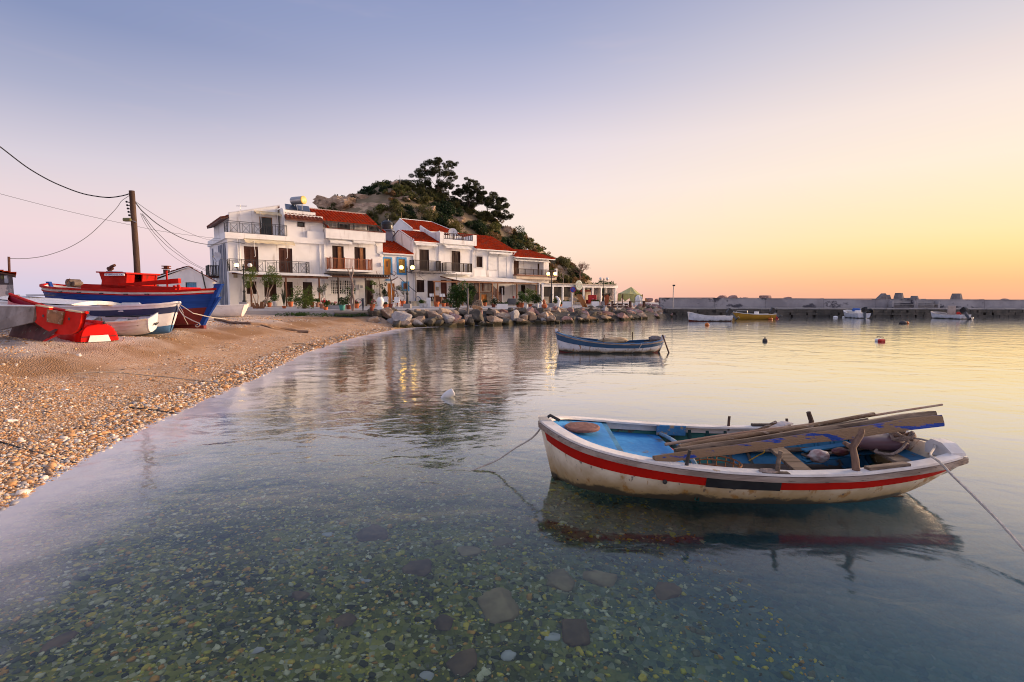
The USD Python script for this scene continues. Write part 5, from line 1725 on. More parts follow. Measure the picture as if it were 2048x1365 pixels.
fbox(m,0.05,L1-0.15,1.06,1.16,zb-0.22,zb-0.09)
for k in range(11):
    a=(k+0.5)/11
    m.bar(Q[0]+(Q[1]-Q[0])*a-UP*0.1,Q[3]+(Q[2]-Q[3])*a-UP*0.1,0.07,0.1)
obj('beams',m,BEAMWOOD,ca)
posts(ca,[(*ZB(768,500),zf_-0.24),(*Z1(798,1000),zf_-0.24),(*Z1(1147,1050),zf_-0.24)],BEAMWOOD,oc-0.19)

cb=thing('timber_pergola','dark timber pergola roof on posts below the wooden balcony','pergola',W(11.5,1.5,G0))
zt=pt(Z1,1500,888,oc)[1]
td0,td1=pt(Z1,1270,880,oc)[0],pt(Z1,1885,890,oc)[0]
zbk=zt+0.10
m=MB()
fbox(m,td0,td1,oc-0.3,oc-0.18,zt-0.3,zt-0.13)
fbox(m,td0,td1-1.2,0.05,0.15,zt-0.2,zt-0.05)
obj('beams',m,BEAMWOOD,cb)
DK=mat('dark_pergola_boards',(0.05,0.032,0.026),(0.035,0.024,0.02),3,0.7,0.3)
for k in range(22):
    a=(k+0.5)/22
    t=td0+(td1-td0)*a
    q=MB()
    q.bar(W(t,oc,zt-0.09),W(T0+(T1-T0+0.9)*a-0.2,0.04,zbk),0.13,0.1)
    obj('rafter',q,DK,cb)
for k in range(7):
    o=0.2+k*0.39
    f=o/oc
    z=zbk+(zt-0.09-zbk)*f+0.08
    obj('lath',MB().bar(W(T0+0.0+(td0-T0)*f,o,z),W(T1+0.5+(td1-T1-0.5)*f,o,z),0.3,0.035),DK,cb)
posts(cb,[(*Z1(1347,1050),zt-0.3),(*Z1(1636,1050),zt-0.3)],DK,oc-0.24)

cc=thing('cafe_canopy','large white cloth canopy on brown posts before the plain house','canopy',W(27,2,G0))
oc3=3.3
zq_=pt(Z2,1480,818,oc3)[1]
tq0,tq1=pt(Z2,1035,805,oc3)[0],pt(Z2,1935,833,oc3)[0]
tk0,tk1=pt(Z2,800,760,0.05)[0],pt(Z2,1640,772,0.05)[0]
zk_=pt(Z2,1250,763,0.05)[1]
ns=6
for k in range(ns):
    a,b=k/ns,(k+1)/ns-0.004
    U=np.linspace(a,b,7)
    rows=[]
    for f in np.linspace(0,1,6):
        rows.append([W(tk0+(tk1-tk0)*u+(tq0+(tq1-tq0)*u-tk0-(tk1-tk0)*u)*f,0.05+(oc3-0.05)*f,zk_+(zq_-zk_)*f-0.05*math.sin(math.pi*f)-0.04*math.sin(math.pi*(u-a)/(b-a))*math.sin(math.pi*f)) for u in U])
    m=MB().grid(np.array(rows)).grid(np.array(rows)-UP*0.02,flip=True)
    obj('cloth_panel',m,CANVAS_WHITE,cc,smooth=True)
m=MB()
fbox(m,tq0-0.1,tq1-0.2,oc3-0.16,oc3-0.05,zq_-0.2,zq_-0.03)
for k in range(ns+1):
    a=k/ns
    m.bar(W(tk0+(tk1-tk0)*a,0.08,zk_-0.1),W(tq0+(tq1-tq0)*a,oc3-0.05,zq_-0.1),0.08,0.1)
p,q=pt(Z4,262,170,oc3),pt(Z4,635,172,oc3)
fbox(m,p[0],q[0],oc3-0.06,oc3+0.06,p[1]-0.07,p[1]+0.07)
obj('beams',m,mat('light_brown_beam',(0.22,0.085,0.035),(0.15,0.06,0.027),2,0.6,0.2),cc)
LBE=mat('light_brown_beam',(0.2,0.1,0.05))
posts(cc,[(*Z4(x,400),z) for x,z in ((285,p[1]-0.07),(608,p[1]-0.07),(695,zq_-0.2),(937,zq_-0.2),(1130,zq_-0.2),(1208,zq_-0.2),(1488,zq_-0.2),(1772,zq_-0.2))],LBE,oc3-0.1)
posts(cc,[(*Z4(x,400),zq_-0.05) for x in (1816,1860)],WHITEPAINT,oc3+0.02,0.1)

# rusty frame of a vine pergola left of it
vp=thing('vine_frame','low grey frame of bare wires and battens under the two black balconies','pergola',W(20,1.5,G0))
m=MB()
zv=pt(Z2,700,712,2.2)[1]
v0,v1=pt(Z2,510,715,2.2)[0],pt(Z2,960,720,2.2)[0]
for k in range(6):
    o=0.3+k*0.4
    m.bar(W(v0,o,zv+0.02*k),W(v1,o,zv+0.02*k),0.03,0.03)
for k in range(8):
    t=v0+(v1-v0)*k/7
    m.bar(W(t,0.02,zv-0.04),W(t,2.4,zv+0.06),0.04,0.04)
m.tube([W(v0,2.2,zv),W(v0+1.2,2.2,zv-0.9)],0.015,4).tube([W(v0,2.2,zv-0.6),W(v1*0.5+v0*0.5,2.2,zv)],0.015,4)
obj('battens',m,mat('grey_batten',(0.3,0.27,0.25),(0.2,0.18,0.17),3,0.8),vp)
posts(vp,[(*Z2(522,900),zv-0.03),(*Z2(985,780),zv-0.03)],mat('grey_batten',(0.3,)*3),2.2,0.06)

# ---- white restaurant pergola at the right end
pg=thing('restaurant_pergola','long low white pergola of the restaurant at the right end of the row','pergola',W(46,1,G0))
op=3.4
x0,x1=pt(Z3,452,475,op)[0],pt(Z3,1268,510,op)[0]
zpt,zpb=pt(Z3,860,478,op)[1],pt(Z3,860,512,op)[1]
m=MB()
fbox(m,x0,x1,op-0.12,op,zpb,zpt)
fbox(m,x1-0.12,x1,-4.0,op-0.123,zpb,zpt)
obj('fascia',m,WHITEPAINT,pg)
m=MB()
fbox(m,x0-1.5,x1-0.123,-4.0,op-0.123,zpt-0.16,zpt-0.1)
fbox(m,x0+0.3,x1-0.3,op-0.5,op+0.25,zpt-0.06,zpt+0.03)
obj('roof_deck',m,mat('cream_deck',(0.55,0.47,0.38),(0.45,0.38,0.3),2,0.8),pg)
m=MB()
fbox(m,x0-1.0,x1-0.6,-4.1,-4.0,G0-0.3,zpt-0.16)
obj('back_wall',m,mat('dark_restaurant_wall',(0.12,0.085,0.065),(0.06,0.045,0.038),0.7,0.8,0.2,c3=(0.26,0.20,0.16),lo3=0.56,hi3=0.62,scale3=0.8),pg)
posts(pg,[(*Z3(x,600),zpb) for x in (457,566,674,775,898,995,1086,1241)],WHITEPAINT,op-0.06,0.2,'column')
posts(pg,[(*Z3(x,600),zpb) for x in (1137,1225)],WHITEPAINT,op-2.2,0.2,'column')
for k,(xa,xb) in enumerate(((470,560),(575,668),(685,768))):
    r=rect(Z3,xa,500,xb,600,op-0.3)
    q=MB()
    fbox(q,r[0],r[1],op-0.34,op-0.32,G0+0.9,zpb-0.01)
    obj('wind_screen',q,mat('smoked_screen',(0.045,0.035,0.032),(0.03,0.026,0.025),2,0.25),pg)
for k,(xa,xb) in enumerate(((1005,1080),(1145,1230))):
    r=rect(Z3,xa,545,xb,650,op-0.3)
    q=MB()
    fbox(q,r[0],r[1],op-0.34,op-0.325,G0+0.5,zpb-0.01)
    obj('clear_screen',q,usdkit.material(stage,'/World/Looks/clear_plastic',{'t':('transparent_bsdf',{'color':(0.8,0.76,0.74)}),'g':('glossy_bsdf',{'roughness':0.4}),'d':('diffuse_bsdf',{'color':(0.35,0.3,0.3)}),'f':('fresnel',{'IOR':1.15}),'m':('mix_closure',{}),'m2':('mix_closure',{'fac':0.25})},
                                            [('f.fac','m.fac'),('t.BSDF','m.closure1'),('g.BSDF','m.closure2'),('m.closure','m2.closure1'),('d.BSDF','m2.closure2')],surface='m2.closure') if k==0 else '/World/Looks/clear_plastic',pg)
r=rect(Z3,868,540,980,560,op-0.8)
q=MB()
fbox(q,r[0],r[1],op-0.9,op-0.8,r[2],r[3])
obj('red_sign_board',q,mat('deep_red_paint',(0.30,0.03,0.02),None,2,0.5),pg)
r=rect(Z3,920,560,978,690,op-2.5)
q=MB()
fbox(q,r[0],r[1],op-2.6,op-2.5,G0,r[3])
obj('lit_door',q,mat('cream_plaster',(0.6,0.5,0.4)),pg)  # door panel in plain cream plaster
p=pt(Z3,853,490,op+0.25)
c=W(p[0],op+0.2,p[1])
ts=thing('round_sign','round grey green sign on the front edge of the white pergola','sign',c)
obj('disc',MB().lathe(c,[(0.01,-0.02),(0.62,-0.02),(0.62,0.02),(0.01,0.03)],24,np.stack([FU,UP,FN],1)),mat('sign_green',(0.30,0.36,0.28),(0.42,0.46,0.36),3.5,0.5),ts)
obj('emblem',MB().lathe(c+FN*0.03,[(0.44,0.0),(0.5,0.012),(0.54,0.0)],24,np.stack([FU,UP,FN],1)).bar(c+FN*0.035-FU*0.2-UP*0.2,c+FN*0.035+FU*0.15+UP*0.25,0.07,0.012,up=FN).bar(c+FN*0.04-FU*0.3+UP*0.05,c+FN*0.04+FU*0.3-UP*0.02,0.06,0.012,up=FN),mat('sign_pale',(0.62,0.64,0.56),None,3,0.5),ts)

# ------------------------------------------------------------------ street lamps
GLOBE_LIT=usdkit.material(stage,'/World/Looks/lit_globe',{'e':('emission',{'color':(1.0,0.62,0.16),'strength':6.0})},surface='e.emission')
GLOBE_OFF=mat('unlit_globe',(0.75,0.73,0.70),None,2,0.25,0)


def lamp(px,py,h,lit,label,half=0.42):
    g=ground_at(px,py)
    t=thing('street_lamp',label,'street lamp',g,'twin globe lamps along the promenade')
    obj('plinth',MB().rbox(g+UP*0.17,(0.6,0.6,0.5),0.03),CONCRETE,t)
    g=g+UP*0.4
    h=h-0.4
    obj('post',MB().lathe(g,[(0.01,0),(0.17,0),(0.17,0.1),(0.11,0.2),(0.085,0.75),(0.12,0.8),(0.12,0.88),(0.075,0.95),(0.06,1.1),(0.045,h-0.15),(0.08,h-0.12),(0.08,h-0.04),(0.03,h+0.06),(0.05,h+0.1),(0.01,h+0.16)],10),IRON,t,smooth=35)
    for s,on in zip((-1,1),lit):
        c=g+UP*(h+0.05)+V(s*half,0,0)
        a=[g+UP*(h-0.25),g+V(s*half*0.4,0,h-0.34),g+V(s*half*0.85,0,h-0.32),c-UP*0.2]
        obj('arm',MB().tube(a,0.028,6),IRON,t)
        gl=obj('globe',MB().sph(c,0.17,3),GLOBE_LIT if on else GLOBE_OFF,t,smooth=True)
        obj('globe_cup',MB().lathe(c-UP*0.22,[(0.02,0),(0.09,0.03),(0.10,0.08),(0.02,0.09)],10),IRON,gl)


lamp(490,619,3.25,(True,False),'black twin globe street lamp at the left end, only its left globe lit',0.52)
lamp(815,618.5,3.3,(True,True),'black twin globe street lamp with both globes lit beside the small blue framed house',0.45)
lamp(1103,615.5,3.2,(True,True),'black twin globe street lamp with both globes lit before the end house',0.33)
lamp(1207,612,3.2,(False,False),'black twin globe street lamp with unlit pale globes at the right end of the pergola',0.42)

# ------------------------------------------------------------------ pots and plants on the promenade
WHITEPOT=mat('white_pot',(0.72,0.70,0.68),(0.6,0.58,0.56),4,0.5,0.05)
TEALPOT=mat('teal_pot',(0.06,0.30,0.27),(0.05,0.22,0.2),4,0.5)
REDPOT=mat('dark_red_pot',(0.22,0.05,0.025),(0.15,0.035,0.02),4,0.7)
PALEPOT=mat('pale_terracotta',(0.42,0.20,0.13),(0.32,0.15,0.1),5,0.8)
PALETTE={'t':TERRACOTTA,'w':WHITEPOT,'g':TEALPOT,'r':REDPOT,'p':PALEPOT}
SOIL=mat('pot_soil',(0.05,0.035,0.025),None,6,0.95)


def pot(Z,x,y,w,h,m,plant,label,ph=0.4,pw=None,leafm=None,flower=None,seed=[0],name='plant_pot'):
    """w, h of the pot and ph, pw of the plant in metres."""
    g=ground_at(*Z(x,y)) if Z else V(x,y,float(quay_z(x,y)))
    seed[0]+=1
    s=700+seed[0]
    t=thing(name,label,'plant pot',g)
    r=w/2
    obj('pot',MB().lathe(g,[(0.01,0.0),(r*0.68,0),(r*0.93,h*0.8),(r,h*0.8),(r,h),(r*0.86,h),(r*0.84,h*0.86),(0.01,h*0.86)],14),PALETTE[m],t,smooth=35)
    pw=pw or w*1.2
    top=g+UP*h*0.86
    cr=MB()
    lm=leafm or LEAF
    if plant=='bush':
        cen=top+np.stack([RNG.normal(0,pw*0.2,7),RNG.normal(0,pw*0.2,7),RNG.uniform(0.2,0.8,7)*ph],1)
        leaf_cloud(cr,cen,np.full(7,pw*0.3),int(160+500*pw*ph),0.055,s,0.9,0.5)
    elif plant=='grass':
        r_=np.random.default_rng(s)
        for k in range(46):
            a=r_.uniform(0,6.28)
            e=V(math.cos(a),math.sin(a),0)*r_.uniform(0.1,0.55)*pw
            hh=ph*r_.uniform(0.6,1.0)
            cr.bar(top,top+e*0.5+UP*hh*0.75,0.03,0.006,w2=0.02,h2=0.005)
            cr.bar(top+e*0.5+UP*hh*0.75,top+e+UP*hh*0.8,0.02,0.005,w2=0.004,h2=0.003)
    elif plant=='tree':
        st=MB()
        k=top+V(0.06,0,ph*0.5)
        limb(st,top,k,0.03,0.022,0.06,s)
        cen=[]
        for q in range(7):
            c=top+V(RNG.normal(0,pw*0.3),RNG.normal(0,pw*0.25),ph*RNG.uniform(0.55,0.98))
            limb(st,k-UP*ph*0.1*(q%3),c,0.014,0.006,0.08,s+q)
            cen.append(c)
        obj('stem',st,BARK,t)
        leaf_cloud(cr,cen,np.full(7,pw*0.24),int(240+260*pw*ph),0.045,s,0.8,0.4)
    elif plant=='bare':
        r_=np.random.default_rng(s)
        for q in range(9):
            limb(cr,top,top+V(r_.normal(0,pw*0.3),r_.normal(0,pw*0.3),ph*r_.uniform(0.6,1)),0.014,0.005,0.08,s+q)
        lm=PALEBARK
    obj('soil',MB().lathe(top,[(0.01,0.012),(r*0.82,0.008),(r*0.82,0.004)],12),SOIL,t)
    if cr.n:
        obj('plant',cr,lm,t)
    if flower:
        fm=MB()
        c=top+np.stack([RNG.normal(0,pw*0.28,8),RNG.normal(0,pw*0.28,8),RNG.uniform(0.55,1.0,8)*ph],1)
        leaf_cloud(fm,c,np.full(8,0.07),130,0.035,s+9,1,0.8)
        obj('flowers',fm,flower,t)
    return t


pot(ZB,1015,725,.36,.32,'r','bush','dark red pot of low leaves left of the first orange pot by the end house',.15)
pot(ZB,1108,731,.38,.36,'t','bush','orange pot with a low green plant immediately left of the white bucket of shrubs',.2)
pot(ZB,1217,724,.44,.44,'w','bush','white bucket with a bushy green shrub below the left end house canopy',.75,.9)
pot(ZB,1382,745,.3,.25,'t','grass','tall reedy green plant in a small orange pot between the white bucket and the door',1.75,1.0,LEAF_GREY)
pot(ZB,1502,725,.46,.42,'t','bush','orange pot of dense green leaves just left of the large yellow green bush',.55,.7)
pot(ZB,1605,722,.36,.4,'w','bush','white pot half hidden by the left side of the yellow green bush',.3)
pot(ZB,1905,726,.36,.42,'t','bush','orange pot at the right side of the yellow green bush',.35)
pot(ZC,145,726,.38,.4,'p','bush','pale orange pot of leaves left of the pot with the small tree',.45)
pot(ZC,232,742,.48,.46,'p','tree','pale orange pot with a spindly grey green tree left of the stone planter',1.7,.8,LEAF_GREY)
pot(ZC,290,684,.34,.24,'t','bush','orange pot with bright red flowers behind the stone planter',.6,.6,None,FLOWER_RED)
pot(ZC,596,685,.46,.4,'g','bush','teal pot of dark leaves at the right end of the stone planter',.6,.6,LEAF_DARK)
pot(ZC,698,746,.46,.42,'w','bush','white pot with a rounded green plant just right of the stone planter',.75,.6)
pot(ZC,725,680,.42,.36,'r','tree','dark red pot with a leafy stem below the white window grille',1.3,.6)
pot(ZC,872,737,.42,.45,'t','bush','orange pot with magenta flowers right of the tall bare vine',.28,.4,None,FLOWER_PINK)
pot(ZC,1166,731,.46,.42,'t','bush','orange pot with pink flowers left of the white jar',.42,.55,None,FLOWER_PINK)
pot(ZC,1150,690,.3,.25,'r','tree','small dark pot with a thin yellowish shrub in front of the black doorway',1.9,.5,LEAF_YEL)
pot(ZC,1412,741,.44,.4,'t','bush','orange pot with dark violet flowers just right of the white jar',.2,.3,LEAF_DARK)
pot(ZC,1495,728,.4,.42,'r','bare','brown pot of bare stems below the twisted driftwood',.9,.4)
pot(ZC,1578,707,.44,.34,'w','bush','white pot right of the twisted driftwood',.22)
pot(ZC,1655,708,.4,.46,'t','bush','orange pot with a red top left of the small olive tree',.2,.3,None,FLOWER_RED)
pot(ZC,1737,706,.5,.5,'t','tree','large orange pot with a small silvery olive tree left of the lamp',1.5,1.0,LEAF_GREY)
pot(Z4,95,520,.44,.42,'w','bush','white bucket of leaves on the tiled step, left of two',.35)
pot(Z4,150,520,.44,.42,'w','','white bucket at the foot of the leaning trunk, right of two')
pot(Z4,316,557,.56,.5,'t','','wide orange pot in front of the menu stands')
pot(Z4,420,556,.4,.36,'t','bush','orange pot with white flowers left of the dark pot by the large bush',.5,.5,LEAF_GREY)
pot(Z4,468,553,.38,.36,'r','bush','dark red pot between two orange pots left of the large bush',.3)
pot(Z4,516,557,.42,.4,'p','tree','pale orange pot with a thin plant touching the large round bush',1.0,.4)
pot(Z4,1026,546,.4,.36,'t','bush','orange pot of dark leaves in front of the stone steps',.5,.5,LEAF_DARK)
pot(Z4,1150,560,.4,.36,'r','bush','dark pot of green leaves left of the white planter box',.55,.8,LEAF_DARK)
pot(Z4,1506,558,.34,.3,'t','bush','small orange pot under the white cloth canopy left of a wide one',.25)
pot(Z4,1556,560,.52,.48,'t','bush','wide orange pot with a tall green bush under the white cloth canopy',1.1,1.0)
pot(Z4,1626,561,.4,.46,'w','bush','white bucket with a tall green bush under the white cloth canopy',.9,.9)
pot(Z4,1684,558,.38,.34,'t','bush','orange pot with the tallest yellow green bush under the cloth canopy',1.7,1.0,LEAF_YEL)
pot(Z4,1745,558,.34,.4,'w','bush','white and blue bucket of greenery below the right end of the canopy',1.0,.8)
pot(Z4,1788,558,.36,.4,'w','bush','white bucket of dark greenery beside the blue and white churn',1.1,.9,LEAF_DARK)
Z5=lambda x,y:(1080+x/9.309,590+y/9.309)
pot(Z5,290,232,.36,.36,'w','bush','white pot of green leaves left of the white statue',.55,.6)
pot(Z5,382,228,.36,.32,'t','bush','orange pot right of the white statue',.3)
pot(Z5,1240,212,.62,1.3,'t','bush','very tall orange column pot under the right end of the pergola',.45,.7,LEAF_DARK)


def jar(Z,x,y,h,r,m,label,name='jar',base=True,handles=False,cat='jar'):
    g=ground_at(*Z(x,y))
    t=thing(name,label,cat,g)
    z0=0.0
    if base:
        obj('base',MB().rbox(g+UP*0.12,(r*1.6,r*1.6,0.24),0.02),WHITEPAINT,t)
        z0=0.24
    H_=h-z0
    obj('body',MB().lathe(g+UP*z0,[(0.01,0),(r*0.55,0),(r*0.8,H_*0.2),(r,H_*0.5),(r*0.95,H_*0.7),(r*0.6,H_*0.9),(r*0.5,H_*0.94),(r*0.58,H_),(r*0.45,H_),(0.01,H_*0.9)],18),m,t,smooth=35)
    if handles:
        m2=MB()
        for s in (-1,1):
            m2.tube([g+V(s*r*0.5,0,z0+H_*0.93),g+V(s*r*1.1,0,z0+H_*0.9),g+V(s*r*1.1,0,z0+H_*0.75),g+V(s*r*0.9,0,z0+H_*0.66)],0.03,6)
        obj('handles',m2,m,t)


jar(ZC,1312,742,0.98,0.29,WHITEPAINT,'big white jar on a white block before the dark doorway')
jar(Z4,820,500,0.75,0.28,mat('ochre_jar',(0.33,0.15,0.05),(0.25,0.1,0.04),4,0.7),'orange brown amphora standing behind the large round bush','amphora',False,True)
jar(Z4,1836,552,0.72,0.2,WHITEPAINT,'white churn with blue bands at the right end of the cloth canopy','churn',False)
jar(Z4,1892,566,0.42,0.26,TERRACOTTA,'wide orange jar at the right end of the cloth canopy','jar',False)
jar(Z4,1885,545,0.78,0.18,TERRACOTTA,'narrow orange jar standing behind the wide orange jar','jar',False)
p=ground_at(*Z4(1836,552))
# white statue of a bird-like jar
g=ground_at(*Z5(335,232))
t=thing('white_statue','white curved statue like a goose beside the planter box','statue',g)
obj('body',MB().tube([g,g+V(0.02,0,0.3),g+V(0.08,0,0.62),g+V(0.0,0,0.9),g+V(-0.12,0,1.02)],[0.16,0.2,0.2,0.13,0.07],12),WHITEPAINT,t,smooth=40)
obj('head',MB().sph(g+V(-0.14,0,1.05),0.1,2,(1.3,0.8,0.9)),WHITEPAINT,t,smooth=True)


def planter_box(Z,x0,x1,y,h,d,m,label,seed,flower=None,leafm=None,ph=0.3):
    a,b=ground_at(*Z(x0,y)),ground_at(*Z(x1,y))
    c=(a+b)/2
    L=np.linalg.norm(b-a)
    R=np.stack([unit(b-a),np.cross(UP,unit(b-a)),UP],1)
    t=thing('planter_box',label,'planter',c)
    bx=MB()
    n=np.cross(UP,unit(b-a))
    for off,ln in ((0.04,L),(d-0.04,L)):
        bx.box(c+n*off+UP*h/2,(ln,0.08,h),R)
    for s in (-1,1):
        bx.box(c+unit(b-a)*s*(L/2-0.04)+n*d/2+UP*h/2,(0.078,d-0.165,h-0.002),R)
    obj('box',bx,m,t)
    obj('soil',MB().box(c+n*d/2+UP*(h-0.08),(L-0.17,d-0.17,0.06),R),SOIL,t)
    cr=MB()
    k=max(4,int(L/0.22))
    cen=np.array([c+unit(b-a)*(L*(i+0.5)/k-L/2)*0.92+n*d/2+UP*(h+RNG.uniform(-0.05,0.12)) for i in range(k)])
    leaf_cloud(cr,cen,np.full(k,ph*0.7),90*k,0.05,seed,0.8,0.5)
    obj('plants',cr,leafm or LEAF,t)
    if flower:
        f=MB()
        leaf_cloud(f,cen[::2]+UP*0.15,np.full(len(cen[::2]),0.1),60,0.04,seed+1,0.8,0.8)
        obj('flowers',f,flower,t)


planter_box(ZC,285,650,748,0.34,0.9,CONCRETE,'low stone planter bed of leafy plants before the white window grille',801,FLOWER_RED)
planter_box(Z4,1198,1358,576,0.42,0.5,WHITEPAINT,'white painted planter box with a white stick before the wooden steps',802,None,LEAF,0.2)
planter_box(Z5,425,588,244,0.6,0.5,WHITEPAINT,'long white planter box left of the blue sign post',803,None,LEAF,0.16)
planter_box(Z5,968,1098,224,0.58,0.55,WHITEPAINT,'white planter box with bright flowers between the pergola columns',804,FLOWER_PINK,LEAF,0.25)

# larger plants
make_bush('large_bush','large yellow green bush hiding the brown door of the left end house','bush',ground_at(*ZB(1775,745)),1.5,1.75,LEAF_YEL,811,1500,0.08,True,None,14,0.3)
make_bush('round_bush','large dense round green bush at the left end of the cloth canopy','bush',ground_at(*Z4(640,566)),1.55,2.35,LEAF,812,3400,0.075,True,None,18,0.5)
make_bush('climbing_plant','dark green climber hanging from the canopy left of the wooden steps','climber',ground_at(*Z4(815,520))+FU*0.0,0.85,2.5,LEAF_DARK,813,1200,0.07,True,None,12,0.5)
make_bush('doorway_climber','dark climber on the wall between the black doorway and the orange door','climber',W(pt(ZC,1350,400)[0],0.5,G0),0.6,2.6,LEAF_DARK,814,700,0.06,True,None,10,0.5)


def crown_tree(name,label,Z,base,stems,blobs,m,seed,n=900,leaf=0.07):
    g=ground_at(*Z(*base))
    D=g[1]
    t=thing(name,label,'tree',g)
    tr,cr=MB(),MB()
    for k,(pts,r0) in enumerate(stems):
        q=[g]+[at(*Z(*a),y=D) for a in pts]
        tr.tube(q,np.linspace(r0,r0*0.45,len(q)),6)
    u=D/FPX/9.309
    cen=[at(*Z(x,y),y=D+RNG.uniform(-0.3,0.3)) for x,y,r in blobs]
    leaf_cloud(cr,cen,[r*u for *_,r in blobs],n,leaf,seed,0.9,0.3)
    obj('trunk',tr,PALEBARK,t,smooth=True)
    obj('crown',cr,m,t)
    return t


crown_tree('slender_tree','slender feathery tree with bent stems next to the left lamp',ZB,(880,735),[([(850,620),(790,430),(740,200)],0.05),([(900,500),(880,420),(810,200)],0.04)],
           [(740,60,100),(700,150,90),(790,130,80),(650,150,50),(730,260,80),(690,300,50),(780,-10,70),(840,60,60)],LEAF_YEL,821,1500,0.06)
crown_tree('slender_tree','slender feathery tree with crossing stems before the second ground floor window',ZB,(960,740),[([(1040,600),(1110,400),(1170,290),(1180,150)],0.05),([(1000,640),(1060,450),(1090,250),(1130,120)],0.045),([(1060,620),(1110,430),(1090,330)],0.03)],
           [(1150,40,80),(1120,120,110),(1230,140,100),(1040,160,80),(1280,200,80),(1180,200,90),(990,220,60),(1290,280,60),(1140,-20,70),(1060,290,50)],LEAF_YEL,822,1900,0.06)
g=ground_at(*ZB(905,748))
obj_t=thing('wooden_tub','rough wooden tub of broken boards at the foot of the slender trees','tub',g)
for k in range(9):
    a=k/9*6.28
    obj('board',MB().bar(g+V(math.cos(a)*0.32,math.sin(a)*0.32,0),g+V(math.cos(a)*0.52,math.sin(a)*0.45,0.36+0.1*(k%3)),0.2,0.03,up=V(math.cos(a),math.sin(a),0)),mat('rust_board',(0.22,0.10,0.05),(0.14,0.07,0.04),4,0.8),obj_t)
crown_tree('bare_vine','tall bare vine trunk rising past the dark pergola roof before the window grille',ZC,(800,690),[([(760,600),(790,420),(800,330),(770,160),(800,60),(795,-60)],0.085),([(820,580),(790,400),(815,320),(760,150),(730,60),(690,-30)],0.07),([(770,560),(780,300),(740,120),(720,20)],0.03)],
           [(780,480,30),(740,-10,20)],LEAF_GREY,823,60,0.04)
crown_tree('bare_vine','bare vine stem growing out of the white jar up to the dark pergola',ZC,(1312,700),[([(1300,500),(1300,300),(1285,180),(1250,80),(1230,20)],0.06),([(1310,450),(1290,200),(1290,60)],0.03)],
           [(1270,300,30),(1255,460,45),(1370,470,40)],LEAF_DARK,824,140,0.05)
crown_tree('leaning_trunk','dark leaning vine trunk between the two ground floor doors under the black balcony',Z4,(125,430),[([(150,330),(185,230),(200,150),(190,90)],0.085),([(160,300),(190,210),(240,110),(270,95)],0.05)],
           [(190,90,20)],LEAF_DARK,825,20,0.03)
g=ground_at(*ZC(1545,700))
D=g[1]
t=thing('driftwood_sculpture','twisted pale driftwood standing on end beside the orange door','driftwood',g)
m=MB()
for pts,r0 in (([(1590,600),(1640,480),(1610,400),(1560,380),(1520,300),(1510,200),(1480,110),(1500,60),(1570,110),(1610,60),(1560,30)],0.08),([(1570,560),(1590,470),(1620,420)],0.06),([(1510,200),(1560,180),(1640,130)],0.07),([(1520,300),(1500,180),(1495,80),(1500,-60)],0.05)):
    m.tube([at(*ZC(*a),y=D+RNG.uniform(-0.1,0.1)) for a in pts],np.linspace(r0,r0*0.6,len(pts)),7)
m.tube([g,at(*ZC(1590,600),y=D)],0.08,7)
obj('twisted_stem',m,PALEBARK,t,smooth=True)
obj('post',MB().tube([g-V(0.1,0,0),at(*ZC(1512,260),y=D)],0.045,7),WHITEPAINT,t)

# steps, boards, furniture
a=ground_at(*ZC(1880,730))
t=thing('tiled_steps','low tiled stone steps right of the lamp before the gabled house','steps',W(20.5,2,G0))
for k,(o0,h) in enumerate(((3.4,0.22),(2.6,0.42))):
    t0,t1=pt(ZC,1880,700,o0)[0],pt(Z4,300,530,o0)[0]
    n=9
    for i in range(n):
        aa,bb=t0+(t1-t0)*i/n,t0+(t1-t0)*(i+0.98)/n
        g=float(quay_z(*W(aa,o0,0)[:2]))
        obj('step_stone',fbox(MB(),aa,bb,o0-0.8,o0,g-0.1,g+h),mat(f'step_tile_{i % 3}',((0.22,0.22,0.21),(0.30,0.27,0.23),(0.17,0.19,0.19))[i%3],None,3,0.7,0.2),t)
for (x,y,lab) in ((200,395,'plain white board on the tiled step left of the menu stands'),):
    g=ground_at(*Z4(200,520))
    solo('white_board',MB().box(g+UP*0.45,(0.38,0.06,0.95)),WHITEPAINT,lab,'board')
for (x,lab) in ((255,'slanted menu stand with white pages, left of two before the red door'),(400,'slanted menu stand with white pages, right of two before the red door')):
    g=ground_at(*Z4(x,545))
    t=thing('menu_stand',lab,'menu stand',g)
    obj('legs',MB().tube([g+V(-0.2,0.1,0),g+V(0.05,0,0.95)],0.02,5).tube([g+V(0.25,-0.1,0),g+V(0.0,0,0.95)],0.02,5).tube([g+V(0.05,0.35,0),g+V(0.0,0,0.9)],0.02,5),STEEL,t)
    R=rotz(0.3)@trimesh.transformations.rotation_matrix(0.9,[1,0,0])[:3,:3]
    obj('board',MB().box(g+UP*1.0,(0.62,0.45,0.03),R),mat('menu_frame',(0.1,0.06,0.04)),t)
    obj('page',MB().box(g+UP*1.0+R@V(-0.15,0,0.02),(0.27,0.4,0.006),R).box(g+UP*1.0+R@V(0.15,0,0.02),(0.27,0.4,0.006),R),WHITEPAINT,t)
g=ground_at(*Z4(345,505))
t=thing('menu_cabinet','orange brown wooden cabinet behind the menu stands','cabinet',g)
obj('body',MB().rbox(g+UP*0.5,(0.75,0.4,0.95),0.02),ORANGEWOOD,t)
obj('door',MB().rbox(g+V(0,-0.205,0.5),(0.6,0.02,0.75),0.008),REDWOOD,t)
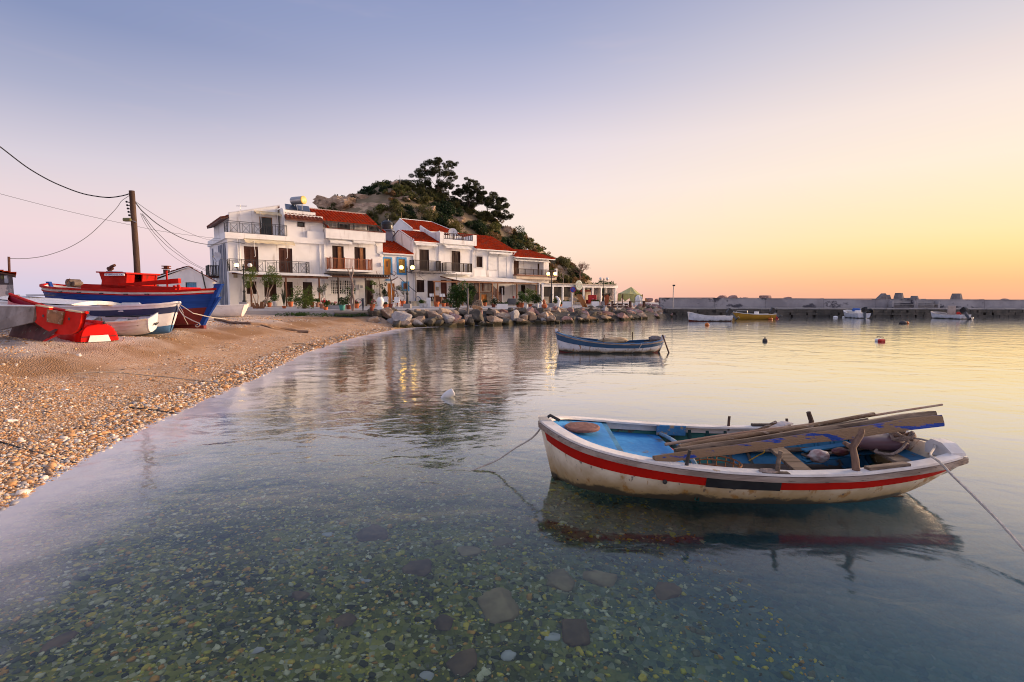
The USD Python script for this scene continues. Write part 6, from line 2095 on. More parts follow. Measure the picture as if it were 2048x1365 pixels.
# wooden steps and stone store under the canopy
t=thing('wooden_staircase','wooden railed steps over a small stone store under the cloth canopy','staircase',W(26,1,G0))
so_=1.6
s0,s1=pt(Z4,872,330,so_)[0],pt(Z4,1110,330,so_)[0]
zt=pt(Z4,990,325,so_)[1]
m=MB()
q0,q1=pt(Z4,940,400,so_)[0],s1
dd=rect(Z4,972,360,1050,520,so_)
dd=(dd[0],dd[1],G0,dd[3])
wall(m,sbox(q0,G0-0.3,q1,zt-0.06),[dd],so_,0.3)
fbox(m,q0,q1,0.01,so_-0.303,G0,zt-0.08)
obj('stone_wall',m,mat('stone_store_wall',(0.24,0.2,0.16),(0.14,0.12,0.1),4.0,0.9,0.6,9),t)
shutter(t,dd,ORANGEWOOD,o=so_-0.1,n=1,louver=False,name='store_door')
obj('landing',fbox(MB(),s0,s1,0.02,so_+0.05,zt-0.055,zt),REDWOOD,t)
e=pt(Z4,1265,490,so_)
rl=MB()
iron_rail(rl,[W(s0,so_,zt),W(s1,so_,zt)],0.95,'bal',0.16,0.02)
iron_rail(rl,[W(s1,so_,zt),W(e[0],so_,G0+0.1)],0.95,'bal',0.16,0.02)
obj('railing',rl,REDWOOD,t)
n=7
for k in range(n):
    f=(k+0.5)/n
    obj('tread',fbox(MB(),s1+(e[0]-s1)*k/n,s1+(e[0]-s1)*(k+1.1)/n,0.4,so_-0.02,zt+(G0-zt)*f-0.05,zt+(G0-zt)*f),REDWOOD,t)
g=ground_at(*Z4(905,552))
t=thing('firewood_pile','stack of cut firewood logs at the foot of the stone store','firewood',g)
m_end=mat('log_end',(0.38,0.29,0.2),(0.27,0.19,0.13),8,0.9)
for r_,cnt in enumerate((6,5,4,3)):
    for k in range(cnt):
        c=g+V((k-(cnt-1)/2)*0.2+0.06*r_,0,0.1+r_*0.17)
        obj('log',MB().tube([c-V(0,0.2,0),c+V(0.02,0.35,0)],0.085+0.012*((k*7+r_)%3-1),8),m_end,t)
g=ground_at(*Z4(1440,540))
t=thing('round_table','grey cloth covered round table under the cloth canopy','table',g)
obj('cloth',MB().lathe(g,[(0.75,0.1),(0.72,0.4),(0.62,0.72),(0.6,0.76),(0.01,0.77)],18),mat('grey_cloth',(0.12,0.12,0.12),(0.09,0.09,0.09),3,0.9),t,smooth=35)
obj('leg',MB().tube([g,g+UP*0.74],0.04,8),STEEL,t)
g2=g+V(0.02,0,0.775)
solo('red_pot',MB().lathe(g2,[(0.01,0),(0.1,0),(0.13,0.24),(0.01,0.24)],12),mat('deep_red_paint',(0.3,0.03,0.02)),'small red pot standing on the grey covered table','pot',smooth=35)
g=ground_at(*Z4(1275,545))
solo('white_stick',MB().tube([g,g+UP*1.9],0.028,6),WHITEPAINT,'thin white stick standing in the white planter before the steps','pole')
g=ground_at(*ZC(1165,700))
solo('folded_parasol',MB().tube([ground_at(*ZC(985,690)),ground_at(*ZC(985,690))+V(0.02,0,0.45),ground_at(*ZC(985,690))+V(0.0,0,0.85)],[0.04,0.08,0.10],8),mat('dark_blue_cloth',(0.03,0.04,0.07),None,3,0.8),'dark folded parasol leaning at the wall below the meter box','parasol')
g=ground_at(*ZC(900,660))
t=thing('bicycle_wheel','spoked wheel leaning against the wall below the meter box','wheel',g)
R0=np.stack([FU,UP,FN],1)
c=g+UP*0.36
ring=[c+R0@V(math.cos(a)*0.34,math.sin(a)*0.34,0) for a in np.linspace(0,2*np.pi,25)]
obj('tyre',MB().tube(ring,0.022,5),PLASTIC_BLACK,t)
m=MB()
for k in range(10):
    a=k/10*np.pi*2
    m.tube([c,c+R0@V(math.cos(a)*0.33,math.sin(a)*0.33,0)],0.004,3)
obj('spokes',m,STEEL,t)
g=ground_at(*ZC(2000,600))
ring=[W(pt(Z4,35,440)[0],0.1,0)+UP*(pt(Z4,35,440,.1)[1])+R0@V(math.cos(a)*0.3,math.sin(a)*0.34,0.02*(k%3)) for k,a in enumerate(np.linspace(0,6*np.pi,60))]
solo('garden_hose',MB().tube(ring,0.03,5),mat('blue_hose',(0.03,0.13,0.33),None,3,0.4),'coiled blue garden hose hanging by the brown shutter','hose')
g=ground_at(*ZC(1905,590))
m=MB()
g=ground_at(*ZC(400,640))
t=thing('glass_table','small white metal table behind the stone planter','table',g)
obj('top',MB().rbox(g+UP*0.6,(1.25,0.6,0.03),0.01),WHITEPAINT,t)
for sx in (-0.5,0.5):
    for sy in (-0.22,0.22):
        obj('leg',MB().tube([g+V(sx,sy,0),g+V(sx,sy,0.585)],0.018,5),WHITEPAINT,t)
for (x,lab) in ((1395,'white plastic armchair left of the driftwood'),(1610,'white plastic armchair right of the driftwood')):
    g=ground_at(*ZC(x,660))
    t=thing('plastic_chair',lab,'chair',g)
    obj('seat',MB().rbox(g+UP*0.44,(0.5,0.48,0.05),0.02),WHITEPAINT,t)
    obj('backrest',MB().rbox(g+V(0,0.24,0.68),(0.5,0.05,0.5),0.02),WHITEPAINT,t)
    for s in (-1,1):
        obj('armrest',MB().rbox(g+V(s*0.25,0,0.64),(0.05,0.48,0.04),0.015),WHITEPAINT,t)
        for sy in (-0.2,0.2):
            obj('leg',MB().tube([g+V(s*0.25,sy,0),g+V(s*0.22,sy,0.42)],0.025,5),WHITEPAINT,t)

# right end: sign, post, boards, tarpaulin stall
g=ground_at(*Z3(777,748))
t=thing('no_parking_sign','blue round traffic sign with a red rim on a thin post at the quay edge','sign',g)
zt=at(*Z3(785,537),y=g[1])
obj('post',MB().tube([g,V(g[0],g[1],zt[2]+0.2)],0.04,8),STEEL,t)
Rs=np.stack([V(1,0,0),UP,V(0,-1,0)],1)
c=V(zt[0],g[1]-0.06,zt[2])
dsc=obj('disc',MB().lathe(c,[(0.01,-0.01),(0.24,-0.01),(0.24,0.008),(0.01,0.012)],24,Rs),SIGNBLUE,t)
obj('rim',MB().lathe(c,[(0.195,0.013),(0.24,0.012),(0.24,0.02),(0.195,0.02)],24,Rs).bar(c+V(-0.14,-0.016,0.14),c+V(0.14,-0.016,-0.14),0.045,0.006,up=V(0,-1,0)),mat('sign_red',(0.4,0.02,0.02),None,2,0.4),dsc)
p=at(935.6,625,z=1.12)
solo('mooring_post',MB().tube([p-UP*0.1,p+V(0.02,0,0.8),p+V(0.0,0,1.5)],[0.07,0.065,0.055],7),mat('grey_post',(0.2,0.17,0.15),(0.13,0.11,0.1),3,0.9,0.4),'bare wooden post standing at the quay edge before the large round bush','post',smooth=40)
g=ground_at(*Z5(800,190))
t=thing('tilted_table_top','orange brown table top leaning on its side under the pergola','table',g)
Rb=rotz(0.5)@trimesh.transformations.rotation_matrix(1.0,[0,1,0])[:3,:3]
obj('top',MB().rbox(g+V(-0.1,0,0.65),(1.4,0.8,0.06),0.02,Rb),mat('tan_board',(0.42,0.19,0.06),(0.33,0.14,0.05),3,0.6),t)
obj('leg',MB().tube([g+V(0.3,0,0),g+V(-0.1,0,0.8)],0.04,6),BEAMWOOD,t)
g=ground_at(*Z5(900,200))
solo('red_crate',MB().rbox(g+UP*0.26,(0.6,0.45,0.52),0.02),mat('deep_red_paint',(0.3,0.03,0.02)),'dark red crate on the ground beside the leaning table top','crate')
g=ground_at(*Z5(1060,165))+FN*-0.8
solo('red_cooler',MB().rbox(g+UP*0.75,(1.0,0.5,0.95),0.03),mat('bright_red_paint',(0.55,0.03,0.02),(0.45,0.02,0.015),3,0.4),'bright red drinks cooler behind the flower planter in the pergola','cooler')
g=ground_at(*Z5(650,200))+FN*-0.5
t=thing('side_table','table with a pale cloth in the pergola right of the blue sign','table',g)
obj('top',MB().rbox(g+UP*0.74,(1.1,0.7,0.06),0.01),WHITEPAINT,t)
obj('cloth',MB().box(g+V(0,-0.36,0.55),(1.0,0.01,0.36)),CANVAS_WHITE,t)
for sx in (-0.45,0.45):
    obj('leg',MB().tube([g+V(sx,0,0),g+V(sx,0,0.71)],0.03,6),STEEL,t)
for i,(x,y) in enumerate(((1380,250),(1500,248))):
    g=ground_at(*Z5(x,y))
    t=thing('wooden_pallet',('weathered wooden pallet at the quay edge, left of two','weathered wooden pallet at the quay edge, right of two below the tarpaulin')[i],'pallet',g)
    for lv in range(2):
        for k in range(3):
            obj('block',MB().box(g+V(-0.5+k*0.5,0,0.1+lv*0.22),(0.12,0.9,0.12)),BEAMWOOD,t)
        for k in range(5):
            obj('slat',MB().box(g+V(0,-0.4+k*0.2,0.18+lv*0.22),(1.2,0.14,0.03)),mat('pallet_slat',(0.28,0.2,0.15),(0.18,0.13,0.1),4,0.9),t)
g=ground_at(*Z5(1640,240))
t=thing('work_bench','low bench with a plank top under the tarpaulin stall','bench',g)
obj('top',MB().rbox(g+UP*0.62,(3.4,0.8,0.06),0.01),mat('pallet_slat',(0.28,0.2,0.15)),t)
for sx in (-1.5,0.2,1.5):
    obj('leg',MB().box(g+V(sx,0,0.3),(0.12,0.6,0.6)),BEAMWOOD,t)
g=at(*Z3(1405,720),y=62.5)
g[2]=1.2
t=thing('tarpaulin_stall','yellow green tarpaulin tent over a stall at the right end of the promenade','stall',g)
Dg=62.5
apex,lf,rt=at(*Z3(1415,507),y=Dg),at(*Z3(1278,578),y=Dg),at(*Z3(1525,600),y=Dg)
hw=(rt[0]-lf[0])/2
ctr=(lf+rt)/2
P=[]
for v in np.linspace(0,1,9):
    row=[]
    for u in np.linspace(0,2*np.pi,41)[:-1]:
        sqr=max(abs(math.cos(u)),abs(math.sin(u)))
        r_=v/(0.5*sqr+0.5)
        f=1-v
        z=ctr[2]+(apex[2]-ctr[2])*(f**1.25)+(lf[2]-rt[2])*0.5*-math.cos(u)*v*1.0+0.10*math.sin(9*u)*v*f*2
        row.append(V(apex[0]*f+ctr[0]*v+math.cos(u)*hw*r_,Dg+math.sin(u)*1.6*r_,z))
    P.append(row)
TARP=mat('yellow_green_tarp',(0.52,0.46,0.14),(0.42,0.40,0.16),1.2,0.45,0.25,5,c3=(0.6,0.55,0.32),lo3=0.55,hi3=0.7)
obj('tarp_roof',MB().grid(np.array(P),closed=True),TARP,t,smooth=40)
sk=[]
rs=np.random.default_rng(9)
for k,u in enumerate(np.linspace(np.pi*0.85,np.pi*2.15,60)):
    sqr=max(abs(math.cos(u)),abs(math.sin(u)))
    e=P[-1][int(round(u/(2*np.pi)*40))%40]
    r_=1/(0.5*sqr+0.5)
    top=V(ctr[0]+math.cos(u)*hw*r_*0.97,Dg+math.sin(u)*1.55*r_,ctr[2]+(lf[2]-rt[2])*0.5*-math.cos(u))
    drop=0.75+0.25*math.sin(k*0.7)+(0.7 if 44<k else 0)
    w=0.08*math.sin(k*1.1)
    sk.append([top+V(w*0.3,-w*0.3,0.02),top+V(w,-w,-drop*0.5),top+V(w*1.4,-w*1.4,-drop)])
obj('tarp_skirt',MB().grid(np.array(sk)).grid(np.array(sk)+V(0,0.02,0),flip=True),TARP,t,smooth=40)
m=MB()
for sx in (-0.85,0.85):
    for sy in (-1.3,1.3):
        m.tube([V(ctr[0]+sx*hw,Dg+sy,1.15),V(ctr[0]+sx*hw,Dg+sy,ctr[2])],0.05,6)
m.tube([V(apex[0],Dg,ctr[2]-0.3),apex-UP*0.05],0.05,6)
obj('frame',m,BEAMWOOD,t)
c=at(*Z3(1490,680),y=61.0)
cl=[]
for k,u in enumerate(np.linspace(0,2*np.pi,36)):
    row=[]
    for z,r_ in ((1.15,0.5),(1.6,0.46),(2.2,0.38),(2.45,0.12)):
        rr=r_*(1+0.22*math.sin(u*6+z*2))
        row.append(V(c[0]+math.cos(u)*rr,61.0+math.sin(u)*rr*0.7,z))
    cl.append(row)
solo('white_cloth',MB().grid(np.array(cl),flip=True),CANVAS_WHITE,'white cloth sheet draped in folds at the right side of the tarpaulin stall','cloth',smooth=50)

# green weeds at the left end of the rock bank
m=MB()
rw=np.random.default_rng(6)
cen=[]
for k in range(46):
    x=rw.uniform(-15.5,-8.4)
    e=np.interp(x,EDGE[:,0],EDGE[:,1])
    yy=e-rw.uniform(0.3,1.6)
    cen.append(V(x,yy,float(beach_z(np.array(x),np.array(yy)))+rw.uniform(0.0,0.12)))
leaf_cloud(m,cen,np.full(len(cen),0.26),4200,0.05,66,0.5,0.4)
obj('ground_weeds',m,LEAF,None,label='low green weeds along the foot of the quay kerb',kind='stuff')

# ------------------------------------------------------------------ left side: pole, cables, hut, far house
pb=at(279,622,y=22.5)
pb[2]=1.0
ptop=at(263.5,382,y=22.5)
t=thing('utility_pole','tall leaning brown wooden utility pole behind the blue fishing boat','utility pole',pb)
obj('shaft',MB().tube([pb,pb*0.5+ptop*0.5+V(0.02,0,0),ptop],[0.125,0.115,0.105],12),OLDPOLE,t,smooth=35)
m=MB()
for k in range(5):
    z=0.5+k*0.14
    q=ptop-UP*z+V(0.02*k,0,0)
    m.tube([q-V(0.08,0.05,0),q-V(0.2,0.05,-0.03)],0.02,5)
    m.sph(q-V(0.21,0.05,-0.03),0.045,1)
obj('insulators',m,IRON,t)
q=at(258,440,y=22.4)
hd=obj('lamp_head',MB().rbox(q+V(-0.05,0,0),(0.34,0.2,0.14),0.03),mat('olive_lamp',(0.16,0.15,0.06),None,3,0.5),t)
obj('arm',MB().tube([q+V(0.1,0,-0.02),q+V(0.28,0.05,-0.1)],0.025,6),STEEL,hd)
CABLE=mat('black_cable',(0.015,0.015,0.016),None,3,0.6)


def cable(pts,r,label,m=CABLE,sub=6):
    from scipy.interpolate import PchipInterpolator
    P=np.array([at(px,py,y=D) for px,py,D in pts])
    s=np.concatenate([[0],np.cumsum(np.linalg.norm(np.diff(P,axis=0),axis=1))])
    P=np.stack([PchipInterpolator(s,P[:,k])(np.linspace(0,s[-1],len(pts)*sub)) for k in range(3)],1)
    solo('overhead_cable',MB().tube(P,r,5),m,label,'cable')


cable([(-140,180,19),(-60,250,20),(0,294,20.6),(60,339,21.2),(120,371,21.7),(180,391,22.1),(215,395.5,22.3),(240,393,22.4),(259,388,22.45)],0.024,'thick black cable sagging from the top of the utility pole out at left')
cable([(258,392,22.4),(241,405,22.3),(210,441,21.5),(170,477,20.5),(120,503,19.3),(75,515,18.3),(40,518,17.6),(20,517.5,17.2)],0.010,'thin cable hanging from the utility pole down to the masonry meter hut')
cable([(-80,368,30),(0,388,31),(120,419,34),(240,446,37),(330,464,40),(441,478,43.9)],0.011,'thin long cable passing behind the utility pole to the house corner')
cable([(268,401,22.5),(285,423,24),(320,452,28),(360,475,33),(400,487,38),(436,489,42),(465,484,43.6),(490,488,44.6)],0.022,'thick black cable from the utility pole to the corner of the left end house')
cable([(268,401,22.5),(300,424,26),(350,453,32),(400,475,38),(441,482.5,43.9)],0.010,'thin upper cable from the utility pole to the house corner')
cable([(283,428,23.5),(310,468,26),(350,505,32),(395,534,38),(436,555,42)],0.012,'cable descending steeply from the utility pole towards the side balcony')
cable([(285,428,23.5),(315,466,26),(355,503,32),(398,533,38),(437,551,42)],0.012,'second steep cable just right of the other steep cable')
cable([(281,427,23.5),(300,462,26),(340,508,29),(378,532,31.5),(402,543,32.5)],0.008,'thin cable from the utility pole to the small post of the white boathouse')

t=thing('meter_hut','masonry meter hut with a small tiled roof at the left edge','hut',at(8,640,y=17))
D=17.0
xr,xl=at(26.5,570,y=D)[0],at(-30,570,y=D)[0]
zt,zb_=at(20,549,y=D)[2],0.9
zm=at(10,570,y=D)[2]
STONEWALL=mat('patched_masonry',(0.60,0.50,0.44),(0.50,0.41,0.36),2.2,0.9,0.4,10,c3=(0.24,0.22,0.22),lo3=0.53,hi3=0.58,scale3=2.1)
hv_=V(-0.95,1.0,0)


def prism4(mb,xa,xb,f0,f1,za,zb2):
    q=[V(xa,D,0)+hv_*f0,V(xb,D,0)+hv_*f0,V(xb,D,0)+hv_*f1,V(xa,D,0)+hv_*f1]
    return mb.hexa([p+UP*za for p in q]+[p+UP*zb2 for p in q])


obj('base',prism4(MB(),xl,xr,0,1,zb_,zm),STONEWALL,t)
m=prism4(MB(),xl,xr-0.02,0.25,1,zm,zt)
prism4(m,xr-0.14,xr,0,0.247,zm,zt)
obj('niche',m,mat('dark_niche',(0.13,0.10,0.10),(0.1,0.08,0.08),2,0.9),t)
b=at(16,559,y=D+0.15)
mb_=obj('meter',MB().rbox(b,(0.15,0.14,0.26),0.02),mat('meter_grey',(0.42,0.45,0.52),None,3,0.4),t)
obj('display',MB().box(b+V(0,-0.075,0.06),(0.09,0.01,0.08)),mat('meter_white',(0.7,0.72,0.75),None,3,0.3),mb_)
b=at(6,555,y=D+0.2)
obj('switch_box',MB().rbox(b,(0.12,0.08,0.12),0.02),mat('olive_lamp',(0.16,0.15,0.06)),t)
ap=at(4,540,y=D+0.5)
e1=at(31.5,549.5,y=D-0.12)
e2=e1+hv_*1.25
l1=V(2*ap[0]-e1[0],e1[1],e1[2])
l2=l1+hv_*1.25
r1_=V(ap[0],e1[1],ap[2])
r2_=r1_+hv_*1.25
rf=obj('roof',slab(MB(),e1,e2,r2_,r1_,0.05),BEAMWOOD,t)
obj('tiles',tiles(e1,e2,r2_,r1_,0.2,0.2,0.05),TILE,rf)
obj('left_tiles',tiles(l2,l1,r1_,r2_,0.2,0.2,0.05),TILE,rf)
obj('ridge_tiles',MB().tube([r1_+V(0,-0.03,0.05),r2_+UP*0.05],0.08,8),TILE,rf)
q=at(18,545,y=D+0.6)
obj('pole',MB().tube([q-UP*0.5,at(17.5,514,y=D+0.6)],0.035,7),mat('rusty_pole',(0.10,0.045,0.03),(0.07,0.03,0.02),4,0.8),t)

# white boathouse with the blue door, far left
t=thing('white_boathouse','small white gabled boathouse with a pale blue door beyond the blue boat','house',at(375,620,y=33))
D=33.0
Z0=lambda x,y:(x/4.452,480+y/4.452)
lx,rx=at(*Z0(1500,400),y=D)[0],at(*Z0(1895,400),y=D)[0]
ze=at(*Z0(1700,358),y=D)[2]
apx=at(*Z0(1683,245),y=D)
d=[at(*Z0(1655,438),y=D),at(*Z0(1750,378),y=D)]
x2=at(*Z0(1390,400),y=D)[0]
poly=Polygon([(x2,0.6),(rx,0.6),(rx,ze),(apx[0],apx[2]),(x2,ze)])
hole=sbox(d[0][0],1.0,d[1][0],d[1][2])
m=MB()
dv=V(-3.7,5.2,0)
m.extrude(poly.difference(hole),V(0,D,0),V(1,0,0),UP,unit(dv)*0.25)
m.extrude(poly,V(0,D,0)+dv,V(1,0,0),UP,unit(dv)*0.25)
for x0,x3,f0 in ((x2,x2+0.25,0.05),(rx-0.25,rx,0.05)):
    q=[V(x0,D,0)+dv*f0,V(x3,D,0)+dv*f0,V(x3,D,0)+dv,V(x0,D,0)+dv]
    m.hexa([p+UP*0.6 for p in q]+[p+UP*ze for p in q])
obj('wall',m,WHITEWASH_OLD,t)
dr=MB()
n=5
for k in range(n):
    w=(d[1][0]-d[0][0])/n
    dr.box((d[0][0]+(k+0.5)*w,D+0.12,(1.0+d[1][2])/2),(w-0.015,0.05,d[1][2]-1.0))
obj('door',dr,mat('pale_blue_door',(0.12,0.33,0.50),(0.10,0.26,0.42),3,0.6),t)
for sgn,xe in ((-1,x2-0.25),(1,rx+0.3)):
    zz=apx[2]+(ze-apx[2])*abs(xe-apx[0])/abs((lx if sgn<0 else rx)-apx[0]) if sgn>0 else ze+0.05
    E0,E1=V(xe,D-0.1,zz+0.03),V(xe,D-0.1,zz+0.03)+dv*1.06
    R0_,R1_=V(apx[0],D-0.1,apx[2]+0.05),V(apx[0],D-0.1,apx[2]+0.05)+dv*1.06
    a=(E0,E1,R1_,R0_) if sgn>0 else (E1,E0,R0_,R1_)
    rf=obj('roof',slab(MB(),*a,0.06),WHITEWASH_OLD,t)
    obj('tiles',tiles(*a,0.22,0.36,0.05),TILE_BROWN,rf)
c=at(*Z0(1485,318),y=D+2.5)
ch=obj('chimney',MB().box(c-V(0,0,0.2),(0.28,0.28,1.2)),mat('dark_chimney',(0.09,0.05,0.045),(0.07,0.04,0.035),3,0.8),t)
obj('chimney_cap',MB().box(c+V(0,0,0.47),(0.4,0.4,0.06)).box(c+V(0,0,0.62),(0.4,0.4,0.06)).box(c+V(0,0,0.55),(0.22,0.22,0.1)),TILE_BROWN,ch)
q0=at(*Z0(1800,440),y=D-1)
obj('cable_post',MB().tube([V(q0[0],D-0.15,1.0),at(*Z0(1796,278),y=D-0.15)],0.04,6),IRON,t)

# ------------------------------------------------------------------ boats
from scipy.interpolate import PchipInterpolator


class Hull:
    """A boat's hull from stations (xk, xs, half breadth, sheer height, keel height) along its length; local x aft, y to the far side, z up."""

    def __init__(self,st,origin,yaw,p=1.0,q=1.0,roll=0.0,pitch=0.0,nx=44):
        st=np.array(st,float)
        u=np.linspace(0,1,len(st))
        self.f=PchipInterpolator(u,st)
        self.o,self.p,self.q,self.nx=np.asarray(origin,float),p,q,nx
        self.R=rotz(yaw)@trimesh.transformations.euler_matrix(roll,pitch,0)[:3,:3]

    def w(self,P):
        return np.asarray(P,float)@self.R.T+self.o

    def pt(self,u,v,side,off=0.0):
        xk,xs,b,zs,zk=self.f(u)
        th=v*math.pi/2
        y=b*math.sin(th)**self.p
        g=1-math.cos(th)**self.q
        z=zk+(zs-zk)*g
        x=xk+(xs-xk)*g
        return V(x,side*y,z)

    def grid(self,side,v0,v1,off=0.0,nv=10,u0=0.0,u1=1.0,nx=None):
        U,Vv=np.linspace(u0,u1,nx or self.nx),np.linspace(v0,v1,nv)
        P=np.array([[self.pt(u,v,side) for v in Vv] for u in U])
        if off:
            du,dv=np.gradient(P,axis=0),np.gradient(P,axis=1)
            n=np.cross(du,dv)*1.0
            n/=np.maximum(np.linalg.norm(n,axis=2,keepdims=True),1e-9)
            s=np.sign((n[...,1]*side).mean()) or 1
            n*=s
            P=P+n*off
        return P

    def skin(self,mb,v0,v1,off=0.0,th=0.0,nv=10,u0=0.0,u1=1.0,sides=(-1,1),nx=None):
        for s in sides:
            P=self.w(self.grid(s,v0,v1,off,nv,u0,u1,nx))
            mb.grid(P,flip=s<0)
            if th:
                Q=self.w(self.grid(s,v0,v1,off-th,nv,u0,u1,nx))
                mb.grid(Q,flip=s>0)
                for a,b in ((P[:,-1],Q[:,-1]),(P[:,0],Q[:,0]),(P[0],Q[0]),(P[-1],Q[-1])):
                    mb.grid(np.stack([a,b]))
        return mb

    def rail(self,mb,w,h,v=1.0,off=0.0,dz=0.0,u0=0.0,u1=1.0,sides=(-1,1),n=None):
        """Rectangular rail swept along the line v; w across, h high, its outer edge at off outside the hull."""
        for s in sides:
            U=np.linspace(u0,u1,n or self.nx)
            C=np.array([self.pt(u,v,s) for u in U])
            T=np.gradient(C,axis=0)
            N=np.stack([-T[:,1],T[:,0],0*T[:,0]],1)
            N/=np.maximum(np.linalg.norm(N,axis=1,keepdims=True),1e-9)
            N*=np.where((N[:,1]*s)>=0,1,-1)[:,None]
            o_,i_=C+N*off,C+N*(off-w)
            i_[:,1]=np.where(i_[:,1]*s<0,0,i_[:,1])
            z0,z1=V(0,0,dz),V(0,0,dz+h)
            r=np.stack([o_+z0,i_+z0,i_+z1,o_+z1],1)
            mb.grid(self.w(r.reshape(-1,3)).reshape(r.shape),closed=True,flip=s>0)
            for e in (0,-1):
                mb.add(self.w(r[e]),[[0,1,2,3]])
        return mb

    def transom(self,mb,th=0.03,u=1.0,v1=1.0,dx=0.0,top=None):
        v=np.linspace(0,v1,12)
        L=np.array([self.pt(u,a,-1) for a in v])
        Rr=np.array([self.pt(u,a,1) for a in v])[::-1]
        loop=np.vstack([L,Rr[:-1]])+V(dx,0,0)
        if top is not None:
            loop=np.vstack([loop,top])
        poly=Polygon(loop[:,1:]).buffer(0)
        # slope of the transom in x over z
        k=np.polyfit(loop[:,2],loop[:,0],1) if np.ptp(loop[:,2])>0 else (0,loop[0,0])
        m=trimesh.creation.extrude_polygon(poly,th,engine='earcut')
        vv=m.vertices
        x=k[0]*vv[:,1]+k[1]+vv[:,2]
        mb.add(self.w(np.column_stack([x,vv[:,0],vv[:,1]])),m.faces)
        return mb

    def deck(self,mb,u0,u1,z,th=0.03,inset=0.02,n=14,follow=True,camber=0.0):
        """A deck across the hull from u0 to u1; z is measured down from the sheer if follow."""
        rows=[]
        for u in np.linspace(u0,u1,n):
            xk,xs,b,zs,zk=self.f(u)
            zz=zs-z if follow else z
            g=np.clip((zz-zk)/(zs-zk),0,1)
            th_=math.acos(np.clip((1-g)**(1/self.q),0,1))
            y=max(b*math.sin(th_)**self.p-inset,0.005)
            x=xk+(xs-xk)*g
            rows.append([V(x,y*k,zz+camber*(1-k*k)) for k in np.linspace(-1,1,9)])
        P=self.w(np.array(rows).reshape(-1,3)).reshape(n,9,3)
        mb.grid(P,flip=True)
        dn=self.R@V(0,0,th)
        mb.grid(P-dn)
        mb.grid(np.stack([P[-1],P[-1]-dn])),mb.grid(np.stack([P[0],P[0]-dn]),flip=True)
        return mb

    def water_hole(self,z=0.0,shrink=0.02):
        out=[]
        for s in (-1,1):
            row=[]
            for u in np.linspace(0,1,40):
                xk,xs,b,zs,zk=self.f(u)
                if zk>z-0.005:
                    continue
                g=(z-zk)/(zs-zk)
                th=math.acos(np.clip((1-g)**(1/self.q),0,1))
                row.append(V(xk+(xs-xk)*g,s*max(b*math.sin(th)**self.p-shrink,0.004),z))
            out.append(self.w(np.array(row)))
        BOAT_HOLES.append([tuple(p[:2]) for p in np.vstack([out[0],out[1][::-1]])])


def weathered(name,c1,rust=True,grime=(0.20,0.13,0.05),z_hi=0.24,c2=None,dark=(0.045,0.04,0.03)):
    """Old white paint on a floating hull: ochre grime low down, dark waterline, rust streaks that run down, scratches."""
    n={'g':('geometry',{}),'s':('separate_xyz',{}),'n1':('noise_texture',{'scale':2.3,'detail':6.0,'roughness':0.65}),'ms':('mapping',{'scale':(9.0,9.0,0.5)}),'n2':('noise_texture',{'scale':1.0,'detail':4.0,'roughness':0.6}),
         'zz':('math',{'math_type':'multiply_add','value2':-0.30}),'gr':('map_range',{'range_type':'smoothstep','from_min':z_hi-0.1,'from_max':-0.10,'to_max':0.85,'clamp':True}),'m1':('mix',{'color1':c1,'color2':grime}),
         'base':('mix',{'color1':c1,'color2':c2 or tuple(x*0.8 for x in c1)}),'br':('map_range',{'range_type':'smoothstep','from_min':0.4,'from_max':0.66,'clamp':True}),
         'rr':('map_range',{'range_type':'smoothstep','from_min':0.56,'from_max':0.66,'to_max':0.85 if rust else 0.0,'clamp':True}),'m2':('mix',{'color2':(0.34,0.16,0.03)}),
         'dz':('math',{'math_type':'multiply_add','value2':-0.36}),'dr':('map_range',{'range_type':'smoothstep','from_min':-0.085,'from_max':-0.13,'to_max':0.92,'clamp':True}),'m3':('mix',{'color2':dark}),
         'mp':('mapping',{'scale':(14.0,14.0,5.0),'rotation':(0,0.7,0)}),'n3':('noise_texture',{'scale':1.6,'detail':4.0}),'pr':('map_range',{'range_type':'smoothstep','from_min':0.635,'from_max':0.70,'to_max':0.8,'clamp':True}),'m4':('mix',{'color2':(0.10,0.085,0.07)}),
         'b':('bump',{'strength':0.25,'distance':0.008}),'p':('principled_bsdf',{'roughness':0.45,'specular_ior_level':0.4})}
    l=[('g.position','s.vector'),('g.position','n1.vector'),('g.position','ms.vector'),('ms.vector','n2.vector'),('n1.fac','zz.value1'),('s.z','zz.value3'),('zz.value','gr.value'),
         ('n1.fac','br.value'),('br.result','base.fac'),('base.color','m1.color1'),('gr.result','m1.fac'),('n2.fac','rr.value'),('rr.result','m2.fac'),('m1.color','m2.color1'),
         ('n1.fac','dz.value1'),('s.z','dz.value3'),('dz.value','dr.value'),('dr.result','m3.fac'),('m2.color','m3.color1'),('g.position','mp.vector'),('mp.vector','n3.vector'),('n3.fac','pr.value'),
         ('pr.result','m4.fac'),('m3.color','m4.color1'),('m4.color','p.base_color'),('n3.fac','b.height'),('b.normal','p.normal')]
    return usdkit.material(stage,'/World/Looks/'+name,n,l,surface='p.BSDF')


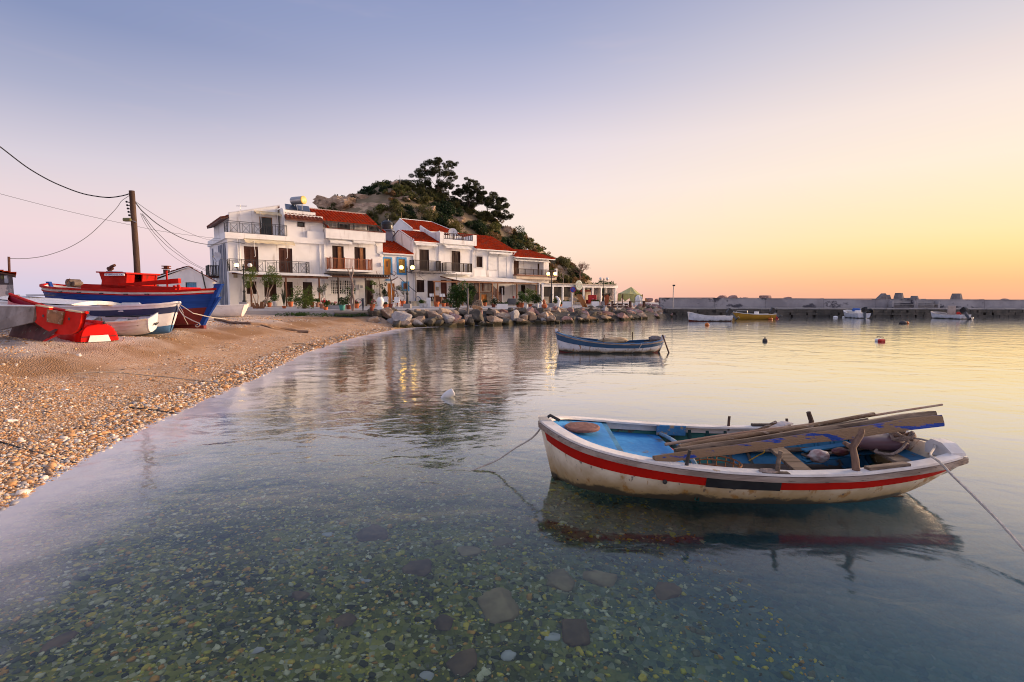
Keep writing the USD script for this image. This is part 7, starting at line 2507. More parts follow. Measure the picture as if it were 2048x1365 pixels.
HULLWHITE=weathered('old_hull_white',(0.80,0.72,0.58),True,(0.34,0.20,0.045),0.36)
REDSTRIPE=mat('red_boat_paint',(0.46,0.010,0.005),(0.37,0.008,0.004),2.5,0.55,0.1,20,0.12)
BARERAIL=mat('bare_rail_wood',(0.36,0.285,0.235),(0.20,0.145,0.115),3.0,0.8,0.4,22,stretch=(0.6,4,4),c3=(0.09,0.06,0.045),lo3=0.6,hi3=0.66)
CAPWHITE=mat('capping_white',(0.74,0.71,0.68),(0.62,0.58,0.54),4.0,0.5,0.2,18,c3=(0.38,0.27,0.16),lo3=0.64,hi3=0.72,scale3=5)
DECKBLUE=mat('deck_blue',(0.020,0.17,0.44),(0.055,0.27,0.58),2.6,0.6,0.3,14,0.15,c3=(0.10,0.13,0.17),lo3=0.58,hi3=0.68,scale3=4.5)
INTEAL=mat('inner_teal',(0.03,0.18,0.145),(0.018,0.10,0.09),3,0.65,0.3,18,c3=(0.10,0.06,0.035),lo3=0.56,hi3=0.64,scale3=4)
INBLUE=mat('inner_blue',(0.03,0.19,0.34),(0.022,0.12,0.24),3,0.6,0.3,18,c3=(0.08,0.06,0.05),lo3=0.6,hi3=0.68,scale3=4)
GREYWOOD=mat('grey_driftwood_plank',(0.25,0.185,0.135),(0.10,0.07,0.05),2.2,0.85,0.5,26,stretch=(0.35,5,5),c3=(0.075,0.05,0.04),lo3=0.60,hi3=0.67)
OARWOOD=mat('old_oar_wood',(0.22,0.14,0.085),(0.10,0.06,0.036),2.2,0.75,0.4,26,stretch=(0.35,5,5),c3=(0.42,0.33,0.27),lo3=0.57,hi3=0.66)
BLUEPEEL=mat('peeling_blue_board',(0.010,0.050,0.32),(0.010,0.04,0.2),2.0,0.7,0.5,22,0.12,stretch=(0.45,4,4),c3=(0.20,0.13,0.08),lo3=0.43,hi3=0.46,scale3=1.5,stretch3=(0.6,6,6))
ROPE=mat('old_rope',(0.36,0.27,0.22),(0.24,0.18,0.15),30,0.9,0.6,80)
ROPEPALE=mat('pale_rope',(0.55,0.50,0.44),(0.42,0.37,0.32),30,0.9,0.6,80)
FLOORWOOD=mat('bilge_boards',(0.14,0.10,0.075),(0.08,0.06,0.045),2.5,0.8,0.4,18)


def rope(pts,r,n=6,sub=5,sagk=0.0):
    P=np.asarray(pts,float)
    s=np.concatenate([[0],np.cumsum(np.linalg.norm(np.diff(P,axis=0),axis=1))])
    q=np.linspace(0,s[-1],max(len(P)*sub,3))
    Q=np.stack([PchipInterpolator(s,P[:,k])(q) for k in range(3)],1)
    return MB().tube(Q,r,n)


# ---- the old rowing boat in the foreground
fb=Hull([(0.20,0.0,0.035,0.60,-0.10),(0.30,0.17,0.36,0.555,-0.13),(0.45,0.40,0.60,0.50,-0.15),(0.80,0.80,0.775,0.435,-0.17),(1.25,1.25,0.865,0.385,-0.18),(1.75,1.75,0.905,0.35,-0.19),(2.25,2.25,0.91,0.335,-0.19),
           (2.75,2.75,0.88,0.34,-0.18),(3.2,3.2,0.81,0.365,-0.14),(3.52,3.62,0.70,0.39,-0.06),(3.70,3.98,0.565,0.425,0.06)],(0.31,5.5,0),math.radians(-2.0),0.95,1.0)
fb.water_hole()
t=thing('rowing_boat','old white rowing boat with a red stripe, blue deck and bundled oars in the foreground','boat',(2.3,5.4,0))
obj('hull',fb.skin(MB(),0,1,0,0,16),HULLWHITE,t,smooth=60)
obj('inner_planking',fb.skin(MB(),0.05,0.985,-0.025,0,12,0.02,0.985),INTEAL,t,smooth=60)
obj('aft_lining',fb.skin(MB(),0.3,0.95,-0.029,0,8,0.60,0.98),INBLUE,t,smooth=60)
obj('red_stripe',fb.skin(MB(),0.835,0.960,0.004,0.006,4,0.012,1.0),REDSTRIPE,t,smooth=60)
obj('black_patch',fb.skin(MB(),0.825,0.964,0.009,0.008,4,0.445,0.575,(-1,)),mat('black_tape',(0.012,0.012,0.013),(0.02,0.02,0.02),8,0.5,0.1),t,smooth=60)
obj('rub_rail',fb.rail(MB(),0.045,0.045,1.0,0.03,-0.052),BARERAIL,t)
obj('capping',fb.rail(MB(),0.125,0.022,1.0,0.012,-0.002,0.0,0.985),CAPWHITE,t)
obj('inwale_board',fb.skin(MB(),0.90,0.985,-0.034,0.012,4,0.17,0.98),CAPWHITE,t,smooth=60)
tr=fb.transom(MB(),0.035)
obj('transom',tr,HULLWHITE,t)
# transom knees: two rounded white cheeks with the notch between
for s in (-1,1):
    c=V(3.98,s*0.33,0.43)
    m=MB().hull(fb.w([c+V(dx,dy*s,dz) for dx in (-0.10,0.03) for dy,dz in ((-0.13,-0.06),(0.22,-0.06),(0.20,0.02),(0.08,0.085),(-0.06,0.09),(-0.13,0.03))]))
    obj('transom_cheek',m,CAPWHITE,t)
# stem post
st=MB().hull(fb.w([V(-0.03,y,0.655) for y in (-0.035,0.035)]+[V(0.07,y,0.655) for y in (-0.035,0.035)]+[V(0.15,y,-0.12) for y in (-0.03,0.03)]+[V(0.28,y,-0.12) for y in (-0.03,0.03)]+[V(0.10,y,0.4) for y in (-0.045,0.045)]))
obj('stem_post',st,HULLWHITE,t)
obj('foredeck',fb.deck(MB(),0.03,0.285,0.012,0.03,0.03,14,True,0.02),DECKBLUE,t,smooth=40)
obj('side_deck_edge',fb.deck(MB(),0.286,0.30,0.012,0.14,0.03,3),INBLUE,t)
obj('lower_deck',fb.deck(MB(),0.301,0.44,0.12,0.03,0.035,10,True,0.015),DECKBLUE,t,smooth=40)
# curved coaming at the after edge of the lower deck
cm=[]
for k in np.linspace(-1,1,15):
    xk,xs,b,zs,zk=fb.f(0.44)
    cm.append(fb.w(V(xs+0.07-0.06*k*k,k*(b-0.05),zs-0.10+0.05*(1-k*k))))
obj('coaming',MB().tube(cm,0.022,8),mat('worn_blue_white',(0.30,0.38,0.42),(0.09,0.22,0.35),6,0.6,0.3,20),t,smooth=40)
bk=fb.deck(MB(),0.435,0.441,0.13,0.20,0.10,3)
obj('bulkhead',bk,INTEAL,t)
c=fb.w(V(0.44,-0.02,0.548))
ha=obj('hatch',MB().lathe(c,[(0.001,-0.02),(0.185,-0.02),(0.19,0.0),(0.175,0.012),(0.001,0.018)],28),mat('red_brown_hatch',(0.24,0.11,0.085),(0.16,0.07,0.055),9,0.8,0.5,30,c3=(0.33,0.22,0.18),lo3=0.58,hi3=0.66),t,smooth=35)
# frames (ribs), each side
for s in (-1,1):
    for u in np.linspace(0.475,0.955,12):
        if abs(u-0.7)<0.02:
            continue
        Q=[fb.w(fb.grid(s,0.25,0.93,-0.045,7,u,u+0.004,2)[0][k]) for k in range(7)]
        q=MB().tube(Q,0.02,4)
        obj('rib',q,mat('rib_wood',(0.13,0.085,0.06),(0.03,0.09,0.09),2.5,0.8,0.3) if u<0.66 else INBLUE,t)
for s in (-1,1):
    obj('riser',fb.skin(MB(),0.60,0.66,-0.065,0.02,3,0.48,0.95,(s,)),GREYWOOD,t)
# bilge boards, one by one
for k in range(7):
    y=-0.42+k*0.14
    obj('floor_board',MB().rbox(fb.w(V(2.5,y,-0.005+0.004*(k%2))),(2.0,0.13,0.025),0.004,fb.R),FLOORWOOD,t)
obj('keelson',MB().rbox(fb.w(V(2.55,0.0,0.03)),(2.2,0.1,0.05),0.01,fb.R),FLOORWOOD,t)


def fpl(a,b,w,h,m,name,parent=None,up=(0,0,1)):
    return obj(name,MB().plank(a,b,w,h,up),m,parent or t)


fpl(fb.w(V(2.66,0.55,0.25)),fb.w(V(2.46,-0.72,0.275)),0.17,0.035,GREYWOOD,'thwart')
obj('thwart_knee',MB().box(fb.w(V(2.47,-0.5,0.13)),(0.06,0.05,0.24),fb.R),mat('rust_board',(0.2,0.1,0.05)),t)
fpl(fb.w(V(3.66,0.60,0.30)),fb.w(V(3.55,-0.60,0.30)),0.17,0.03,GREYWOOD,'thwart')
fpl(fb.w(V(1.42,0.76,0.325)),fb.w(V(1.78,0.80,0.305)),0.03,0.12,mat('blue_peeled_box',(0.04,0.19,0.40),(0.03,0.14,0.3),3,0.6,0.4,20,c3=(0.33,0.25,0.15),lo3=0.52,hi3=0.6),'bow_locker')
for k in range(3):
    fpl(fb.w(V(2.95+0.02*k,0.30+0.05*k,0.10+0.045*k)),fb.w(V(3.75,0.36+0.05*k,0.20+0.045*k)),0.11,0.02,(INBLUE,GREYWOOD,INBLUE)[k],'aft_shelf')
sdk=fb.deck(MB(),0.90,0.985,0.10,0.02,0.05,6)
obj('stern_deck',sdk,INBLUE,t)
fpl(fb.w(V(2.93,-0.80,0.375)),fb.w(V(3.34,-0.73,0.40)),0.075,0.035,GREYWOOD,'rowlock_block')
fpl(fb.w(V(2.60,0.87,0.365)),fb.w(V(3.05,0.84,0.375)),0.06,0.04,mat('dark_wet_wood',(0.07,0.05,0.04),(0.05,0.035,0.03),4,0.8,0.3),'rowlock_block')
fpl(fb.w(V(1.95,-0.88,0.352)),fb.w(V(2.2,-0.885,0.352)),0.07,0.02,mat('dark_wet_wood',(0.07,0.05,0.04)),'rowlock_block')
THOLE=mat('thole_wood',(0.11,0.065,0.045),(0.065,0.04,0.03),5,0.85,0.4,30,stretch=(4,4,0.6))
for (x,y,z,dx,dz,r,m) in ((1.30,-0.83,0.37,0.035,0.17,0.018,IRON),(2.10,-0.86,0.35,0.03,0.20,0.022,GREYWOOD),(2.32,0.87,0.35,0.01,0.125,0.018,THOLE),(3.02,0.85,0.365,-0.01,0.09,0.018,THOLE)):
    obj('thole_pin',MB().tube([fb.w(V(x,y,z-0.05)),fb.w(V(x+dx*0.4,y,z+dz*0.5)),fb.w(V(x+dx,y,z+dz))],[r,r*0.95,r*0.9],8),m,t,smooth=40)
obj('forked_branch',MB().tube([fb.w(V(2.84,-0.80,0.33)),fb.w(V(2.82,-0.80,0.47)),fb.w(V(2.80,-0.79,0.57)),fb.w(V(2.87,-0.78,0.68)),fb.w(V(2.89,-0.77,0.735))],[0.034,0.031,0.031,0.027,0.022],9)
    .tube([fb.w(V(2.81,-0.79,0.56)),fb.w(V(2.79,-0.68,0.58))],[0.026,0.02],7),mat('branch_bark',(0.21,0.125,0.085),(0.12,0.07,0.05),6,0.85,0.4,30,stretch=(3,3,0.7)),t,smooth=40)
obj('far_branch',MB().tube([fb.w(V(3.28,0.80,0.36)),fb.w(V(3.28,0.80,0.44)),fb.w(V(3.25,0.80,0.52)),fb.w(V(3.24,0.80,0.55))],[0.03,0.03,0.028,0.026],8),THOLE,t,smooth=40)
b0=fb.w(V(1.01,-0.79,0.235))
obj('hull_fitting',MB().sph(fb.w(fb.grid(-1,0.83,0.84,0.012,2,0.372,0.376,2)[0][0]),0.022,2,(1,0.5,1)),IRON,t,smooth=True)
# mooring cleat with its knotted rope
m=MB().tube([fb.w(V(0.02,0,0.6)),fb.w(V(0.10,0.0,0.665)),fb.w(V(0.2,-0.0,0.61))],0.018,6)
obj('bow_chain',m,IRON,t)

# gear lying in the boat: things of their own
P_=lambda px,py,z:at(px,py,z=z)


def gear(name,a,b,w,h,m,label,cat,w2=None,h2=None,round_=False,up=(0,0,1)):
    if round_:
        mb=MB()
        q=[a+(b-a)*k/6+UP*0.008*math.sin(k*1.3) for k in range(7)]
        mb.tube(q,np.linspace(w,w2 or w,7),9)
        return solo(name,mb,m,label,cat,smooth=40)
    mb=MB()
    d=unit(b-a)
    s=unit(np.cross(d,up))
    u_=np.cross(s,d)
    n=9
    rr=np.random.default_rng(int(abs(a[0])*1000)%9973)
    rows=[]
    for k in range(n):
        f=k/(n-1)
        ww,hh=w+((w2 or w)-w)*f,h+((h2 or h)-h)*f
        ww,hh=ww*rr.uniform(0.94,1.06),hh*rr.uniform(0.92,1.08)
        c=a+(b-a)*f+UP*0.006*math.sin(k*2.1)
        e=0.18
        rows.append([c+s*ww/2*x+u_*hh/2*y for x,y in ((-1,-1+e*2),(-1+e,-1),(1-e,-1),(1,-1+e*2),(1,1-e*2),(1-e,1),(-1+e,1),(-1,1-e*2))])
    R_=np.array(rows)
    mb.grid(R_,closed=True,flip=True)
    mb.add(R_[0],[[0,1,2,3],[0,3,4,7],[4,5,6,7]]).add(R_[-1],[[3,2,1,0],[7,4,3,0],[7,6,5,4]])
    return solo(name,mb,m,label,cat,smooth=35)


# bundle of oars and boards from the near gunwale up over the forked branch
A_,B_=P_(1308,921,0.425),P_(1889,843,0.665)
gear('blue_board',A_,A_+(B_-A_)*1.0+V(0.0,0.05,0),0.055,0.075,BLUEPEEL,'long peeling blue board, lowest and nearest of the bundle in the rowing boat','board',0.07,0.115,up=(0,0.25,1))
A2,B2=P_(1352,905,0.47)+V(0,0.03,0),P_(1876,832,0.70)+V(0,0.06,0)
gear('grey_board',A2,B2,0.05,0.05,GREYWOOD,'long grey weathered board above the blue board in the rowing boat','board',0.09,0.085,up=(0,0.2,1))
gear('oar',P_(1362,898,0.49)+V(0,0.06,0),P_(1766,836,0.66)+V(0,0.14,0),0.026,0,OARWOOD,'thick rounded oar shaft on top of the bundle in the rowing boat','oar',0.022,round_=True)
gear('boat_pole',P_(1336,895,0.44)+V(0,0.10,0),P_(1908,817,0.70)+V(0,0.16,0),0.016,0,mat('reddish_pole',(0.29,0.16,0.10),(0.36,0.26,0.2),2,0.7,0.3,20,stretch=(0.4,4,4)),'longest thin pole of the bundle sticking out over the stern','pole',0.012,round_=True)
gear('oar',P_(1322,905,0.44)+V(0.2,0.08,0),P_(1745,845,0.62)+V(0,0.08,0),0.02,0,GREYWOOD,'grey oar shaft half hidden between the other poles of the bundle','oar',0.02,round_=True)
gear('grey_plank',P_(1490,872,0.42),P_(1577,845,0.50),0.13,0.022,mat('pale_grey_plank',(0.42,0.40,0.42),(0.30,0.27,0.28),3,0.85,0.4,24,c3=(0.05,0.20,0.42),lo3=0.62,hi3=0.67),'short pale grey plank with blue paint marks lying against the far side','plank')
gear('short_pole',P_(1480,873,0.40),P_(1552,846,0.52),0.016,0,OARWOOD,'short brown pole beside the pale grey plank against the far side','pole',0.018,round_=True)
# cushion
c=P_(1757,884,0.37)
m=trimesh.creation.icosphere(3,1.0)
v=m.vertices.copy()
v=np.sign(v)*np.abs(v)**np.array([0.6,0.62,0.85])
v=v*(1+0.03*np.sin(v[:,:1]*7))
R=rotz(-0.12)
solo('cushion',MB().add((v*np.array([0.26,0.19,0.075]))@R.T+c,m.faces),mat('plum_vinyl',(0.17,0.095,0.105),(0.12,0.065,0.075),3,0.35,0.1,8),'plum coloured cushion on the stern seat of the rowing boat','cushion',smooth=True)
# coiled mooring rope in the stern
base=fb.w(V(3.82,0.05,0.37))
co=[]
for k in range(90):
    a=k/90*6*np.pi
    co.append(base+V(math.cos(a)*(0.12+0.03*math.sin(k*0.4)),math.sin(a)*0.10,0.05+0.0009*k+0.03*math.sin(a*1.7)))
for q in ((3.70,-0.12,.36),(3.55,-0.18,.325),(3.47,-0.10,.325),(3.52,-0.03,.33)):
    co.append(fb.w(V(*q)))
solo('rope_coil',rope(np.array(co),0.016,6,2),ROPE,'coil of brown rope with a hooked end in the stern of the rowing boat','rope',smooth=40)
m=MB()
for k in range(3):
    m.sph(base+V(0.06*k-0.04,0.04,0.10+0.035*k),0.05-0.008*k,1,(1.2,1,0.8))
solo('rope_knot',m,ROPE,'bulky knot of rope on the stern coil of the rowing boat','rope',smooth=40)
s0=fb.w(V(3.86,0.0,0.46))
pts=[s0,fb.w(V(3.93,-0.18,0.47)),P_(1868,916,0.47),P_(1890,935,0.40),P_(1940,985,0.30),P_(1990,1035,0.21),P_(2048,1100,0.12),P_(2110,1180,0.02),P_(2140,1215,-0.1)]
solo('stern_line',rope(np.array(pts),0.011,6),ROPEPALE,'pale rope running from the stern of the rowing boat into the water at right','rope',smooth=40)
pts=[fb.w(V(0.0,0.0,0.53)),P_(1068,873,0.42),P_(1030,897,0.25),P_(985,925,0.06),P_(945,941,0.0),P_(920,948,-0.1),P_(840,975,-0.4)]
solo('bow_line',rope(np.array(pts),0.010,6),ROPEPALE,'pale rope running from the bow of the rowing boat down into the water','rope',smooth=40)
# fish basket, bags and rags under the oars
c=fb.w(V(1.72,-0.42,0.10))
bm=MB()
for k in range(16):
    a=k/16*np.pi*2
    bm.tube([c+V(math.cos(a)*0.16,math.sin(a)*0.16,-0.05),c+V(math.cos(a)*0.22,math.sin(a)*0.22,0.10),c+V(math.cos(a)*0.23,math.sin(a)*0.23,0.2)],0.006,4)
for z,r_ in ((-0.04,0.165),(0.03,0.195),(0.10,0.22),(0.16,0.228),(0.2,0.232)):
    bm.tube([c+V(math.cos(a)*r_,math.sin(a)*r_,z) for a in np.linspace(0,2*np.pi,25)],0.008,5)
solo('wicker_basket',bm,mat('orange_wicker',(0.36,0.15,0.055),(0.25,0.1,0.04),8,0.8),'orange brown wicker basket under the blue board in the rowing boat','basket')
rr=np.random.default_rng(14)


def rag(c,s,m,label,name,cat,seed):
    mm=trimesh.creation.icosphere(3,1.0)
    v=mm.vertices*(1+0.55*(fbm(mm.vertices*2.2+seed,4,seed)-0.5)[:,None])
    solo(name,MB().add(v*np.asarray(s)+c,mm.faces),m,label,cat,smooth=35)


rag(fb.w(V(1.38,-0.36,0.16)),(0.10,0.16,0.10),mat('red_bag',(0.42,0.03,0.02),(0.32,0.1,0.08),6,0.5),'crumpled red bag against the blue bow deck of the rowing boat','plastic_bag','bag',3)
rag(fb.w(V(1.42,0.3,0.16)),(0.09,0.2,0.09),mat('orange_net',(0.55,0.06,0.02),None,12,0.7),'orange red cloth behind the oar ends in the rowing boat','cloth','cloth',5)
rag(fb.w(V(3.05,0.20,0.19)),(0.11,0.07,0.07),mat('pink_bag',(0.45,0.24,0.22),(0.65,0.58,0.55),9,0.4),'pinkish plastic bag on the aft shelf of the rowing boat','plastic_bag','bag',7)
rag(fb.w(V(3.33,0.28,0.22)),(0.09,0.05,0.045),mat('maroon_bag',(0.12,0.03,0.04),(0.2,0.1,0.05),9,0.5),'dark maroon bundle right of the pinkish bag in the rowing boat','bundle','bundle',9)
solo('yellow_cord',rope(np.array([P_(1519,878,0.50),P_(1524,892,0.44),P_(1529,903,0.40),P_(1515,912,0.33),P_(1498,922,0.26)]),0.006,5),mat('yellow_cord',(0.55,0.36,0.05),None,9,0.7),'thin yellow cord tied round the bundle of oars','cord')
rag(fb.w(V(2.02,-0.86,0.365)),(0.08,0.05,0.02),ROPE,'scrap of old net wrapped round the pale thole pin','net_scrap','net',11)

# ---- second boat, moored farther out
WHITEHULL2=weathered('second_hull_white',(0.66,0.64,0.65),True,(0.34,0.22,0.08),0.16)
b2=Hull([(0.16,-0.03,0.03,0.72,-0.12),(0.3,0.25,0.36,0.62,-0.14),(0.7,0.68,0.60,0.52,-0.16),(1.3,1.3,0.74,0.42,-0.17),(2.0,2.0,0.78,0.36,-0.17),(2.7,2.7,0.74,0.345,-0.16),(3.3,3.35,0.60,0.38,-0.12),(3.68,3.8,0.33,0.44,-0.02)],(1.62,18.95,0),math.radians(0.5),0.9,1.0)
b2.water_hole()
t=thing('moored_boat','small white and blue wooden boat with a red bottom moored in mid water','boat',(3.5,19,0))
DKBLUE=mat('deep_blue_paint',(0.03,0.085,0.16),(0.025,0.07,0.14),2,0.5,0.1)
obj('hull',b2.skin(MB(),0,1,0,0,14),WHITEHULL2,t,smooth=60)
obj('blue_band',b2.skin(MB(),0.80,0.985,0.006,0.008,4),DKBLUE,t,smooth=60)
obj('red_bottom',b2.skin(MB(),0.0,0.44,0.005,0.0,8),mat('antifouling_red',(0.16,0.03,0.02),(0.11,0.02,0.015),3,0.7,0.2),t,smooth=60)
obj('lining',b2.skin(MB(),0.05,0.985,-0.03,0,8,0.03,0.98),mat('boat_inner_blue',(0.035,0.14,0.30),(0.03,0.11,0.24),2,0.6),t,smooth=60)
obj('rub_rail',b2.rail(MB(),0.05,0.04,1.0,0.03,-0.04),BARERAIL,t)
obj('capping',b2.rail(MB(),0.1,0.02,1.0,0.01,0.003),mat('boat_inner_blue',(0.035,0.14,0.30)),t)
obj('transom',b2.transom(MB(),0.04),WHITEHULL2,t)
obj('foredeck',b2.deck(MB(),0.03,0.2,0.04,0.03,0.03),mat('boat_inner_blue',(0.035,0.14,0.30)),t)
obj('stern_deck',b2.deck(MB(),0.86,0.99,0.04,0.03,0.03),GREYWOOD,t)
obj('floor',b2.deck(MB(),0.25,0.85,0.02,0.03,0.03,10,False),mat('boat_inner_blue',(0.035,0.14,0.30)),t)
for x,z in ((1.0,0.30),(1.75,0.27),(2.9,0.27)):
    obj('thwart',MB().rbox(b2.w(V(x,0,z)),(0.2,1.25,0.035),0.01,b2.R),GREYWOOD if x>1.5 else mat('boat_inner_blue',(0.035,0.14,0.30)),t)
obj('stem_post',MB().hull(b2.w([V(-0.06,y,0.85) for y in (-0.04,0.04)]+[V(0.04,y,0.85) for y in (-0.04,0.04)]+[V(0.12,y,-0.12) for y in (-0.03,0.03)]+[V(0.25,y,-0.12) for y in (-0.03,0.03)])),WHITEHULL2,t)
obj('rudder',MB().hull(b2.w([V(3.86,y,0.62) for y in (-0.03,0.03)]+[V(4.0,y,0.60) for y in (-0.03,0.03)]+[V(3.74,y,-0.1) for y in (-0.03,0.03)]+[V(3.60,y,-0.1) for y in (-0.03,0.03)]+[V(3.92,y,0.3) for y in (-0.03,0.03)])),WHITEHULL2,t)
for (x,y,h) in ((1.58,-0.76,0.22),(1.9,0.78,0.2),(2.95,0.68,0.32)):
    obj('thole_pin',MB().tube([b2.w(V(x,y,0.33)),b2.w(V(x,y,0.36+h))],0.018,6),THOLE,t)
obj('lashing',MB().tube([b2.w(V(0.08+0.05*math.sin(a*3),0.07*math.cos(a),0.64+0.02*math.sin(a)+0.012*a)) for a in np.linspace(0,14,50)],0.018,5),ROPE,t)
rag(b2.w(V(2.1,0.05,0.42)),(0.52,0.32,0.12),mat('beige_tarp',(0.45,0.33,0.2),(0.34,0.24,0.14),3,0.8,0.3),'beige tarpaulin bundle lying across the moored blue and white boat','tarpaulin','tarpaulin',21)
rag(b2.w(V(3.62,0.05,0.47)),(0.22,0.22,0.12),mat('grey_net',(0.20,0.17,0.16),(0.12,0.1,0.1),12,0.9,0.5),'heap of grey net on the stern of the moored blue and white boat','net','net',23)
solo('mooring_line',rope(np.array([b2.w(V(0,0,0.66)),at(1100,684,z=0.25),at(1090,698,z=0.0),at(1082,706,z=-0.15)]),0.011,5),ROPEPALE,'thin rope from the bow of the moored blue and white boat into the water','rope')
solo('mooring_line',rope(np.array([b2.w(V(2.93,-0.8,0.38)),at(1278,697,z=0.2),at(1262,706,z=0.02),at(1250,710,z=-0.1)]),0.011,5),ROPEPALE,'pale rope hanging over the near side of the moored blue and white boat','rope')
solo('stern_pole',MB().tube([b2.w(V(3.88,-0.05,0.62)),at(1332,690,y=18.7),at(1338,707,y=18.6)],[0.03,0.025,0.03],6),THOLE,'dark stick slanting from the stern of the moored boat into the water','stick')

# ---- boats at the breakwater
def small_boat(name,label,px,py,L,B,H_,m,bottom,yaw,inner=None,rail_m=None,bow=0.35,z0=0.0,zk=-0.12):
    o=at(px,py,z=0)
    h=Hull([(0.10*L/4,0,0.04,H_+bow,zk),(0.35,0.28,0.40*B,H_+bow*0.75,zk-0.03),(0.25*L,0.25*L,0.47*B,H_+bow*0.35,zk-0.04),(0.5*L,0.5*L,0.5*B,H_,zk-0.04),(0.75*L,0.75*L,0.48*B,H_-0.02,zk-0.04),(L-0.06,L,0.43*B,H_+0.02,zk)],o,yaw,0.75,1.0,nx=26)
    h.water_hole()
    t=thing(name,label,'boat',o)
    obj('hull',h.skin(MB(),0,1,0,0,9),m,t,smooth=60)
    if bottom is not None:
        obj('bottom',h.skin(MB(),0,0.5,0.006,0,6),bottom,t,smooth=60)
    obj('lining',h.skin(MB(),0.05,0.98,-0.03,0,6,0.02,0.99),inner or WHITEPAINT,t,smooth=60)
    obj('gunwale',h.rail(MB(),0.1,0.04,1.0,0.03,-0.01),rail_m or WHITEPAINT,t)
    obj('transom',h.transom(MB(),0.04),m,t)
    obj('floor',h.deck(MB(),0.1,0.98,0.03,0.02,0.03,8,False),inner or WHITEPAINT,t)
    obj('foredeck',h.deck(MB(),0.03,0.22,0.03,0.03,0.03),inner or WHITEPAINT,t)
    obj('thwart',MB().box(h.w(V(L*0.55,0,H_-0.08)),(0.25,B*0.9,0.04),h.R),rail_m or WHITEPAINT,t)
    return h,t


def outboard(c,yaw,tilt,label,s=1.0):
    R=rotz(yaw)@trimesh.transformations.rotation_matrix(tilt,[0,1,0])[:3,:3]
    t=thing('outboard_motor',label,'outboard motor',c)
    w=lambda P:np.asarray(P)*s@R.T+c
    obj('cowl',MB().hull(w([V(x,y,z) for x,y,z in ((-0.22,-0.16,0.1),(-0.22,0.16,0.1),(0.24,-0.14,0.1),(0.24,0.14,0.1),(-0.2,-0.14,0.42),(-0.2,0.14,0.42),(0.18,-0.12,0.5),(0.18,0.12,0.5),(0.27,-0.1,0.3),(0.27,0.1,0.3))])),PLASTIC_BLACK,t)
    obj('leg',MB().hull(w([V(x,y,z) for x,y,z in ((-0.1,-0.07,0.1),(-0.1,0.07,0.1),(0.12,-0.07,0.1),(0.12,0.07,0.1),(-0.04,-0.04,-0.55),(-0.04,0.04,-0.55),(0.12,-0.04,-0.55),(0.12,0.04,-0.55))])),mat('motor_grey',(0.10,0.11,0.13),None,3,0.4),t)
    obj('gear_case',MB().tube(w([V(-0.18,0,-0.6),V(0.0,0,-0.6),V(0.26,0,-0.6)]),[0.02,0.07,0.04],8),PLASTIC_BLACK,t)
    m=MB()
    for k in range(3):
        a=k*2.09
        m.hull(w([V(0.27,math.cos(a)*r_+q*math.sin(a),-0.6+math.sin(a)*r_-q*math.cos(a)) for r_ in (0.03,0.15) for q in (-0.045,0.045)]+[V(0.30,math.cos(a)*0.09,-0.6+math.sin(a)*0.09)]))
    obj('propeller',m,STEEL,t)


WHITEHULL3=weathered('far_hull_white',(0.66,0.66,0.70),False,(0.35,0.3,0.25),0.08)
ZD=lambda x,y:(1360+x/10.24,600+y/10.24)
h,t=small_boat('harbour_boat','white boat with a dark red bottom at the left end of the harbour wall',*ZD(165,440),3.75,1.5,0.46,WHITEHULL3,mat('antifouling_red',(0.16,0.03,0.02)),math.radians(4),None,None,0.34)
outboard(h.w(V(3.95,0,0.62)),math.radians(4),-0.75,'tilted black outboard motor on the stern of the white boat with the red bottom',1.1)
YEL=mat('yellow_gelcoat',(0.40,0.21,0.02),(0.33,0.17,0.018),2,0.4,0.05,c3=(0.2,0.11,0.02),lo3=0.66,hi3=0.7,stretch3=(0.5,1,6))
h,t=small_boat('harbour_boat','yellow motor boat with a white gunwale at the harbour wall',*ZD(1050,400),4.1,1.6,0.50,YEL,None,math.radians(3),None,None,0.22)
obj('bow_rail',MB().tube([h.w(V(0.35,-0.3,0.68)),h.w(V(0.4,-0.3,0.9)),h.w(V(1.3,-0.55,0.85)),h.w(V(1.35,-0.55,0.6))],0.02,5),STEEL,t)
obj('seat_box',MB().rbox(h.w(V(2.5,0,0.6)),(0.3,0.4,0.3),0.03,h.R),WHITEPAINT,t)
outboard(h.w(V(4.3,0,0.62)),math.radians(3),-0.8,'tilted black outboard motor on the stern of the yellow boat',1.1)
ZE=lambda x,y:(1670+x/7.585,600+y/7.585)
h,t=small_boat('harbour_boat','small white motor boat with a blue cover seen from astern at the harbour wall',*ZE(190,268),3.0,1.5,0.5,WHITEHULL3,None,math.radians(-95),None,None,0.3)
obj('blue_cover',MB().rbox(h.w(V(1.4,0.1,0.85)),(0.5,0.7,0.35),0.1,h.R),mat('blue_canvas',(0.04,0.12,0.42),None,3,0.7),t)
obj('console',MB().rbox(h.w(V(1.9,0,0.55)),(0.4,0.5,0.5),0.05,h.R),WHITEPAINT,t)
outboard(h.w(V(3.1,0,0.55)),math.radians(-95),-0.15,'upright black outboard motor of the small white boat with the blue cover',1.2)
h,t=small_boat('harbour_boat','grey white inflatable style motor boat with an upright board at the harbour wall',*ZE(1490,278),3.3,1.5,0.42,WHITEHULL3,None,math.radians(-82),mat('boat_grey',(0.45,0.43,0.43),None,3,0.6),mat('tube_grey',(0.62,0.58,0.56),None,3,0.6),0.25)
obj('upright_board',MB().rbox(h.w(V(1.9,0,0.85)),(0.08,0.95,0.9),0.03,h.R),mat('board_grey',(0.36,0.31,0.29),None,3,0.7),t)
obj('red_tank',MB().rbox(h.w(V(2.5,0.2,0.55)),(0.35,0.3,0.3),0.06,h.R),mat('bright_red_paint',(0.5,0.03,0.02)),t)
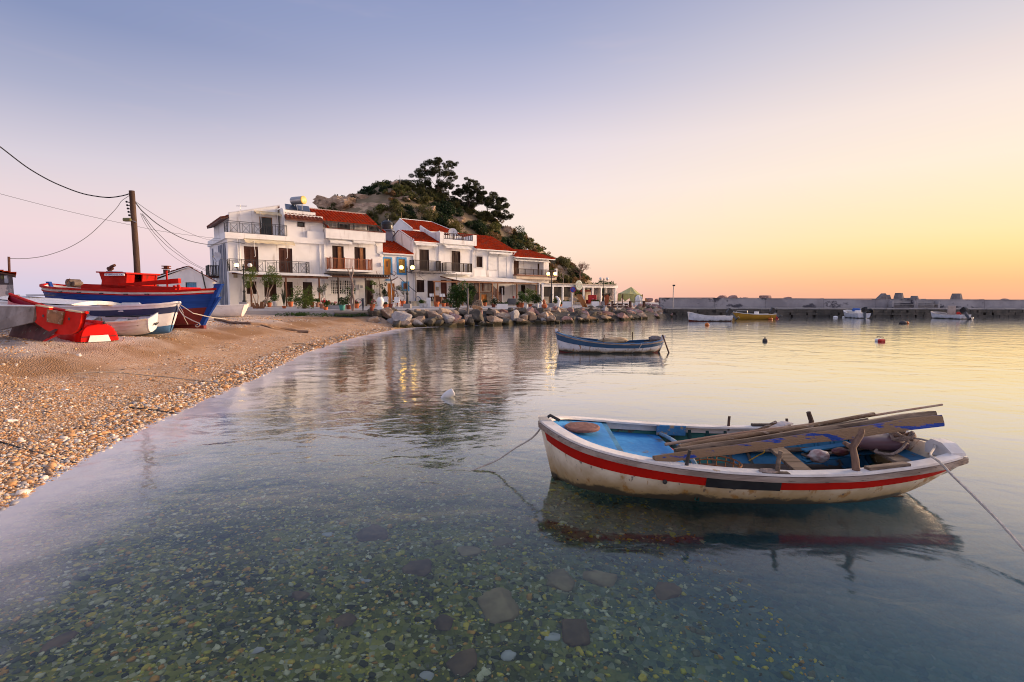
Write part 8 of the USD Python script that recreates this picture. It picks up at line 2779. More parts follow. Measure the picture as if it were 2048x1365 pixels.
outboard(h.w(V(3.3,0,0.6)),math.radians(-82),-0.55,'tilted black outboard motor of the grey white boat with the upright board',1.2)
solo('tyre_fender',MB().tube([at(*ZE(530,190),y=57.0)+V(math.cos(a)*0.32,0,math.sin(a)*0.32) for a in np.linspace(0,2*np.pi,21)],0.12,8),PLASTIC_BLACK,'black tyre hung on the ledge right of the small white motor boat','tyre',smooth=40)

# ---- buoys and floats
BUOYS=[(1530,683.5,'grey',0.14,'lone dark grey buoy floating nearest to the moored blue and white boat'),(1763,684,'red',0.24,'red mooring buoy floating right of a small white float'),(1757,683,'white',0.09,'small upright white float beside the red mooring buoy'),
         (1806,648,'orange',0.28,'dark buoy with an orange end floating in the right middle distance'),(1414,651.5,'orange',0.2,'flat brown float in front of the white boat with the red bottom'),(1431,642.5,'red',0.26,'round red buoy against the side of the white boat with the red bottom'),
         (1541,639.5,'orange',0.22,'orange buoy at the stern of the yellow boat'),(1554,637.5,'red',0.2,'dark red buoy just right of the orange buoy by the yellow boat'),(1671,636,'white',0.24,'white buoy left of the small boat with the blue cover'),
         (1687,635.7,'white',0.16,'smaller white buoy just left of the small boat with the blue cover'),(1708,635.5,'orange',0.24,'orange buoy against the side of the small boat with the blue cover'),(1892,637,'white',0.24,'white buoy against the side of the boat with the upright board')]
BM={'grey':mat('dark_buoy',(0.06,0.055,0.055),None,3,0.6),'red':mat('bright_red_paint',(0.5,0.03,0.02)),'white':WHITEPAINT,'orange':mat('orange_buoy',(0.55,0.16,0.02),(0.4,0.1,0.02),3,0.5)}
for px,py,c,r_,lab in BUOYS:
    p=at(px,py,z=0)
    t=thing('mooring_buoy',lab,'buoy',p)
    if 'red mooring' in lab:
        obj('float',MB().rbox(p+V(0,0,0.05),(0.28,0.2,0.14),0.04,rotz(0.2)),BM[c],t)
        obj('handle',MB().tube([p+V(-0.08,0,0.16),p+V(-0.06,0,0.22),p+V(0.06,0,0.22),p+V(0.08,0,0.16)],0.015,5),IRON,t)
    else:
        sq=(1.3,1,0.75) if r_>0.2 else (1,1,1)
        if 'upright' in lab:
            obj('float',MB().lathe(p-V(0,0,0.1),[(0.01,0),(0.06,0.02),(0.065,0.18),(0.04,0.24),(0.01,0.26)],10),BM[c],t,smooth=40)
        else:
            obj('float',MB().sph(p+V(0,0,r_*0.25),r_*0.8,2,sq),BM['grey'] if 'dark buoy' in lab else BM[c],t,smooth=True)
            obj('eye',MB().tube([p+V(-0.04,0,r_*0.75),p+V(-0.03,0,r_*0.75+0.09),p+V(0.03,0,r_*0.75+0.09),p+V(0.04,0,r_*0.75)],0.012,5),IRON,t)
            if 'orange end' in lab:
                obj('orange_end',MB().sph(p+V(0.3,0,0.06),0.15,2),BM['orange'],t,smooth=True)
p=at(890,795,z=0)
t=thing('floating_canister','white plastic canister with a black cap floating tilted near the middle','canister',p)
ax=unit(V(-0.85,-0.15,-0.42))
x_=unit(np.cross(ax,UP))
Rc=np.stack([x_,np.cross(ax,x_),ax],1)
c=p+V(0.06,0,0.05)
obj('body',MB().lathe(c,[(0.01,-0.13),(0.075,-0.12),(0.082,-0.09),(0.082,0.0),(0.07,0.05),(0.035,0.13),(0.022,0.15),(0.01,0.15)],16,Rc),mat('milky_plastic',(0.72,0.70,0.68),None,3,0.35),t,smooth=35)
obj('cap',MB().lathe(c+ax*0.15,[(0.01,0),(0.026,0),(0.026,0.035),(0.01,0.036)],10,Rc),PLASTIC_BLACK,t)

# ------------------------------------------------------------------ boats hauled up on the beach
def beach_at(px,py):
    z=1.0
    for _ in range(12):
        p=at(px,py,z=z)
        z=0.5*z+0.5*float(beach_z(np.array(p[0]),np.array(p[1])))
    return at(px,py,z=z)


def clinker(h,mb,n,v0,v1,th=0.018,sides=(-1,1),flare=0.014):
    """Overlapping strakes, the lower edge of each standing proud of the one below."""
    for s in sides:
        for k_ in range(n):
            a,b=v0+(v1-v0)*k_/n,v0+(v1-v0)*(k_+1)/n
            lo,hi=h.grid(s,a,b,flare,2)[:,0],h.grid(s,a,b,0.001,2)[:,1]
            li=h.grid(s,a,b,0.0,2)[:,0]
            P=h.w(np.stack([li,lo,hi],1).reshape(-1,3)).reshape(-1,3,3)
            mb.grid(P,flip=s<0)
    return mb



FB_BLUE=mat('fishing_boat_blue',(0.014,0.06,0.30),(0.011,0.045,0.23),2.0,0.6,0.12,9,0.12,stretch=(0.4,1,5),c3=(0.03,0.035,0.10),lo3=0.6,hi3=0.7,scale3=2.5)
FB_RED=mat('fishing_boat_red',(0.50,0.009,0.003),(0.40,0.008,0.003),2.0,0.6,0.08,20,0.1,c3=(0.20,0.02,0.012),lo3=0.6,hi3=0.72,scale3=3.5,stretch3=(1,1,0.5))
FB_BOTTOM=mat('fishing_boat_bottom',(0.20,0.022,0.02),(0.13,0.016,0.016),2.0,0.7,0.2)
FB_WHITE=mat('fishing_boat_white',(0.68,0.63,0.58),(0.58,0.52,0.47),3.0,0.5,0.08)
x0,x1=at(100,600,y=20.3),at(438,600,y=17.6)
yaw=math.atan2(x1[1]-x0[1],x1[0]-x0[0])
LB_=float(np.hypot(x1[0]-x0[0],x1[1]-x0[1]))
k=LB_/7.0
bb=Hull([(0.62*k,0.0,0.03,1.52,0.10),(0.8*k,0.35*k,0.50,1.46,0.04),(1.3*k,1.05*k,0.88,1.38,0.0),(2.2*k,2.1*k,1.08,1.31,0.0),(3.5*k,3.5*k,1.14,1.25,0.0),(4.8*k,4.9*k,1.08,1.20,0.0),
           (5.7*k,6.0*k,0.80,1.20,0.02),(6.1*k,6.6*k,0.42,1.24,0.04),(6.3*k,6.95*k,0.03,1.28,0.06)],(x0[0],x0[1],1.0),yaw,0.72,1.15,nx=50)
t=thing('fishing_boat','blue fishing boat with a red wheelhouse and a white strake hauled up on the beach','fishing boat',(float((x0[0]+x1[0])/2),float((x0[1]+x1[1])/2),1.0))
obj('bottom',bb.skin(MB(),0,0.62,0.0,0,8),FB_BOTTOM,t,smooth=60)
obj('topsides',clinker(bb,MB(),5,0.62,0.90,flare=0.010),FB_BLUE,t,smooth=30)
obj('white_strake',bb.skin(MB(),0.905,0.985,0.012,0.02,4),FB_WHITE,t,smooth=60)
obj('lower_red_line',bb.rail(MB(),0.05,0.04,0.895,0.03,-0.01),FB_RED,t)
obj('upper_red_rail',bb.rail(MB(),0.10,0.07,1.0,0.045,-0.05),FB_RED,t)
obj('inner_bulwark',bb.skin(MB(),0.88,0.99,-0.04,0,4),FB_WHITE,t,smooth=60)
obj('deck',bb.deck(MB(),0.02,0.98,0.14,0.03,0.03,16,True,0.04),mat('deck_grey',(0.35,0.3,0.27),None,3,0.8),t)
obj('keel',MB().rbox(bb.w(V(3.5*k,0,-0.03)),(5.9*k,0.12,0.12),0.01,bb.R),FB_BOTTOM,t)
obj('stem_post',MB().hull(bb.w([V(-0.10,y,1.60) for y in (-0.05,0.05)]+[V(0.08,y,1.60) for y in (-0.05,0.05)]+[V(0.58*k,y,0.06) for y in (-0.05,0.05)]+[V(0.75*k,y,0.02) for y in (-0.05,0.05)])),FB_BLUE,t)
obj('stern_post',MB().hull(bb.w([V(6.93*k,y,1.43) for y in (-0.06,0.06)]+[V(7.16*k,y,1.43) for y in (-0.06,0.06)]+[V(6.22*k,y,0.02) for y in (-0.05,0.05)]+[V(6.42*k,y,0.02) for y in (-0.05,0.05)])),FB_BLUE,t)
obj('rudder',MB().hull(bb.w([V(6.98*k,y,1.0) for y in (-0.04,0.04)]+[V(7.08*k,y,1.0) for y in (-0.04,0.04)]+[V(6.5*k,y,0.28) for y in (-0.035,0.035)]+[V(6.40*k,y,0.05) for y in (-0.035,0.035)])),FB_BLUE,t)
# scuppers in the strake
m=MB()
for u in (0.36,0.44,0.52,0.6,0.67):
    q=bb.w(bb.grid(-1,0.90,0.91,0.035,2,u,u+0.012,2))
    m.rbox((q[0,0]+q[1,1])/2+UP*0.02,(0.18,0.03,0.03),0.005,bb.R)
obj('scuppers',m,PLASTIC_BLACK,t)
# low trunk along the deck, wheelhouse, name board and rail
inv=lambda P:(np.asarray(P)-bb.o)@bb.R
Zw=lambda x,y:(190+x/18.62,520+y/18.62)


def on_plane(px,py,yl=-0.55):
    r=ray(px,py)
    n_=bb.R@V(0,1,0)
    s=((bb.o+bb.R@V(0,yl,0)-V(0,0,CAM_H))@n_)/(r@n_)
    return inv(V(0,0,CAM_H)+r*s)


a0,a1,a2,a3=on_plane(*Z0(720,408)),on_plane(*Z0(745,393)),on_plane(*Z0(1525,420)),on_plane(*Z0(1540,440))
m=MB()
tk_=[(a0[0],a0[2]-0.2),(a3[0],a3[2]-0.25),(a3[0],a3[2]),(a2[0],a2[2]),(a1[0],a1[2]),(a0[0],a0[2])]
m.extrude(Polygon(tk_),bb.w(V(0,-0.55,0)),bb.R@V(1,0,0),bb.R@V(0,0,1),bb.R@V(0,1.1,0))
obj('trunk_cabin',m,FB_RED,t)
w0,w1,w2,w3,w4=(on_plane(*Zw(*q)) for q in ((150,485),(240,790),(200,925),(1140,960),(1190,525)))
mb=MB()
prof=[(w2[0],w2[2]-0.1),(w3[0],w3[2]-0.1),(w4[0],w4[2]),(w0[0],w0[2]),(w1[0]+0.02,w1[2])]
mb.extrude(Polygon(prof).buffer(0),bb.w(V(0,-0.55,0)),bb.R@V(1,0,0),bb.R@V(0,0,1),bb.R@V(0,0.06,0))
mb.extrude(Polygon(prof).buffer(0),bb.w(V(0,0.49,0)),bb.R@V(1,0,0),bb.R@V(0,0,1),bb.R@V(0,0.06,0))
zt_=(w0[2]+w4[2])/2
mb.hexa(bb.w([V(w0[0]-0.05,-0.62,w0[2]),V(w4[0]+0.05,-0.62,w4[2]),V(w4[0]+0.05,0.62,w4[2]),V(w0[0]-0.05,0.62,w0[2]),V(w0[0]-0.05,-0.62,w0[2]+0.05),V(w4[0]+0.05,-0.62,w4[2]+0.05),V(w4[0]+0.05,0.62,w4[2]+0.05),V(w0[0]-0.05,0.62,w0[2]+0.05)]))
mb.hexa(bb.w([V(w1[0],-0.487,w2[2]),V(w1[0]+0.06,-0.487,w2[2]),V(w1[0]+0.06,0.487,w2[2]),V(w1[0],0.487,w2[2]),V(w0[0]+0.04,-0.487,w0[2]-0.003),V(w0[0]+0.10,-0.487,w0[2]-0.003),V(w0[0]+0.10,0.487,w0[2]-0.003),V(w0[0]+0.04,0.487,w0[2]-0.003)]))
# after face of the wheelhouse with its doorway: two door posts and a header
for y0,y1 in ((-0.487,-0.26),(0.02,0.487)):
    mb.hexa(bb.w([V(w3[0]-0.08,y0,w3[2]-0.1),V(w3[0]-0.02,y0,w3[2]-0.1),V(w3[0]-0.02,y1,w3[2]-0.1),V(w3[0]-0.08,y1,w3[2]-0.1),V(w4[0]-0.08,y0,w4[2]-0.003),V(w4[0]-0.02,y0,w4[2]-0.003),V(w4[0]-0.02,y1,w4[2]-0.003),V(w4[0]-0.08,y1,w4[2]-0.003)]))
wh=obj('wheelhouse',mb,FB_RED,t)
# sloping companion slide behind the wheelhouse
c0,c1=on_plane(*Zw(1190,525),0.1),on_plane(*Zw(1545,770),0.1)
obj('sloping_hatch',MB().hexa(bb.w([V(c0[0],-0.2,c0[2]-0.06),V(c1[0],-0.2,c1[2]-0.1),V(c1[0],0.5,c1[2]-0.1),V(c0[0],0.5,c0[2]-0.06),V(c0[0],-0.2,c0[2]),V(c1[0],-0.2,c1[2]),V(c1[0],0.5,c1[2]),V(c0[0],0.5,c0[2])]))
    .hexa(bb.w([V(w3[0],0.05,w3[2]-0.1),V(c1[0],0.05,w3[2]-0.1),V(c1[0],0.45,w3[2]-0.1),V(w3[0],0.45,w3[2]-0.1),V(c0[0],0.05,c0[2]-0.065),V(c1[0],0.05,c1[2]-0.105),V(c1[0],0.45,c1[2]-0.105),V(c0[0],0.45,c0[2]-0.065)])),FB_RED,t)
n0,n1=on_plane(*Zw(378,580),-0.63),on_plane(*Zw(1100,540),-0.63)
nz0,nz1=on_plane(*Zw(700,600),-0.63)[2],on_plane(*Zw(700,510),-0.63)[2]
nb_=obj('name_board',MB().box(bb.w(V((n0[0]+n1[0])/2,-0.64,(nz0+nz1)/2)),(n1[0]-n0[0],0.03,nz1-nz0),bb.R),WHITEPAINT,t)
try:
    tm=text_mesh('ΑΓ.ΝΙΚΟΛΑΟΣ Σ.Κ.',(nz1-nz0)*0.5,0.004)
    v=tm.vertices
    sx=(n1[0]-n0[0])*0.9/np.ptp(v[:,0])
    P=np.column_stack([n0[0]+(n1[0]-n0[0])*0.05+(v[:,0]-v[:,0].min())*sx,-0.6555-v[:,2],nz0+(nz1-nz0)*0.26+v[:,1]])
    obj('lettering',MB().add(bb.w(P),tm.faces),mat('letter_blue',(0.03,0.07,0.32),None,3,0.5),nb_)
except Exception as e_:
    pass
g0,g1,g2,g3=(on_plane(*Zw(*q),-0.5) for q in ((375,500),(430,440),(1020,460),(1090,515)))
obj('roof_rail',MB().tube(bb.w([V(q[0],-0.5,q[2]) for q in (g0,g1,g2,g3)]),0.022,6),STEEL,t)
h0,h1,h2_,h3_=(on_plane(*Zw(*q),0.0) for q in ((550,500),(560,330),(610,260),(735,200)))
obj('rusty_exhaust',MB().tube(bb.w([V(q[0],0,q[2]) for q in (h0,h1,h2_,h3_)]),[0.075,0.07,0.055,0.05],8).sph(bb.w(V(*on_plane(*Zw(515,330),0.0))),0.07,1).sph(bb.w(V(*on_plane(*Zw(650,330),0.0))),0.05,1),mat('rusty_pole',(0.1,0.045,0.03)),t)
q0,q1=on_plane(*Z0(1055,398),-0.7),on_plane(*Z0(1600,366),-0.2)
qm=on_plane(*Z0(1200,394),-0.5)
obj('tiller_beam',MB().bar(bb.w(q0),bb.w(qm),0.06,0.08).bar(bb.w(qm),bb.w(q1),0.09,0.11,w2=0.12,h2=0.17),FB_RED,t)
q0=on_plane(*Z0(1490,420),-0.4)
obj('beam_post',MB().bar(bb.w(q0),bb.w(q0+V(0,0,0.55)),0.04,0.04),FB_RED,t)
q0,q1=on_plane(*Z0(1556,438),-0.5),on_plane(*Z0(1590,430),-0.5)
m=MB()
for q in (q0,q1):
    m.bar(bb.w(q-V(0,0,0.1)),bb.w(q+V(0,0,0.12)),0.07,0.07)
m.bar(bb.w(q0-V(0.08,0,-0.03)),bb.w(q1+V(0.08,0,0.03)),0.05,0.05)
obj('mooring_bitts',m,FB_RED,t)
c=bb.w(on_plane(*Z0(655,385),0.1))
q=MB().tube([c-bb.R@V(0,0.2,0),c+bb.R@V(0,0.2,0)],0.15,14).tube([c+bb.R@V(0.22,-0.15,-0.03),c+bb.R@V(0.22,0.15,-0.03)],0.09,12)
obj('winch_drum',q,mat('brown_winch',(0.18,0.13,0.10),(0.11,0.08,0.065),5,0.8,0.3),t,smooth=40)
q0,q1,q2=(on_plane(*Z0(*q),-0.2) for q in ((600,392),(602,372),(620,348)))
obj('bow_hook',MB().tube(bb.w([q0,q1,q2]),0.02,5),BEAMWOOD,t)
c=bb.w(on_plane(*Z0(1318,392),0.55))
solo('black_barrel',MB().lathe(c,[(0.01,-0.25),(0.22,-0.25),(0.225,0.0),(0.22,0.3),(0.01,0.31)],16,bb.R@trimesh.transformations.rotation_matrix(1.57,[1,0,0])[:3,:3]).tube([c+bb.R@V(math.cos(a)*0.235,-0.24,math.sin(a)*0.235) for a in np.linspace(0,6.283,19)],0.02,5),mat('blue_black_plastic',(0.014,0.018,0.03),(0.02,0.025,0.04),3,0.35),'round black barrel lying on the deck of the blue fishing boat behind the pole','barrel',smooth=35)
# chocks that carry the keel
for xx in (1.6,3.4,5.2):
    c=bb.w(V(xx*k,0,-0.06))
    g=float(beach_z(np.array(c[0]),np.array(c[1])))
    solo('keel_block',MB().rbox(V(c[0],c[1],(g+c[2])/2-0.02),(0.3,0.7,max(c[2]-g,0.06)+0.1),0.02,bb.R),BEAMWOOD,('timber block under the bow end of the blue fishing boat keel','timber block under the middle of the blue fishing boat keel','timber block under the stern end of the blue fishing boat keel')[int(xx//1.9)],'timber block')
for u,s in ((0.3,-1),(0.7,-1)):
    a=bb.w(bb.pt(u,0.62,s))
    g=a+bb.R@V(0,-0.5,0)
    gz=float(beach_z(np.array(g[0]),np.array(g[1])))
    solo('prop',MB().bar(V(g[0],g[1],gz-0.05),a,0.09,0.09),BEAMWOOD,('timber prop leaning on the bow half of the blue fishing boat','timber prop leaning on the stern half of the blue fishing boat')[u>0.5],'prop')

# ---- long white boat with a dark stripe, bow towards the promenade
WB=mat('beach_boat_white',(0.72,0.71,0.72),(0.62,0.61,0.63),2.5,0.5,0.08,c3=(0.45,0.40,0.34),lo3=0.64,hi3=0.72)
s0,s1=at(356,606,y=15.6),at(28,600,y=16.6)
yaw=math.atan2(s1[1]-s0[1],s1[0]-s0[0])
Lw=float(np.hypot(*(s1-s0)[:2]))
gz=float(beach_z(np.array(s0[0]-1),np.array(s0[1])))
bow_z=s0[2]-gz
k=Lw/5.5
wb=Hull([(0.33,0.0,0.03,bow_z,0.10),(0.5,0.3,0.36,bow_z-0.06,0.06),(1.0*k,0.9*k,0.66,bow_z-0.10,0.03),(1.8*k,1.8*k,0.80,bow_z-0.13,0.02),(2.9*k,2.9*k,0.86,bow_z-0.12,0.02),(4.1*k,4.1*k,0.8,bow_z-0.05,0.03),(5.35*k,5.5*k,0.66,bow_z+0.06,0.10)],(s0[0],s0[1],gz+0.02),yaw,0.75,1.1)
t=thing('beached_boat','long white boat with a dark blue stripe lying below the blue fishing boat','boat',(s0[0]-2.5,s0[1],gz))
obj('hull',wb.skin(MB(),0,1,0,0,12),WB,t,smooth=60)
obj('blue_bottom',wb.skin(MB(),0,0.44,0.006,0,6),mat('beach_boat_bottom',(0.06,0.17,0.33),(0.05,0.13,0.27),3,0.7,0.2),t,smooth=60)
obj('stripe',wb.skin(MB(),0.76,0.90,0.007,0.008,4),mat('navy_stripe',(0.03,0.04,0.10),None,3,0.5),t,smooth=60)
obj('lining',wb.skin(MB(),0.1,0.98,-0.04,0,7,0.02,0.98),mat('boat_grey_blue',(0.24,0.27,0.33),(0.18,0.2,0.25),3,0.7),t,smooth=60)
obj('gunwale',wb.rail(MB(),0.14,0.05,1.0,0.03,-0.02),WB,t)
obj('transom',wb.transom(MB(),0.05),WB,t)
obj('foredeck',wb.deck(MB(),0.03,0.16,0.03,0.03,0.03),WB,t)
ad=obj('after_deck',wb.deck(MB(),0.62,0.99,-0.06,0.12,0.02,10,True,0.10),WB,t,smooth=40)
c=wb.w(V(4.65*k,-0.1,bow_z+0.20))
obj('deck_hatch',MB().lathe(c,[(0.01,0.0),(0.34,0.0),(0.36,0.03),(0.01,0.035)],18),PLASTIC_BLACK,ad)
obj('cleats',MB().rbox(wb.w(V(5.35*k,0.05,bow_z+0.19)),(0.1,0.16,0.08),0.01,wb.R),mat('rust_board',(0.2,0.1,0.05)),ad)
obj('floor',wb.deck(MB(),0.1,0.62,bow_z-0.42,0.03,0.03,8,False),mat('boat_grey_blue',(0.24,0.27,0.33)),t)
for x,hgt in ((2.3*k,0.10),(3.1*k,0.10)): # raised wash boards on the far gunwale
    obj('wash_board',MB().hull(wb.w([V(x+dx,-0.86,bow_z-0.12+dz) for dx,dz in ((-0.42,0.0),(-0.3,hgt),(0.3,hgt),(0.42,0.0))]+[V(x+dx,-0.80,bow_z-0.12+dz) for dx,dz in ((-0.42,0.0),(-0.3,hgt),(0.3,hgt),(0.42,0.0))])),WB,t)
for x in np.linspace(1.0,3.3,9):
    obj('rib',MB().tube([wb.w(V(x*k,-0.74,0.3)),wb.w(V(x*k,-0.80,bow_z-0.16))],0.02,4),mat('brown_rib',(0.2,0.13,0.08),None,4),t)
for x in (1.2,2.2,3.2):
    obj('thwart',MB().rbox(wb.w(V(x*k,0,bow_z-0.26)),(0.22,1.45,0.04),0.01,wb.R),WB,t)
for x in (1.5,2.6):
    obj('yellowed_patch',MB().box(wb.w(V(x*k,0.80+0.02,bow_z-0.085)),(0.3,0.14,0.012),wb.R),mat('yellowed_paint',(0.52,0.36,0.14),(0.42,0.28,0.1),4,0.6),t)

# ---- white clinker dinghy in front of it
tc=at(311,640,y=15.2)
gz=float(beach_z(np.array(tc[0]-1.2),np.array(tc[1])))
Hd=at(311,633,y=15.1)[2]-gz
yaw,Ld=math.radians(13),2.7
a0_=tc-V(math.cos(yaw),math.sin(yaw),0)*Ld
wd=Hull([(0.15,0.0,0.03,Hd+0.08,0.1),(0.3,0.2,0.30,Hd+0.06,0.04),(0.7,0.65,0.52,Hd+0.01,0.01),(0.5*Ld,0.5*Ld,0.62,Hd-0.02,0.0),(0.8*Ld,0.8*Ld,0.58,Hd-0.0,0.01),(Ld-0.10,Ld,0.44,Hd+0.04,0.06)],(a0_[0],a0_[1],gz+0.02),yaw,0.7,1.1,roll=math.radians(14))
t=thing('clinker_dinghy','white clinker built dinghy with two wooden seats next to the red overturned dinghy','dinghy',(tc[0]-1.2,tc[1],gz))
obj('hull',clinker(wd,MB(),6,0.05,0.97,flare=0.024),mat('dinghy_white',(0.52,0.49,0.47),(0.40,0.37,0.36),2.5,0.6,0.12,12,c3=(0.26,0.22,0.19),lo3=0.62,hi3=0.7),t)
obj('keel_planks',wd.skin(MB(),0,0.12,0.0,0,3),mat('dinghy_keel',(0.16,0.13,0.11),None,3,0.8),t)
obj('lining',wd.skin(MB(),0.05,0.97,-0.02,0,8,0.02,0.99),mat('dinghy_inside',(0.30,0.30,0.31),(0.22,0.22,0.23),3,0.8),t,smooth=50)
obj('gunwale',wd.rail(MB(),0.07,0.045,1.0,0.035,-0.02),mat('tan_gunwale',(0.50,0.40,0.30),(0.6,0.56,0.52),4,0.6),t)
obj('transom',wd.transom(MB(),0.04),WB,t)
for f in (0.36,0.68):
    obj('seat',MB().rbox(wd.w(V(Ld*f,0,Hd-0.14)),(0.26,1.1,0.035),0.01,wd.R),WB,t)
obj('stern_seat',MB().rbox(wd.w(V(Ld*0.90,0,Hd-0.13)),(0.34,0.85,0.035),0.01,wd.R),WB,t)
obj('bow_cover',wd.deck(MB(),0.03,0.2,0.03,0.02,0.02,6),WB,t)
m=MB().rbox(wd.w(V(Ld+0.03,0.0,Hd*0.55)),(0.04,0.14,0.05),0.01,wd.R)
m.tube([wd.w(V(Ld+0.05,-0.08,Hd*0.52)),wd.w(V(Ld+0.07,0.06,Hd*0.58))],0.02,6)
obj('transom_fitting',m,IRON,t)
obj('oar_lock',MB().tube([wd.w(V(Ld*0.62,-0.6,Hd-0.03)),wd.w(V(Ld*0.62,-0.6,Hd+0.12))],0.015,6),THOLE,t)
gear('oar',wd.w(V(Ld*0.5,0.3,Hd-0.09)),wd.w(V(Ld*0.97,0.0,Hd+0.01)),0.02,0,IRON,'dark thin oar lying across the seats of the white clinker dinghy','oar',round_=True)

# ---- overturned red dinghy
RD=mat('red_dinghy_paint',(0.56,0.008,0.006),(0.44,0.007,0.006),2.5,0.55,0.08,20,0.1,c3=(0.24,0.02,0.015),lo3=0.6,hi3=0.7,scale3=4)
tc=at(197,671,y=12.8)
tc[2]=float(beach_z(np.array(tc[0]),np.array(tc[1])))
bw_=at(120,640,y=13.6)
yaw=math.atan2(tc[1]-bw_[1],tc[0]-bw_[0])
yaw=math.radians(-35)
Lr,Hr=2.3,0.42
org=tc-V(math.cos(yaw),math.sin(yaw),0)*Lr
rd=Hull([(0.12,0.0,0.03,0.02,Hr*0.75),(0.35,0.25,0.28,0.0,Hr*0.96),(0.9,0.85,0.44,0.0,Hr*1.08),(1.6,1.6,0.48,0.0,Hr*1.08),(2.2,2.2,0.44,0.0,Hr*1.03),(Lr-0.03,Lr,0.37,0.0,Hr)],(org[0],org[1],tc[2]+0.02),yaw,0.62,1.35)
t=thing('red_dinghy','bright red clinker dinghy lying upside down with a white board on its transom','dinghy',tc)
obj('hull',clinker(rd,MB(),7,0.06,0.99,flare=0.018),RD,t)
obj('bottom_planks',rd.skin(MB(),0,0.10,0.004,0,3),RD,t)
obj('transom',rd.transom(MB(),0.04),RD,t)
kk=[rd.w(V(x,0,z+0.03)) for x,z in ((0.1,Hr*0.75),(0.5,Hr*0.98),(1.2,Hr*1.08),(2.0,Hr*1.05),(2.72,Hr*1.01))]
obj('keel',MB().bar(kk[0],kk[1],0.05,0.07).bar(kk[1],kk[2],0.05,0.07).bar(kk[2],kk[3],0.05,0.07).bar(kk[3],kk[4],0.05,0.08),RD,t)
obj('keel_bolt',MB().sph(kk[4]+V(0,0,0.01),0.035,1),IRON,t)
obj('white_board',MB().hull(rd.w([V(Lr+0.045+dx,y,z) for dx in (0,0.02) for y,z in ((-0.23,-0.01),(0.23,-0.01),(0.18,0.15),(-0.18,0.15))])),WHITEPAINT,t)
m=MB()
for s in (-1,1):
    m.box(rd.w(V(Lr+0.045,s*0.29,0.12)),(0.012,0.13,0.014),rd.R)
obj('slots',m,IRON,t)

# ---- red boat with the grey side, stern towards the water
RB=mat('red_boat_transom',(0.58,0.009,0.003),(0.46,0.009,0.003),2.5,0.55,0.08,20,0.1,c3=(0.5,0.24,0.08),lo3=0.70,hi3=0.74,scale3=5)
D=11.6
tl,trt=at(71.5,612.5,y=D+0.25),at(163.5,627,y=D-0.25)
bot,skeg=at(117,664,y=D),at(88,683,y=D)
gz=float(beach_z(np.array(skeg[0]),np.array(skeg[1])))
t=thing('red_boat','red boat with a weathered grey side and a notched red transom at the left edge','boat',V(skeg[0],skeg[1],gz))
ex=unit(trt-tl)
ax_=unit(np.cross(ex,UP)) # towards the camera side
ax_=ax_ if ax_[1]<0 else -ax_
wT=np.linalg.norm(trt-tl)
dirb=unit(V(-0.84,0.54,0)) # towards the bow, away to the left
ey=unit(np.cross(ex,np.cross(UP,ex)))
ey=ey if ey[2]>0 else -ey
T2=lambda a,b:tl+ex*a+ey*b
hT=0.47
pl=[(0,0),(0.30*wT,0),(0.285*wT,-0.62*hT),(0.60*wT,-0.62*hT),(0.665*wT,0),(wT,0),(0.97*wT,-0.45*hT),(0.93*wT,-0.72*hT),(0.87*wT,-0.90*hT),(0.80*wT,-1.02*hT),(0.72*wT,-1.10*hT),(0.62*wT,-1.16*hT),(0.52*wT,-1.19*hT),(0.42*wT,-1.19*hT),(0.32*wT,-1.15*hT),(0.2*wT,-1.06*hT),(0.10*wT,-0.95*hT),(0.02*wT,-0.86*hT),(-0.03*wT,-0.78*hT),(0.02*wT,-0.62*hT)]
obj('transom',MB().extrude(Polygon(pl),tl,ex,ey,-ax_*0.07),RB,t)
q=Polygon([(0.29*wT,-0.03),(0.655*wT,-0.03),(0.595*wT,-0.68*hT),(0.28*wT,-0.66*hT)])
obj('motor_pad',MB().extrude(q,tl+ax_*0.035,ex,ey,-ax_*0.032),mat('stained_pad',(0.30,0.13,0.05),(0.18,0.08,0.035),5,0.7,0.2,20,c3=(0.42,0.32,0.24),lo3=0.55,hi3=0.66),t)
m=MB()
for a,b in ((0.17*wT,-0.42*hT),(0.735*wT,-0.36*hT)):
    c=T2(a,b)+ax_*0.004
    m.lathe(c,[(0.001,0.004),(0.03,0.004),(0.034,0.0)],12,np.stack([ex,ey,ax_],1))
obj('drain_holes',m,PLASTIC_BLACK,t)
for a0__,a1__ in ((0,0.30),(0.665,1.0)):
    obj('cream_edge',MB().extrude(Polygon([(a0__*wT,0.003),(a1__*wT,0.003),(a1__*wT,0.03),(a0__*wT,0.03)]),tl+ax_*0.01,ex,ey,-ax_*0.09),mat('cream_edge',(0.62,0.5,0.32),None,4,0.6),t)
# hull body behind the transom, lofted towards the bow
prof=np.array([(1.0,0.0),(0.93,-0.75),(0.80,-1.02),(0.62,-1.16),(0.45,-1.2),(0.25,-1.10),(0.10,-0.95),(-0.04,-0.80),(0.0,0.0)])
rings=[]
for f in np.linspace(0,1,14):
    x=f*3.6
    narrow=1.08+0.25*f-1.32*f**3
    rise=0.05*f+0.30*f**3
    c=tl+ex*0.5*wT+dirb*x-ax_*0.07*(1 if f==0 else 1)
    rings.append([c+ex*(a-0.5)*wT*max(narrow,0.03)+ey*b*hT*(1-0.25*f)+UP*rise for a,b in prof])
R_=np.array(rings)
obj('bottom',MB().grid(R_[:,1:8]),mat('dark_red_bottom',(0.095,0.010,0.008),(0.055,0.010,0.008),2.5,0.75,0.2,c3=(0.11,0.16,0.11),lo3=0.62,hi3=0.68),t,smooth=40)
obj('far_side',MB().grid(R_[:,0:2]),RB,t,smooth=40)
